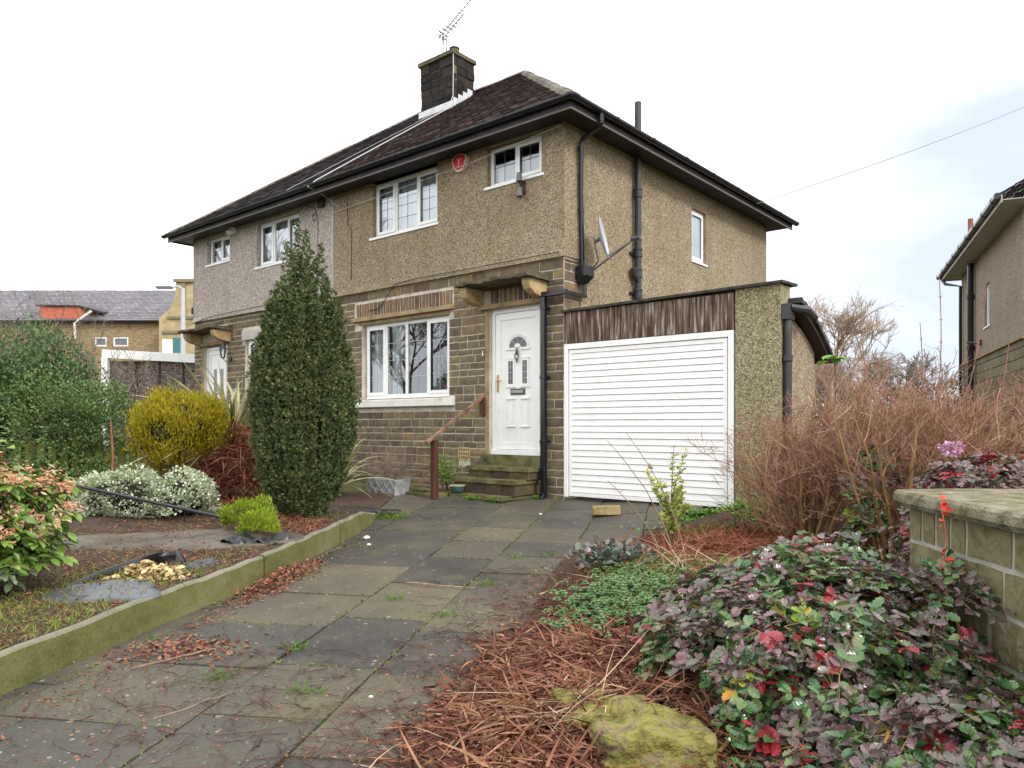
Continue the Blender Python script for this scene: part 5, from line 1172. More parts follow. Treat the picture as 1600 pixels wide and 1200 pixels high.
# lime green dwarf conifer
LIM = M_island('lime_shoots', [(.08, .13, .01), (.16, .24, .015), (.25, .33, .025), (.34, .40, .04)], .55, 4, .4, transl=.15)
gl_ = GB(-2.5, 6.95)
P1, d1_ = ellip(5200, (-2.55, 7.1, gl_ + .13), (.25, .2, .17), .6, -.3); P2, d2_ = ellip(3600, (-2.32, 6.85, gl_ + .09), (.17, .15, .13), .6, -.3)
P3, d3_ = ellip(1800, (-2.42, 7.25, gl_ + .16), (.14, .12, .15), .5, -.3); P = lump(np.vstack([P1[::2], P2[::2], P3]), 6, .10); d2_ = np.vstack([d2_[::2], d3_]); d1_ = d1_[::2]; D = np.vstack([d1_, d2_]) * .6 + [0, 0, .8] + rng.normal(0, .3, P.shape)
lt = thing('lime_green_shrub', 'low lime green feathery shrub between the yew and the kerb', 'shrub', (-2.5, 7, gl_)); obj('foliage', leaves(P, D, rng.uniform(.02, .05, len(P)), 'quad', wob=1, wscale=.4), LIM, lt)
m = MB()
for _ in range(30): i = rnd.randrange(len(P)); m.tube([(-2.48 + rnd.gauss(0, .05), 7.0 + rnd.gauss(0, .05), gl_ - .01), tuple(P[i])], [.005, .002], 4, cap=False)
obj('stems', m, STEM, lt)
# pieris at the left edge
PG = M_island('pieris_leaves', [(.06, .13, .025), (.12, .22, .035), (.20, .31, .06), (.32, .38, .10)], .35, 3, .35, spec=.5, transl=.15)
PP = M_island('pieris_new_growth', [(.42, .15, .09), (.60, .26, .15), (.70, .38, .24), (.62, .42, .28), (.5, .42, .2)], .5, 5, .3, transl=.2)
PV = M_island('pieris_edged_leaves', [(.20, .30, .12), (.34, .42, .22), (.52, .58, .38)], .4, 5, .3, transl=.15)
pt = thing('pieris_shrub', 'green shrub with salmon pink new growth at the left edge', 'shrub', (-3.75, 5.0, GB(-3.5, 5)))
pg_ = GB(-3.5, 5); pc = (-3.72, 5.05, pg_ + .55)
W1, dW = ellip(620, pc, (.76, .6, .54), .45, -.95); W1 = lump(W1, 3, .12)
GP, GD, GN = [], [], []; PPp, PPd = [], []; VP, VD = [], []; pst = MB()
for p, d in zip(W1, dW):
    ax = Vector((d[0] * .5 + rnd.gauss(0, .2), d[1] * .5 + rnd.gauss(0, .2), .8)).normalized(); u = ax.orthogonal().normalized(); v = ax.cross(u); low = p[2] < pg_ + .22
    for q in range(rnd.randint(7, 11)):
        a = q * 2.4 + rnd.random(); dd_ = u * math.cos(a) + v * math.sin(a) + ax * rnd.uniform(-.35, .3); (VP if low else GP).append(tuple(Vector(p) - ax * rnd.uniform(0, .05))); (VD if low else GD).append(tuple(dd_))
    if p[2] > pg_ + .38 and rnd.random() < .5:
        for q in range(26): a = rnd.uniform(0, 6.28); PPp.append(tuple(Vector(p) + ax * rnd.uniform(.0, .07) + u * rnd.gauss(0, .028) + v * rnd.gauss(0, .028))); PPd.append(tuple(u * math.cos(a) * .9 + v * math.sin(a) * .9 + ax * rnd.uniform(-.2, .6)))
    b = Vector((pc[0] + rnd.gauss(0, .08), pc[1] + rnd.gauss(0, .08), pg_)); 
    if rnd.random() < .4: pst.tube([b, b.lerp(Vector(p), .5) + Vector((0, 0, -.05)), tuple(p)], [.011, .007, .003], 5, cap=False)
obj('green_leaves', leaves(GP, GD, rng.uniform(.07, .115, len(GP)), 'lance', wob=.3, wscale=1.5), PG, pt); obj('edged_leaves', leaves(VP, VD, rng.uniform(.07, .11, len(VP)), 'lance', wob=.3, wscale=1.5), PV, pt)
obj('pink_new_growth', leaves(PPp, PPd, rng.uniform(.025, .048, len(PPp)), 'lance', wob=.8, wscale=1.2), PP, pt); obj('stems', pst, STEM, pt)
# grass, membrane, pole, edging, leaf pile in the left bed
P = []; D = []; L = []
for (cx, cy, sx, sy, n) in ((-2.7, 5.55, .32, .26, 3600), (-3.0, 4.55, .30, .35, 3600), (-2.55, 4.45, .12, .35, 2000), (-3.3, 4.1, .35, .4, 2400), (-2.25, 6.1, .15, .3, 500), (-1.9, 7.85, .15, .25, 500), (-3.2, 6.3, .3, .15, 500), (-3.5, 3.2, .4, .6, 900), (-3.6, 6.9, .5, .12, 500), (-2.9, 7.5, .5, .12, 400), (-3.2, 5.3, .35, .3, 600)):
    for _ in range(n):
        x, y = rnd.gauss(cx, sx), rnd.gauss(cy, sy)
        if x > kx(y) - .07: continue
        P.append((x, y, GB(x, y) - .01)); D.append((rnd.gauss(0, .8), rnd.gauss(0, .8), .7)); L.append(rnd.uniform(.03, .09))
obj('bed_grass', strips(np.array(P), D, np.array(L), .005, .8, 3), M_island('mossy_grass', [(.08, .12, .02), (.16, .22, .035), (.25, .28, .07), (.30, .25, .11)], .7, 4, .4, transl=.2), label='short mossy grass patches on the soil behind the kerb', cat='grass', kind='stuff')
P = []; D = []; L = []
for (cx, cy, n, s) in ((-1.50, 9.0, 420, .12), (-1.9, 9.35, 120, .08), (-2.6, 9.6, 60, .2)):
    for _ in range(n): x, y = rnd.gauss(cx, s), rnd.gauss(cy, s * .6); P.append((x, y, G(x, y) + .01)); D.append((rnd.gauss(0, .8), rnd.gauss(0, .8), .7)); L.append(rnd.uniform(.05, .13))
obj('grass_clump', strips(np.array(P), D, np.array(L), .007, .9, 4), GRASS, label='bright green grass clumps at the house end of the kerb', cat='grass', kind='stuff')
def membrane(name, label, poly_c, rx, ry, rot, mat, lift=.012, wr=.012, n=26, irr=.25, seed=0):
    V = []; F = []; ca, sa = math.cos(rot), math.sin(rot)
    for j in range(n + 1):
        for i in range(n + 1):
            u, v = 2 * i / n - 1, 2 * j / n - 1; x0, y0 = u * math.sqrt(1 - v * v / 2.6), v * math.sqrt(1 - u * u / 2.6)
            e = 1 + irr * noise.noise(Vector((math.atan2(v, u) * 1.2, seed, max(abs(u), abs(v))))) ; x = poly_c[0] + (x0 * rx * ca - y0 * ry * sa) * e; y = poly_c[1] + (x0 * rx * sa + y0 * ry * ca) * e
            ed = max(abs(u), abs(v)); z = GB(x, y) + lift + wr * abs(noise.noise(Vector((x * 5, y * 5, seed)))) * 2 + wr * noise.noise(Vector((x * 16, y * 16, seed))) - (.02 if ed > .99 else 0)
            V.append((x, y, z))
    w = n + 1; F = np.array([(j * w + i, j * w + i + 1, (j + 1) * w + i + 1, (j + 1) * w + i) for j in range(n) for i in range(n)])
    return obj(name, (np.array(V), F), mat, smooth=True, label=label, cat='weed membrane')
MEM = M_noise('dusty_weed_membrane', [(.05, .04, .032), (.10, .085, .07), (.15, .125, .10)], 3, .6, .6, 40, bdist=.01)
MEMB = M_plain('black_plastic_sheet', (.012, .012, .014), .35, .5, dirt=(.05, .045, .05), bump=.5)
MEMG = M_plain('wet_grey_membrane', (.07, .078, .09), .4, .4, dirt=(.13, .14, .16), bump=.3)
membrane('weed_membrane', 'large dusty grey brown weed membrane below the white bushes', (-2.95, 6.75), 1.05, .42, .15, MEM, seed=1, wr=.01)
membrane('weed_membrane', 'blue grey wet membrane patch beside the pink shrub', (-2.72, 5.0), .36, .24, .2, MEMG, seed=4, wr=.003)
membrane('weed_membrane', 'crumpled black plastic sheet under the lime green shrub', (-2.28, 6.62), .26, .13, .1, MEMB, seed=7, wr=.04, irr=.5)
membrane('weed_membrane', 'dark plastic sheet lying between the yew and the house wall', (-2.2, 9.1), .75, .28, .1, MEMB, seed=9, wr=.015, irr=.4)
membrane('weed_membrane', 'small black plastic scrap beside the kerb below the leaf pile', (-2.40, 5.80), .14, .09, .9, MEMB, seed=12, wr=.02, irr=.5)
TAN = M_island('tan_dead_leaves', [(.16, .10, .04), (.36, .26, .12), (.55, .42, .22), (.62, .50, .28), (.28, .15, .06)], .7, 6, .2)
litter('pale_leaf_pile', 'pile of pale tan dead leaves on the bed grass', -2.62, 5.42, .25, .13, 260, GB, (.035, .08), TAN, .05, .1)
litter('bed_litter', 'small brown leaf litter over the left bed soil', -3.0, 6.2, 1.3, 2.8, 6500, GB, (.008, .032), LIT, .006)
m = MB(); 
for _ in range(260):
    y = rnd.uniform(4, 9.3); x = kx(y) - .1 - abs(rnd.gauss(0, 1.1)); ground_twig(x, y, rnd.uniform(.08, .4), GB, r=.002, mbx=m)
obj('bed_twigs', m, TW, label='thin dead twigs lying over the left bed', cat='twigs', kind='stuff')
m = MB(); A, B = Vector((-4.4, 7.55, .40)), Vector((-2.90, 7.62, .06)); m.tube([A, A.lerp(B, .5) + Vector((0, 0, .0)), B], .017, 8); po = obj('black_pole', m, BLACK, label='long black pole resting across the white bushes', cat='pole')
m = MB(); c = A.lerp(B, .72); m.tube([c, c + (B - A).normalized() * .07], .023, 8); m.tube([c, c + Vector((.01, 0, -.14))], .006, 5); obj('joint_clip', m, BLACK, po)
m = MB(); pts = [(-3.05, 5.05), (-2.98, 5.35), (-2.92, 5.62), (-2.80, 5.85), (-2.66, 5.92), (-2.58, 5.86)]; vs = []; hh = [.02, .05, .07, .10, .10, .03]
for (x, y), h in zip(pts, hh):
    g = GB(x, y) + .03 * math.sin(x * 5) * 0; vs += [(x, y, g - .02), (x + .01, y - .005, g + h), (x + .035, y + .01, g + h), (x + .04, y + .012, g - .02)]
m.add(vs, [(4 * j + q, 4 * j + (q + 1) % 4, 4 * j + 4 + (q + 1) % 4, 4 * j + 4 + q) for j in range(5) for q in range(4)]); obj('plastic_edging', m, MEMB, smooth=True, label='curved strip of black plastic edging sticking out of the grass', cat='garden edging')

# concrete trough with dead shrub, green plant, bowl
TR = M_noise('grey_cast_trough', [(.20, .20, .20), (.32, .32, .33), (.40, .40, .40)], 8, .9, .4, 60)
tx, ty = -2.36, -1.15; tz = G(-1.9, 10.8) - .02
def gx(x, y): p = HF @ Vector((x, y, 0)); return G(p.x, p.y)
tt = thing('stone_trough', 'grey cast trough with diamond relief below the big window', 'planter', (tx, ty, tz), HF)
m = MB(); m.add([(tx - .30, ty - .13, tz), (tx + .30, ty - .13, tz), (tx + .30, ty + .13, tz), (tx - .30, ty + .13, tz), (tx - .33, ty - .15, tz + .25), (tx + .33, ty - .15, tz + .25), (tx + .33, ty + .15, tz + .25), (tx - .33, ty + .15, tz + .25), (tx - .29, ty - .11, tz + .25), (tx + .29, ty - .11, tz + .25), (tx + .29, ty + .11, tz + .25), (tx - .29, ty + .11, tz + .25), (tx - .29, ty - .11, tz + .21), (tx + .29, ty - .11, tz + .21), (tx + .29, ty + .11, tz + .21), (tx - .29, ty + .11, tz + .21)],
    [(0, 1, 5, 4), (1, 2, 6, 5), (2, 3, 7, 6), (3, 0, 4, 7), (4, 5, 9, 8), (5, 6, 10, 9), (6, 7, 11, 10), (7, 4, 8, 11), (8, 9, 13, 12), (9, 10, 14, 13), (10, 11, 15, 14), (11, 8, 12, 15), (12, 13, 14, 15)]); obj('trough', m, TR, tt, HF, bevel=.008)
m = MB()
for i in range(4):
    x = tx - .24 + i * .16; yf = lambda z: ty - .13 - .02 * (z - tz) / .25 - .006
    for (a, b) in (((x - .07, .12), (x, .21)), ((x, .21), (x + .07, .12)), ((x + .07, .12), (x, .03)), ((x, .03), (x - .07, .12))): m.tube([(a[0], yf(tz + a[1]), tz + a[1]), (b[0], yf(tz + b[1]), tz + b[1])], .008, 5)
for (a, b) in (((-.08, .12), (0, .21)), ((0, .21), (.08, .12)), ((.08, .12), (0, .03)), ((0, .03), (-.08, .12))): m.tube([(tx + .312, ty + a[0], tz + a[1]), (tx + .312, ty + b[0], tz + b[1])], .008, 5)
obj('diamond_relief', m, TR, tt, HF)
DT = M_noise('grey_brown_dead_twigs', [(.12, .08, .06), (.24, .17, .13), (.34, .26, .21)], 9, .85, .2)
m = MB()
for _ in range(60): grow(m, (tx + rnd.uniform(-.2, .22), ty + rnd.uniform(-.08, .08), tz + .2), (rnd.gauss(.05, .5), rnd.gauss(0, .45), .8), .0035, rnd.uniform(.2, .38), 2, .8, (3, 5), .6, .04, 3, 3, rmin=.0012)
obj('dead_shrub', m, DT, frame=HF, label='dry twiggy grey brown plant growing in the trough', cat='plant')
GT = M_island('lily_green', [(.10, .22, .03), (.18, .32, .06), (.28, .42, .10)], .45, 4, .3, transl=.2)
lp = thing('leafy_green_plant', 'bright green narrow leaved plant behind the handrail post', 'plant', (-1.75, -.55, gx(-1.75, -.55)), HF); st_ = MB(); P = []; D = []
for _ in range(16):
    b = Vector((-1.75 + rnd.gauss(0, .05), -.55 + rnd.gauss(0, .05), gx(-1.75, -.55))); e = b + Vector((rnd.gauss(0, .17), rnd.gauss(-.03, .12), rnd.uniform(.35, .75))); st_.tube([b, b.lerp(e, .5) + Vector((0, 0, .03)), e], [.006, .005, .003], 4, cap=False)
    for q in range(34): t = rnd.uniform(.35, 1); c = b.lerp(e, t); a = rnd.uniform(0, 6.28); P.append(tuple(c)); D.append((math.cos(a), math.sin(a), rnd.uniform(.2, 1)))
obj('foliage', strips(np.array(P), D, rng.uniform(.07, .14, len(P)), .011, .9, 4), GT, lp, HF); obj('stems', st_, STEM, lp, HF)
bw = MB(); bx, by, bz = -1.36, -.72, .04; bw.lathe([(.06, 0), (.09, .02), (.105, .07), (.115, .10), (.118, .105), (.105, .105), (.09, .05), (.05, .03)], (bx, by, bz), 24)
bo = obj('glazed_bowl', bw, M_plain('blue_green_glaze', (.03, .10, .10), .2, .6, dirt=(.08, .16, .15)), frame=HF, smooth=True, label='small blue green glazed bowl on the lowest front step', cat='bowl')
m = MB(); m.tube([(bx + .112 * math.cos(R(q)), by + .112 * math.sin(R(q)), bz + .104) for q in range(0, 361, 15)], .006, 5, cap=False); obj('rim', m, M_plain('cream_rim', (.6, .52, .3), .3), bo, HF)
# low stone edging slabs left of the post, and weeds at the steps
m = MB(); m.box(-2.05, -1.45, -1.08, -.82, gx(-1.8, -1) - .05, gx(-1.8, -1) + .05, .01); m.box(-2.0, -1.7, -1.0, -.8, gx(-1.8, -1) + .05, gx(-1.8, -1) + .09, .008); obj('edging_slabs', m, MOSSST, frame=HF, bevel=.01, label='low mossy edging slabs left of the handrail post', cat='edging slabs')
P = []; D = []
for (x0, y0, n, s) in ((-.95, -.86, 160, .05), (-.62, -.82, 170, .05), (-.30, -.25, 60, .04)):
    for _ in range(n): x, y = x0 + rnd.gauss(0, s), y0 + rnd.gauss(0, s * .5); P.append((x, y, gx(x, y) + rnd.uniform(.0, .05))); D.append((rnd.gauss(0, .7), rnd.gauss(0, .7), .5))
obj('step_weeds', leaves(P, D, rng.uniform(.015, .035, len(P)), 'round'), GRASS, frame=HF, label='little green weeds at the foot of the front steps', cat='weeds', kind='stuff')

# ------------------------------------------------------------------ planting, right bed
TWR = M_island('red_brown_twigs', [(.12, .045, .03), (.20, .09, .055), (.31, .17, .115), (.25, .15, .085), (.47, .33, .27)], .75, 2, .25)
TWO = M_island('olive_tan_stems', [(.13, .07, .03), (.24, .15, .06), (.34, .23, .10), (.18, .14, .05)], .8, 3, .35)
def bare_shrub(c, h, spread, n, label, lean=(0, 0), r0=.017, dens=(3, 4)):
    gz = G(c[0], c[1]); t = thing('bare_shrub', label, 'shrub', (c[0], c[1], gz), group='bare twiggy shrubs in the right bed'); st_ = MB(); tw_ = MB()
    for _ in range(n):
        a = rnd.uniform(0, 6.28); q = rnd.random() ** .6; b = Vector((c[0] + .22 * q * math.cos(a), c[1] + .20 * q * math.sin(a), gz - .03)); d = Vector((math.cos(a) * spread * q + lean[0], math.sin(a) * spread * q * .9 + lean[1], 1)).normalized(); L = h * rnd.uniform(.5, .72); p = b.copy(); pts = [b]
        for i in range(4): d = (d + Vector((rnd.gauss(0, .09), rnd.gauss(0, .09), .06))).normalized(); p = p + d * L / 4; pts.append(p.copy())
        r = rnd.uniform(.45, 1.25) * r0; st_.tube(pts, [r, r * .9, r * .75, r * .6, r * .45], 5, cap=False)
        for c_ in range(rnd.randint(5, 8)):
            u = rnd.uniform(.9, 4); i = min(3, int(u)); q0 = pts[i].lerp(pts[i + 1], u - i); a2 = rnd.uniform(0, 6.28); nd_ = Vector((math.cos(a2) * .75 + d.x * .6, math.sin(a2) * .75 + d.y * .6, rnd.uniform(.4, 1.2)))
            grow(tw_, q0, nd_, .0048, h * rnd.uniform(.16, .30), 2, .85, dens, .55, .04, 4, 3, wig=.20, rmin=.0019, start=.2)
    obj('stems', st_, TWO, t); obj('twigs', tw_, TWR, t); return t
bare_shrub((2.75, 7.1), 1.62, .55, 42, 'bare red brown shrub in front of the garage pier', (-.05, 0))
bare_shrub((3.35, 6.6), 2.02, .55, 44, 'tallest bare shrub, in the middle behind the mahonia', (.03, 0))
bare_shrub((4.15, 6.9), 1.92, .55, 34, 'bare shrub behind the end of the stone garden wall', (.05, 0))
bare_shrub((5.05, 7.6), 1.9, .6, 30, 'bare shrub at the right edge before the neighbouring house')
bare_shrub((4.4, 9.2), 1.9, .6, 26, 'bare shrub farther back between the garage and the neighbouring house')
LS = M_noise('pink_brown_long_shoot', [(.18, .08, .06), (.30, .16, .12)], 9, .7, .2)
for i, (b, e, lb) in enumerate((((3.6, 6.7), (3.87, 6.8, 2.36), 'tallest upright shoot rising above the bare shrubs'), ((3.65, 6.6), (4.05, 6.4, 2.30), 'long shoot leaning right towards the neighbouring house'), ((3.5, 6.8), (3.75, 6.9, 1.95), 'shorter upright shoot left of the tallest one'), ((3.1, 6.9), (3.35, 7.2, 1.85), 'thin upright shoot above the middle bare shrub'), ((3.9, 6.6), (4.5, 6.8, 1.75), 'shoot leaning right over the stone garden wall'))):
    m = MB(); b = Vector((b[0], b[1], .3)); e = Vector(e); pts = [b.lerp(e, q / 10) + Vector((.10 * math.sin(q / 10 * 3.14), 0, 0)) for q in range(11)]; rr = [(.0075 if q % 2 else .0058) * (1 - .5 * q / 10) for q in range(11)]; m.tube(pts, rr, 6, cap=False)
    for q in range(3, 10):
        for s_ in (-1, 1): m.tube([pts[q], pts[q] + Vector((s_ * .018, .004, .022))], [.004, .0015], 4)
    obj('long_shoot', m, LS, label=lb, cat='shoot', group='long shoots above the bare shrubs')
# oak-like green sprig
m = MB(); m.tube([(3.0, 7.0, .9), (3.02, 7.0, 1.3), (3.0, 6.98, 1.62)], [.006, .005, .003], 5)
gs_ = thing('green_sprig', 'sprig of bright green leaves beside the garage roof end', 'plant', (3, 7, .9)); obj('stem', m, STEM, gs_)
n = 9; a = rng.uniform(0, 6.28, n); obj('leaves', leaves(np.tile([[3.0, 6.98, 1.61]], (n, 1)) + rng.normal(0, .035, (n, 3)) * [1.5, 1, .6], np.stack([np.cos(a), np.sin(a) * .6, rng.normal(.05, .2, n)], 1), rng.uniform(.08, .13, n), 'holly', wob=.3, wscale=1.2), M_island('fresh_green_leaf', [(.07, .18, .02), (.13, .28, .035), (.20, .36, .06)], .35, 3, .2, transl=.2), gs_)
# ivy patch by the garage
IVY = M_island('ivy_leaves', [(.05, .13, .02), (.10, .22, .035), (.18, .32, .06), (.26, .38, .10)], .45, 4, .4, transl=.12)
P = []
for _ in range(5200):
    x, y = rnd.gauss(2.62, .36), rnd.gauss(8.12, .20); 
    P.append((x, y, G(x, y) + .03 + .16 * math.exp(-((x - 2.75) / .4) ** 2) * rnd.random() + .02 * rnd.random()))
for _ in range(900): x = rnd.uniform(1.7, 2.5); P.append((x, rnd.gauss(8.75 - (x - 1.7) * .35 - .3, .05), G(x, 8.5) + .03 + .04 * rnd.random()))
for _ in range(1500): x, y = rnd.gauss(2.9, .16), rnd.gauss(7.6, .2); P.append((x, y, G(x, y) + .03 + .05 * rnd.random()))
P = np.array(P); D = rng.normal(0, 1, P.shape) * [1, 1, .3] + [0, -.3, .1]
obj('ivy_patch', leaves(P, D, rng.uniform(.022, .045, len(P)), 'round', wob=.4), IVY, label='bright green ivy creeping at the foot of the garage pier', cat='ivy', kind='stuff')
m = MB(); m.box(2.35, 3.3, 7.70, 7.82, G(2.7, 7.7) - .1, G(2.7, 7.7) + .09, .006); obj('bed_edging', m, KM, bevel=.01, label='low mossy concrete edging half hidden in the ivy', cat='edging')
# dead strap leaves
STR = M_island('dead_strap_leaves', [(.03, .012, .009), (.075, .027, .017), (.12, .043, .025), (.18, .07, .037), (.34, .18, .10), (.10, .038, .024), (.24, .10, .052)], .6, 4, .25, spec=.18)
def straps(name, label, regions, mat, L, Wd, seg=4, curl=.35, dz=.12):
    P = []; H = []
    for (cx, cy, sx, sy, n, h) in regions:
        for _ in range(n):
            u, v = rnd.gauss(0, .5), rnd.gauss(0, .5)
            x, y = cx + sx * u, cy + sy * v
            if x < dxr(y) - .12: continue
            P.append((x, y, GR(x, y) + .01 + h * max(0, 1 - (u * u + v * v)) * rnd.uniform(.3, 1)))
    P = np.array(P); D = rng.normal(0, 1, P.shape) * [1, 1, .25] + [0, 0, dz]; V, F = strips(P, D, rng.uniform(L[0], L[1], len(P)), rng.uniform(Wd[0], Wd[1], len(P)), .35, seg, curl)
    g = np.array([GR(v[0], v[1]) for v in V]); V[:, 2] = np.maximum(V[:, 2], g + .004 + rng.uniform(0, .02, len(V)))
    return obj(name, (V, F), mat, label=label, cat='dead leaves', kind='stuff')
straps('dead_strap_leaves', 'thick mat of fallen orange brown strap leaves beside the drive', [(.50, 3.95, .75, .8, 7000, .10), (.25, 3.35, .6, .45, 4200, .08), (.75, 3.6, .5, .7, 2600, .10), (.1, 2.9, .45, .3, 1200, .04)], STR, (.07, .24), (.005, .015), dz=-.05)
straps('straw_patch', 'reddish straw and stalks round the foot of the bare shrubs', [(1.75, 6.7, .9, .7, 2200, .06), (2.4, 7.0, .8, .5, 1400, .06), (1.2, 6.1, .5, .6, 500, .04)], DEADR, (.08, .3), (.003, .009))
straps('pale_straw', 'thin pale straw stalks lying across the right bed', [(1.4, 6.1, .7, .5, 160, .08), (.35, 3.3, .6, .5, 130, .12), (.9, 5.2, .5, .6, 60, .05)], M_island('pale_straw', [(.30, .21, .12), (.45, .35, .22), (.55, .46, .32)], .7, 3, .2), (.15, .5), (.003, .007))
# crumbly dark edge
litter('bed_edge_crumbs', 'dark leaf mould spilling from the right bed on to the flags', .28, 4.75, .30, 1.9, 3000, lambda x, y: GR(x, y), (.01, .035), LIT, .01, -.25)
m = MB()
for _ in range(330):
    y = rnd.uniform(2.9, 6.2); x = dxr(y) + rnd.gauss(.12, .22); ground_twig(x, y, rnd.uniform(.08, .35), lambda a, b: max(G(a, b), GR(a, b)) + .01, 5, .0022, m)
obj('edge_twigs', m, TW, label='dark wiry twigs along the right edge of the drive', cat='twigs', kind='stuff')
# sedum
SED = M_island('sedum_rosettes', [(.08, .16, .06), (.15, .25, .10), (.23, .34, .16), (.34, .43, .24)], .55, 4, .35, transl=.1)
P = []; D = []; S = []
for _ in range(560):
    u, v = rnd.gauss(0, .5), rnd.gauss(0, .5); y = 5.15 + v * .75; x = .78 + (y - 5.15) * .25 + u * .42
    if x < dxr(y) + .02: continue
    z = GR(x, y) + .03 + rnd.uniform(0, .06); r = rnd.uniform(.024, .040)
    for ring, (k, el, rs) in enumerate(((7, .25, 1), (6, .8, .8), (4, 1.3, .6))):
        for q in range(k): a = 6.283 * q / k + ring; P.append((x, y, z + ring * .004)); D.append((math.cos(a) * math.cos(el), math.sin(a) * math.cos(el), math.sin(el))); S.append(r * rs)
obj('sedum_patch', leaves(P, D, np.array(S), 'round', wob=.1), SED, label='patch of small green succulent rosettes beside the drive', cat='sedum', kind='stuff')
P = []; D = []; L = []
for (cx, cy, sx, sy, n) in ((1.05, 5.9, .22, .25, 900), (1.5, 6.2, .4, .15, 500), (.85, 4.55, .05, .04, 50), (2.0, 7.3, .3, .2, 300), (1.35, 5.3, .3, .3, 400)):
    for _ in range(n): x, y = rnd.gauss(cx, sx), rnd.gauss(cy, sy); P.append((x, y, GR(x, y))); D.append((rnd.gauss(0, .5), rnd.gauss(0, .5), .9)); L.append(rnd.uniform(.05, .13))
obj('bed_grass', strips(np.array(P), D, np.array(L), .007, .7, 4), GRASS, label='fresh green grass blades among the plants of the right bed', cat='grass', kind='stuff')
# round leaved purple plant at the drive edge
RLP = M_island('dusky_round_leaves', [(.05, .09, .05), (.08, .13, .08), (.14, .18, .13), (.16, .12, .13), (.10, .06, .07)], .4, 3, .3, spec=.5)
shrub('low_leafy_plant', 'low plant with dusky green and purple round leaves at the drive edge', (.82, 6.25, GR(.82, 6.25) + .08), (.36, .34, .14), 520, 'round', (.045, .075), RLP, cat='plant', amp=.06, zmin=-.2, shell=.3, stems=40, stem_base=GR(.8, 6.2), smax=.3)
# variegated sapling with bare shoots
SAPL = M_island('yellow_green_leaves', [(.12, .22, .03), (.28, .38, .06), (.48, .52, .14), (.62, .60, .26), (.18, .28, .05)], .4, 4, .2, transl=.2)
sx, sy = 1.45, 6.85; sz = GR(sx, sy); sp_ = thing('variegated_sapling', 'young upright shrub with yellow green leaves in front of the garage door', 'shrub', (sx, sy, sz)); m = MB(); P = []; D = []
for (ex, ey, ez, nl) in ((-.10, .0, .62, 40), (-.22, 0, .70, 40), (.03, .02, .93, 55), (.14, 0, .90, 55), (.06, -.04, .55, 80), (-.05, .03, .48, 70), (.10, .02, .50, 80), (.0, 0, .35, 70), (.12, .0, .62, 60), (-.16, 0, .58, 40), (.16, .02, .38, 50), (-.08, -.03, .3, 50)):
    b = Vector((sx + rnd.gauss(0, .015), sy, sz)); e = Vector((sx + ex, sy + ey, sz + ez)); mid = b.lerp(e, .5) + Vector((-ex * .25, 0, .04)); m.tube([b, mid, e], [.008, .005, .002], 5, cap=False)
    for q in range(int(nl * (2.6 if ez < .6 else 1.3))):
        t = rnd.uniform(.32, 1); c = (b.lerp(mid, t * 2) if t < .5 else mid.lerp(e, t * 2 - 1)); P.append(tuple(c + Vector((rnd.gauss(0, .012), rnd.gauss(0, .012), 0)))); a = rnd.uniform(0, 6.28); D.append((math.cos(a), math.sin(a), rnd.uniform(0, .9)))
obj('foliage', leaves(P, D, rng.uniform(.03, .055, len(P)), 'oval', wob=.5, wscale=1.2), SAPL, sp_); obj('stems', m, STEM, sp_)
for (b, e, lb) in (((1.30, 5.9), (.78, 6.1, .88), 'longest bare stem leaning left in front of the garage door'), ((1.38, 5.9), (.95, 6.2, .94), 'bare stem with a dark seed head in front of the garage door'), ((1.18, 5.7), (.75, 5.9, .57), 'lower bare stem leaning left over the drive')):
    m = MB(); b = Vector((b[0], b[1], GR(*b))); e = Vector(e); pts = [b.lerp(e, q / 8) + Vector((.10 * math.sin(q / 8 * 3.14) + rnd.gauss(0, .004), 0, 0)) for q in range(9)]; m.tube(pts, [.0065 - .0005 * q for q in range(9)], 5)
    for q in range(3, 8): m.tube([pts[q], pts[q] + Vector((rnd.choice([-1, 1]) * .02, 0, .02))], [.004, .001], 4)
    if 'seed head' in lb:
        for _ in range(8): c = pts[6] + Vector((rnd.gauss(0, .012), rnd.gauss(0, .01), rnd.gauss(0, .014))); m.tube([c, c + Vector((rnd.gauss(0, .015), 0, rnd.gauss(0, .015)))], [.009, .005], 5)
    obj('tall_bare_twig', m, M_noise('tan_stem_' , [(.16, .10, .06), (.30, .21, .13)], 9, .8, .2), label=lb, cat='twig', group='bare twigs before the garage door')

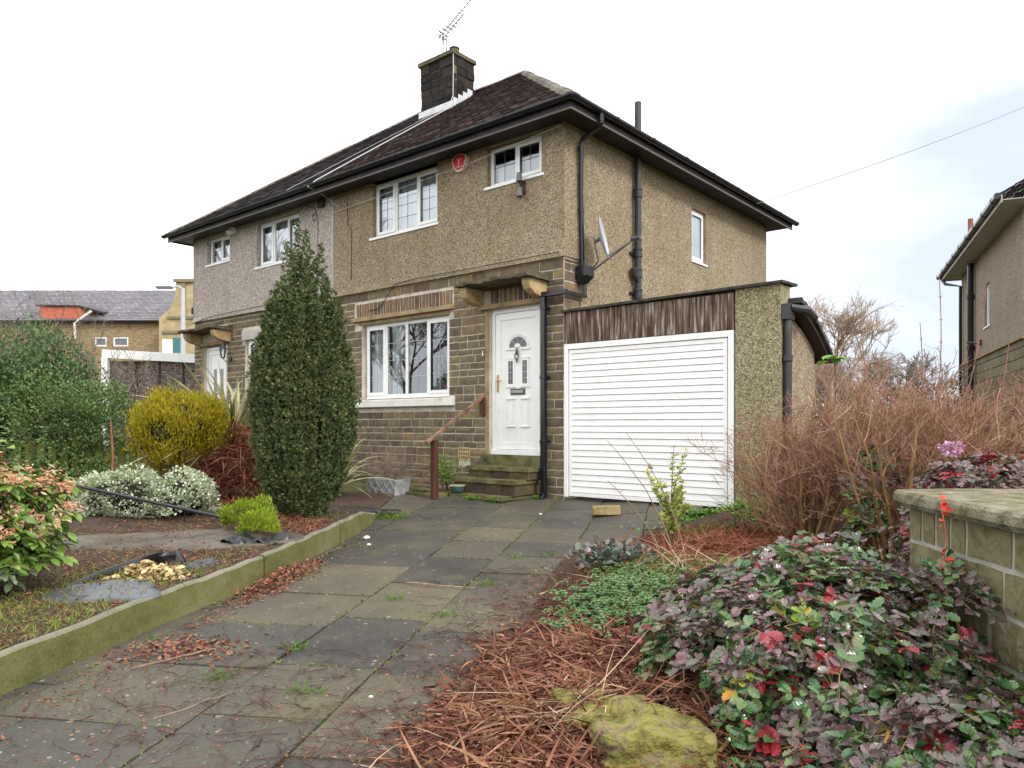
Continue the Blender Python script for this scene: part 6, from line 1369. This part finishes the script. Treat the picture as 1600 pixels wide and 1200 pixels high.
# mahonia: whorls of pinnate fronds with spiny leaflets
MG = M_island('mahonia_green', [(.016, .048, .018), (.03, .08, .028), (.055, .125, .038), (.10, .17, .05), (.13, .10, .05), (.16, .20, .12)], .22, 14, .5, spec=.6)
MP = M_island('mahonia_purple', [(.06, .028, .036), (.11, .055, .062), (.17, .10, .10), (.055, .08, .045), (.20, .13, .13), (.09, .10, .07)], .22, 14, .5, spec=.6)
MR = M_island('mahonia_red', [(.10, .010, .016), (.20, .014, .022), (.32, .03, .035), (.24, .05, .07)], .3, 3, .3, spec=.5, transl=.1)
MY = M_island('mahonia_yellow_green', [(.12, .20, .03), (.25, .32, .05), (.40, .36, .08), (.5, .10, .03)], .35, 3, .3, transl=.15)
def mahonia(name, label, ells, nf, size=(.05, .078), pp=(.5, .15, .05), seedz=.0, top=.2):
    acc = {k: ([], [], [], []) for k in 'GPRY'}; stm = MB(); c0 = ells[0][0]; t = thing(name, label, 'shrub', (c0[0], c0[1], GR(c0[0], c0[1])))
    for (c, r, wgt) in ells:
        W, d = ellip(int(nf * wgt), c, r, .55, -.75); W = lump(W, 2.4, .12)
        for p, dd in zip(W, d):
            if noise.noise(Vector(p) * 3.1) < -.22: continue
            if name == 'mahonia_shrub' and p[0] > 2.17 and p[1] > 2.75: continue
            h = (p[2] - c[2]) / r[2]; ax = Vector((dd[0] * .7, dd[1] * .7, .5 + .5 * max(0, h))).normalized(); p = Vector(p)
            pn = .5 + .5 * noise.noise(p * 1.6 + Vector((9, 0, 0)))
            for f in range(rnd.randint(3, 5)):
                a = rnd.uniform(0, 6.28); o = ax.orthogonal().normalized(); o = Matrix.Rotation(a, 3, ax) @ o; fd = (o + ax * rnd.uniform(.15, .7) + Vector((0, 0, -.1))).normalized(); L = rnd.uniform(.10, .17)
                up = ax.lerp(Vector((0, 0, 1)), .5); side = fd.cross(up).normalized(); up = side.cross(fd)
                u = rnd.random(); pr = pp[0] * (1.6 if h > top else .45) * (.4 + 1.1 * pn); k = 'R' if u < pp[1] else 'Y' if u < pp[1] + pp[2] else 'P' if rnd.random() < pr else 'G'
                A = acc[k]; n = rnd.randint(2, 3); pts = [p + fd * L * q / n - Vector((0, 0, .03 * (q / n) ** 2)) for q in range(n + 1)]; stm.tube([pts[0], pts[-1]], [.002, .001], 3, cap=False)
                for q in range(1, n + 1):
                    for s_ in ((-1, 1) if q < n else (-1, 0, 1)):
                        A[0].append(tuple(pts[q])); A[1].append(tuple(side * s_ + fd * (.5 if s_ else 1) - up * rnd.uniform(-.25, .5))); A[2].append(rnd.uniform(*size)); A[3].append(tuple(up))
            if rnd.random() < .35: b = Vector((c[0] + rnd.gauss(0, .2), c[1] + rnd.gauss(0, .2), GR(c[0], c[1]))); stm.tube([b, b.lerp(p, .5) + Vector((0, 0, .05)), p], [.011, .008, .004], 6, cap=False)
    for k, m_, nm in (('G', MG, 'green_leaves'), ('P', MP, 'purple_leaves'), ('R', MR, 'red_leaves'), ('Y', MY, 'yellowing_leaves')):
        A = acc[k]
        if A[0]: obj(nm, leaves(A[0], A[1], np.array(A[2]), 'holly', np.array(A[3]), wob=.4, wscale=.80), m_, t)
    obj('stems', stm, TWO, t); return t
mahonia('mahonia_shrub', 'large spiny leaved purple and green mahonia in the right foreground', [((1.46, 3.75, -.18), (.80, .85, .52), .62), ((1.75, 2.80, -.36), (.75, .5, .36), .36), ((2.0, 4.7, -.1), (.5, .5, .42), .16), ((2.08, 3.75, .02), (.2, .4, .32), .07), ((1.15, 3.1, -.42), (.4, .35, .22), .08)], 1900, (.036, .072), pp=(.36, .05, .012))
mahonia('purple_mahonia', 'smaller dark red and purple mahonia behind the stone garden wall', [((3.6, 5.35, .30), (.75, .45, .55), 1)], 520, (.035, .06), pp=(.9, .16, .0), top=-1)
mahonia('young_mahonia', 'little mahonia with dark green leaves inside the middle bare shrub', [((3.12, 6.55, .30), (.26, .2, .5), 1)], 34, (.05, .075), pp=(.25, .02, .02))
# pink flower head and red sprig on the wall
P, d = ellip(130, (3.10, 5.30, .84), (.085, .06, .04), .3); obj('pink_blossom', leaves(P, d, rng.uniform(.02, .035, 130), 'round', wob=.5), M_island('pink_white', [(.35, .10, .22), (.55, .30, .45), (.65, .5, .6)], .5, 3, .2, transl=.2), label='pink and white leaf cluster above the stone garden wall', cat='blossom')
m = MB(); m.tube([(2.0, 3.62, -.1), (2.05, 3.62, .2), (2.11, 3.64, .45), (2.09, 3.66, .62), (2.10, 3.66, .68)], [.003, .003, .003, .002, .002], 5); rs_ = thing('red_sprig', 'red leaved sprig climbing over the wall coping', 'plant', (2.12, 3.62, -.1)); obj('stem', m, M_plain('pink_stem', (.5, .12, .12), .5), rs_)
P = []; D = []
for z in list(np.linspace(.28, .40, 9)) + list(np.linspace(.52, .66, 7)): P.append((2.09, 3.63, z)); D.append((-.4 + rnd.gauss(0, .8), -.6, rnd.gauss(.1, .6)))
obj('leaves', leaves(P, D, rng.uniform(.035, .065, len(P)), 'oval'), M_island('bright_red_leaf', [(.5, .02, .012), (.65, .06, .03), (.55, .2, .16)], .4, 3, .2, transl=.15), rs_)

# stone garden wall with coping
WALLST = M_island('algae_wall_stone', [(.09, .085, .04), (.14, .13, .06), (.20, .185, .10), (.16, .135, .07), (.24, .22, .15)], .9, 14, .75, bump=1, bscale=30)
WF = Matrix.Translation((2.30, 4.33, 0)) @ Matrix.Rotation(math.atan2(-1.0, -.055), 4, 'Z')      # local x runs towards the camera along the left face, -y looks left
gw = thing('stone_garden_wall', 'algae stained stone garden wall with thick coping at the right edge', 'wall', (1.0, .6, -.45), WF)
m = MB(); m.box(0.0, 2.9, -.004, 1.6, -.5, .54); obj('mortar', m, M_noise('grey_wall_mortar', [(.26, .25, .20), (.42, .41, .36)], 5, .95, .6, 60), gw, WF)
q = MB(); z = -.5; hs = [.24, .245, .25, .27]
zz = [.54, .345, .13, -.10, -.34, -.5]
for zt, zb_ in zip(zz, zz[1:]):
    x = 0
    while x < 2.9:
        xe = min(2.9, x + (rnd.choice([.15, .17, .38, .42]) if zt > .3 else rnd.uniform(.2, .5)))
        if 2.9 - xe < .1: xe = 2.9
        stone(q, x + .015, xe - .015, zb_ + .014, zt - .014, 0, .015, .03, .014); x = xe
obj('stones', q, WALLST, gw, WF)
ef = WF @ Matrix.Rotation(R(-90), 4, 'Z'); q = MB()     # far end face
for zt, zb_ in zip(zz, zz[1:]): stone(q, -1.6, -.8, zb_ + .01, zt - .01, 0, .02); stone(q, -.79, -.005, zb_ + .01, zt - .01, 0, .02)
obj('end_stones', q, WALLST, gw, ef)
q = MB(); n = 14
for (a, b) in ((-.06, 1.30), (1.315, 2.95)):
    vs = []; 
    for i in range(n + 1):
        x = a + (b - a) * i / n; j = lambda s: rnd.uniform(-s, s); o = .10 + j(.006) + (-.03 if i == 0 and a < 0 else 0); vs += [(x, -o + .012, .545), (x, -o - .006 + j(.004), .57), (x, -o + j(.003), .612 + j(.003)), (x, -o + .018, .628 + j(.002)), (x, .3, .634), (x, 1.65, .63), (x, 1.65, .545)]
    fs = [(7 * i + q_, 7 * i + (q_ + 1) % 7, 7 * i + 7 + (q_ + 1) % 7, 7 * i + 7 + q_) for i in range(n) for q_ in range(7)] + [tuple(range(7))[::-1], tuple(n * 7 + q_ for q_ in range(7))]
    q.add(vs, fs)
obj('coping', q, M_noise('coping_stone', [(.07, .065, .035), (.15, .14, .08), (.24, .22, .15), (.30, .28, .22)], 9, .95, 1, 70, detail=12, bdist=.02), gw, WF)

# ------------------------------------------------------------------ the neighbouring house on the right
nh = thing('neighbouring_house', 'pale dashed house cut off by the right edge of the picture', 'house', (3.7, 0, .4), NF)
m = MB(); holed_wall(m, 0, 7.4, 2.68, 5.35, [(3.45, 4.05, 3.3, 4.32)], -.02, .12); m.quad((0, -.02, 2.68), (0, 7, 2.68), (0, 7, 5.35), (0, -.02, 5.35)); m.quad((7.4, -.02, 2.68), (7.4, -.02, 5.35), (7.4, 7, 5.35), (7.4, 7, 2.68)); obj('upper_wall', m, DASHN, nh, NF)
m = MB(); stone_field(m, 0, 7.4, .0, 2.66, [], .0, (.2, .26), (.35, .6)); m.box(.01, 7.39, .012, 6.9, -.2, 2.66); obj('lower_wall', m, M_island('olive_wall_stone', [(.12, .105, .065), (.17, .15, .095), (.22, .195, .13)], .9, 3, .5, bump=.5), nh, NF)
m = MB(); m.box(-.03, 7.43, -.06, -.001, 2.655, 2.70); obj('string_course', m, DRESSED, nh, NF)
window(nh, NF, 3.45, 4.05, 3.32, 4.32, .03, (), (), None, (3.40, 4.1, .08, .04), [(3.48, 4.0, 4.3, 3.35)], GLASSW)
m = MB(); slope_tiles(m, Vector((0, -.5, 5.30)), Vector((1, 0, 0)), Vector((0, 1, .73)).normalized(), 0, (-.5, .8), (7.9, .8), 5.0, .2, .34); slope_tiles(m, Vector((-.5, 0, 5.30)), Vector((0, 1, 0)), Vector((1, 0, .73)).normalized(), 0, (-.5, .8), (8, 0), 5.0, .2, .34); rf = obj('roof', m, TILEL, nh, NF)
m = MB(); m.box(-.47, 7.9, -.47, -.45, 5.14, 5.29); m.box(-.47, -.45, -.45, 7.5, 5.14, 5.29); m.box(-.45, 7.9, -.45, .2, 5.18, 5.195); obj('fascia_board', m, M_plain('grey_white_fascia', (.45, .43, .42), .6, dirt=(.2, .18, .17)), rf, NF)
m = MB(); m.tube([(-.56, -.53, 5.27), (7.9, -.53, 5.27)], .058, 10)
for i in range(9): m.tube([(-.5 + i, -.53, 5.27), (-.42 + i, -.53, 5.27)], .068, 10)
obj('gutter', m, BLACK, rf, NF)
m = MB(); m.tube([(-.30, -.5, 5.22), (-.1, -.4, 5.0), (.30, -.09, 4.85), (.30, -.09, 0)], .04, 8); obj('downpipe', m, BLACK, nh, NF)
m = MB(); m.tube([(2.15, -.12, .3), (2.15, -.12, 5.12)], .075, 10)
for z in (1.6, 2.9, 4.2): m.tube([(2.15, -.12, z), (2.15, -.12, z + .12)], .095, 10)
obj('soil_pipe', m, BLACK, nh, NF); m = MB(); m.tube([(2.15, -.12, 5.3), (2.15, -.12, 6.25)], .06, 8); obj('vent_pipe', m, M_noise('rusty_vent', [(.2, .08, .06), (.34, .18, .14)], 5, .8, .3), nh, NF)
m = MB(); m.box(3.0, 3.12, -.10, -.02, 2.95, 3.08); m.tube([(3.06, -.1, 3.0), (2.85, -.3, 3.05)], .025, 6); obj('wall_light', m, IRON, None, NF, label='small dark lamp fixed low on the neighbouring house wall', cat='wall light')

# ------------------------------------------------------------------ things behind on the left
# concrete panel garage
pg = thing('panel_garage', 'brown concrete panel garage with white roof trim behind the hedge', 'garage', (-9.4, 20.3, .4))
m = MB(); m.box(-10.75, -7.0, 20.0, 25.0, .2, 2.72); obj('wall', m, DASHB, pg)
m = MB()
for x in (-10.0, -9.38, -8.75, -8.1): m.box(x - .03, x + .03, 19.985, 20.0, .2, 2.70)
obj('panel_joints', m, M_plain('dark_joint', (.04, .03, .025), .9), pg)
m = MB(); m.add([(-10.85, 19.86, 2.80), (-7.0, 19.86, 2.58), (-7.0, 19.90, 2.58), (-10.85, 19.90, 2.80), (-10.85, 19.86, 3.02), (-7.0, 19.86, 2.82), (-7.0, 19.90, 2.82), (-10.85, 19.90, 3.02)], [(0, 1, 5, 4), (1, 2, 6, 5), (2, 3, 7, 6), (3, 0, 4, 7), (4, 5, 6, 7), (3, 2, 1, 0)])
m.box(-10.86, -10.70, 19.84, 19.96, .3, 2.80); obj('white_trim', m, WHITED, pg)
m = MB(); m.add([(-10.85, 19.9, 3.0), (-7.0, 19.9, 2.80), (-7, 25, 2.8), (-10.85, 25, 3.0)], [(0, 1, 2, 3)]); obj('roof', m, CONC, pg)
# long stone hall
hl = thing('stone_hall', 'long stone hall with grey slate roof in the left distance', 'building', (-32, 45, .5))
HSTONE = M_noise('hall_stone', [(.12, .09, .05), (.22, .165, .09), (.32, .24, .13), (.26, .15, .08)], 4.5, .9, .5, 12, stretch=(.7, .7, 2.2), detail=9)
m = MB(); holed_wall(m, -48, -20.45, .3, 7.3, [(-25.0, -24.3, 5.75, 6.3), (-23.9, -23.0, 5.75, 6.3)], 45, .2); m.quad((-20.45, 45, .3), (-20.45, 55, .3), (-20.45, 55, 7.3), (-20.45, 50, 9.9), (-20.45, 45, 7.3)); obj('wall', m, HSTONE, hl)
m = MB(); ax = Vector((1, 0, 0)); slope_tiles(m, Vector((0, 44.75, 7.28)), ax, Vector((0, 1, .52)).normalized(), 0, (-48, 0), (-20.6, 0), 5.9, .28, .42); obj('roof', m, M_island('hall_slates', [(.085, .08, .09), (.115, .108, .12), (.15, .14, .155), (.19, .18, .185)], .6, .6, .5), hl)
m = MB(); m.tube([(-48, 44.68, 7.22), (-20.5, 44.68, 7.22)], .09, 8); obj('gutter', m, BLACK, hl)
for (a, b) in ((-25.0, -24.3), (-23.9, -23.0)):
    m = MB(); m.box(a, b, 45.02, 45.1, 5.75, 5.83); m.box(a, b, 45.02, 45.1, 6.22, 6.3); m.box(a, a + .08, 45.02, 45.1, 5.83, 6.22); m.box(b - .08, b, 45.02, 45.1, 5.83, 6.22); w_ = obj('window', m, WHITE, hl); m = MB(); m.quad((a, 45.07, 5.75), (b, 45.07, 5.75), (b, 45.07, 6.3), (a, 45.07, 6.3)); obj('pane', m, M_plain('dark_far_glass', (.12, .13, .14), .2), w_)
dmx = thing('x', None, None) if False else None
BRK = M_noise('red_brick_dormer', [(.30, .08, .045), (.42, .13, .075), (.46, .18, .10)], 5, .9, .3, 20)
m = MB(); m.box(-28.3, -25.9, 45.0, 47, 7.35, 8.15); m.add([(-25.9, 45.0, 7.35), (-25.2, 45.3, 7.35), (-25.9, 45.0, 8.15), (-25.2, 46, 7.9)], [(0, 1, 3, 2)]); dm_ = obj('brick_dormer', m, BRK, hl)
m = MB(); m.add([(-28.5, 44.9, 8.15), (-26.0, 44.9, 8.12), (-24.6, 45.3, 7.75), (-25.3, 48.0, 8.3), (-28.5, 47.5, 8.35), (-28.5, 44.9, 8.25), (-26.0, 44.9, 8.22), (-24.6, 45.3, 7.85), (-25.3, 48.0, 8.4), (-28.5, 47.5, 8.45)], [(5, 6, 7, 8, 9), (0, 1, 6, 5), (1, 2, 7, 6), (2, 3, 8, 7), (4, 3, 2, 1, 0)]); obj('dormer_roof', m, FASCIA, dm_)
m = MB(); m.tube([(-23.0, 44.9, 7.7), (-23.0, 44.9, 7.3), (-25.3 + .9, 44.9, 6.9), (-24.9 + .2, 44.9, 6.8), (-25.2 + .5, 44.9, 6.0)], .07, 6) if False else m.tube([(-25.0, 44.6, 7.8), (-25.7, 44.6, 7.3), (-26.05, 44.7, 7.1), (-26.1, 44.85, 6.2)], .07, 6); obj('white_drainpipe', m, WHITE, hl)
# stone gable block
TST = M_noise('yellow_ashlar', [(.26, .20, .10), (.38, .31, .17), (.46, .39, .24)], 2.5, .9, .3, 12)
tg = thing('stone_gable_block', 'tall pale yellow stone gable block beside the grey house', 'building', (-19, 43.5, .5))
m = MB(); m.add([], []); prof = [(-20.5, .3), (-17.2, .3), (-17.2, 9.45), (-17.9, 9.55), (-18.6, 9.38), (-19.5, 9.5), (-19.6, 8.3), (-19.95, 7.7), (-20.4, 7.35), (-20.5, 7.3)]
m.prism(prof, 1, 43.6, 47); obj('wall', m, TST, tg)
m = MB(); m.box(-19.62, -17.1, 43.45, 43.62, 9.32, 9.5); m.box(-20.0, -17.1, 43.5, 43.61, 7.2, 7.35); m.box(-20.3, -17.1, 43.5, 43.61, 6.35, 6.5); m.box(-19.1, -18.95, 43.5, 43.61, 7.35, 9.32)
obj('cornice', m, M_plain('dark_cornice', (.20, .17, .10), .9), tg)
m = MB()
for x in (-18.6, -18.25, -17.9): m.box(x, x + .18, 43.55, 43.61, 7.5, 7.85)
obj('slots', m, DARKIN, tg)
m = MB(); m.box(-20.3, -19.7, 43.55, 43.61, 4.2, 6.0); obj('white_panel', m, WHITED, tg); m = MB(); m.box(-19.65, -19.1, 43.55, 43.61, 4.0, 6.1); m.box(-18.4, -17.9, 43.55, 43.61, 4.0, 6.0); obj('teal_door', m, M_plain('teal', (.03, .16, .16), .4), tg)
# street lamp
sl_ = thing('street_lamp', 'thin grey street lamp in front of the pale stone gable block', 'street lamp', (-16.65, 38, .5)); m = MB(); m.tube([(-16.65, 38, .3), (-16.65, 38, 5), (-16.65, 38, 7.95)], [.13, .12, .10], 10); m.tube([(-16.65, 38, 7.9), (-16.9, 38, 8.05), (-17.3, 38, 8.0)], .05, 6); obj('pole', m, M_plain('galvanised', (.45, .46, .47), .5, metal=.3), sl_)
m = MB(); m.box(-18.0, -17.2, 37.85, 38.15, 7.93, 8.06); obj('lamp_head', m, GREYPL, sl_, bevel=.03)

# ------------------------------------------------------------------ bare trees behind on the right
BT = M_island('bare_willow_twigs', [(.26, .19, .14), (.38, .28, .20), (.46, .36, .28)], .9, .6, .4)
BT2 = M_island('bare_grey_twigs', [(.13, .11, .10), (.22, .18, .16), (.28, .24, .22)], .9, .6, .4)
def bare_tree(x, y, h, label, mat, spread=.6, up=.12, r=.12, dens=(4, 6), depth=4, n=1, k=5, rm=.009):
    z = G(x, y) - .1; t = thing('bare_tree', label, 'tree', (x, y, z), group='bare winter trees behind the houses'); tm = MB(); cr = MB()
    for _ in range(n):
        tr = Vector((x + rnd.gauss(0, .3) * (n > 1), y, z)); top = tr + Vector((rnd.gauss(0, .2), 0, h * .3)); tm.tube([tr, tr.lerp(top, .5) + Vector((.05, 0, 0)), top], [r, r * .85, r * .7], 8, cap=False)
        for i in range(5): a = i * 1.256 + rnd.random(); grow(cr, top - Vector((0, 0, h * .06 * (i % 3))), (math.cos(a) * spread, math.sin(a) * spread, 1), r * .5, h * .28, depth, spread, dens, .62, up, 3, 4, rmin=rm, wig=.14, start=.25)
    obj('trunk', tm, mat, t); obj('crown', cr, mat, t)
bare_tree(10.9, 26, 6.9, 'tallest pale bare tree close behind the garage', BT, .95, .04, .10, (5, 6), 4, 1, rm=.004)
bare_tree(9.2, 27, 7.2, 'pale bare tree partly hidden by the back corner of the tan house', BT, .8, .05, .09, (4, 6), 4, 1, rm=.004)
bare_tree(13.2, 30, 5.3, 'lower bare tree right of the tallest one', BT, .95, .04, .09, (4, 5), 4, rm=.005)
for x_, y_, h_, lb_ in ((-14, 12.2, 9, 'bare tree left of the garden, mirrored in the big window'), (-18, 17.5, 10, 'farther bare tree left of the garden, mirrored in the windows')): bare_tree(x_, y_, h_, lb_, BT2, .8, .06, .11, (5, 6), 4, rm=.008)
for i, (x, y, h, lb) in enumerate(((19.5, 46, 6.2, 'distant rounded bare tree in the middle of the gap'), (22.0, 48, 6.3, 'distant bare tree left of the neighbouring house'), (24.8, 47, 6.6, 'distant bare tree nearest the neighbouring house'), (17.2, 44, 5.0, 'low distant bare tree left of the middle of the gap'))):
    bare_tree(x, y, h, lb, BT2, .8, .08, .14, (4, 5), 4, rm=.014)
P, d = ellip(9000, (19.5, 36, 1.6), (9, 2, 1.6), .5, -.3); P = lump(P, .6, .7); obj('distant_hedge', leaves(P, rng.normal(0, 1, P.shape), rng.uniform(.10, .22, len(P)), 'oval'), M_island('far_hedge', [(.05, .05, .025), (.10, .10, .04), (.14, .11, .06), (.09, .13, .05)], .8, .6, .4), label='low distant hedge filling the gap under the bare trees', cat='hedge', kind='stuff')
# wooden boundary behind the right shrubs
P, d = ellip(7000, (6.6, 11.2, .6), (1.9, .8, 1.0), .5, -.5); P = lump(P, 1.2, .3)
bh = thing('side_hedge', 'scrubby brown green hedge before the lower wall of the neighbouring house', 'hedge', (6.6, 11.2, 0)); obj('foliage', leaves(P, rng.normal(0, 1, P.shape) + [0, 0, .6], rng.uniform(.03, .06, len(P)), 'oval'), M_island('scrub_hedge', [(.07, .06, .025), (.12, .10, .04), (.16, .09, .06), (.07, .10, .035)], .7, 1, .4), bh)
m = MB()
for _ in range(110): grow(m, (rnd.uniform(4.9, 8.6), rnd.uniform(10.6, 11.7), .5), (rnd.gauss(0, .3), rnd.gauss(0, .3), 1), .006, rnd.uniform(.5, .95), 2, .8, (3, 5), .5, .05, 3, 3)
obj('stems', m, TWR, bh)
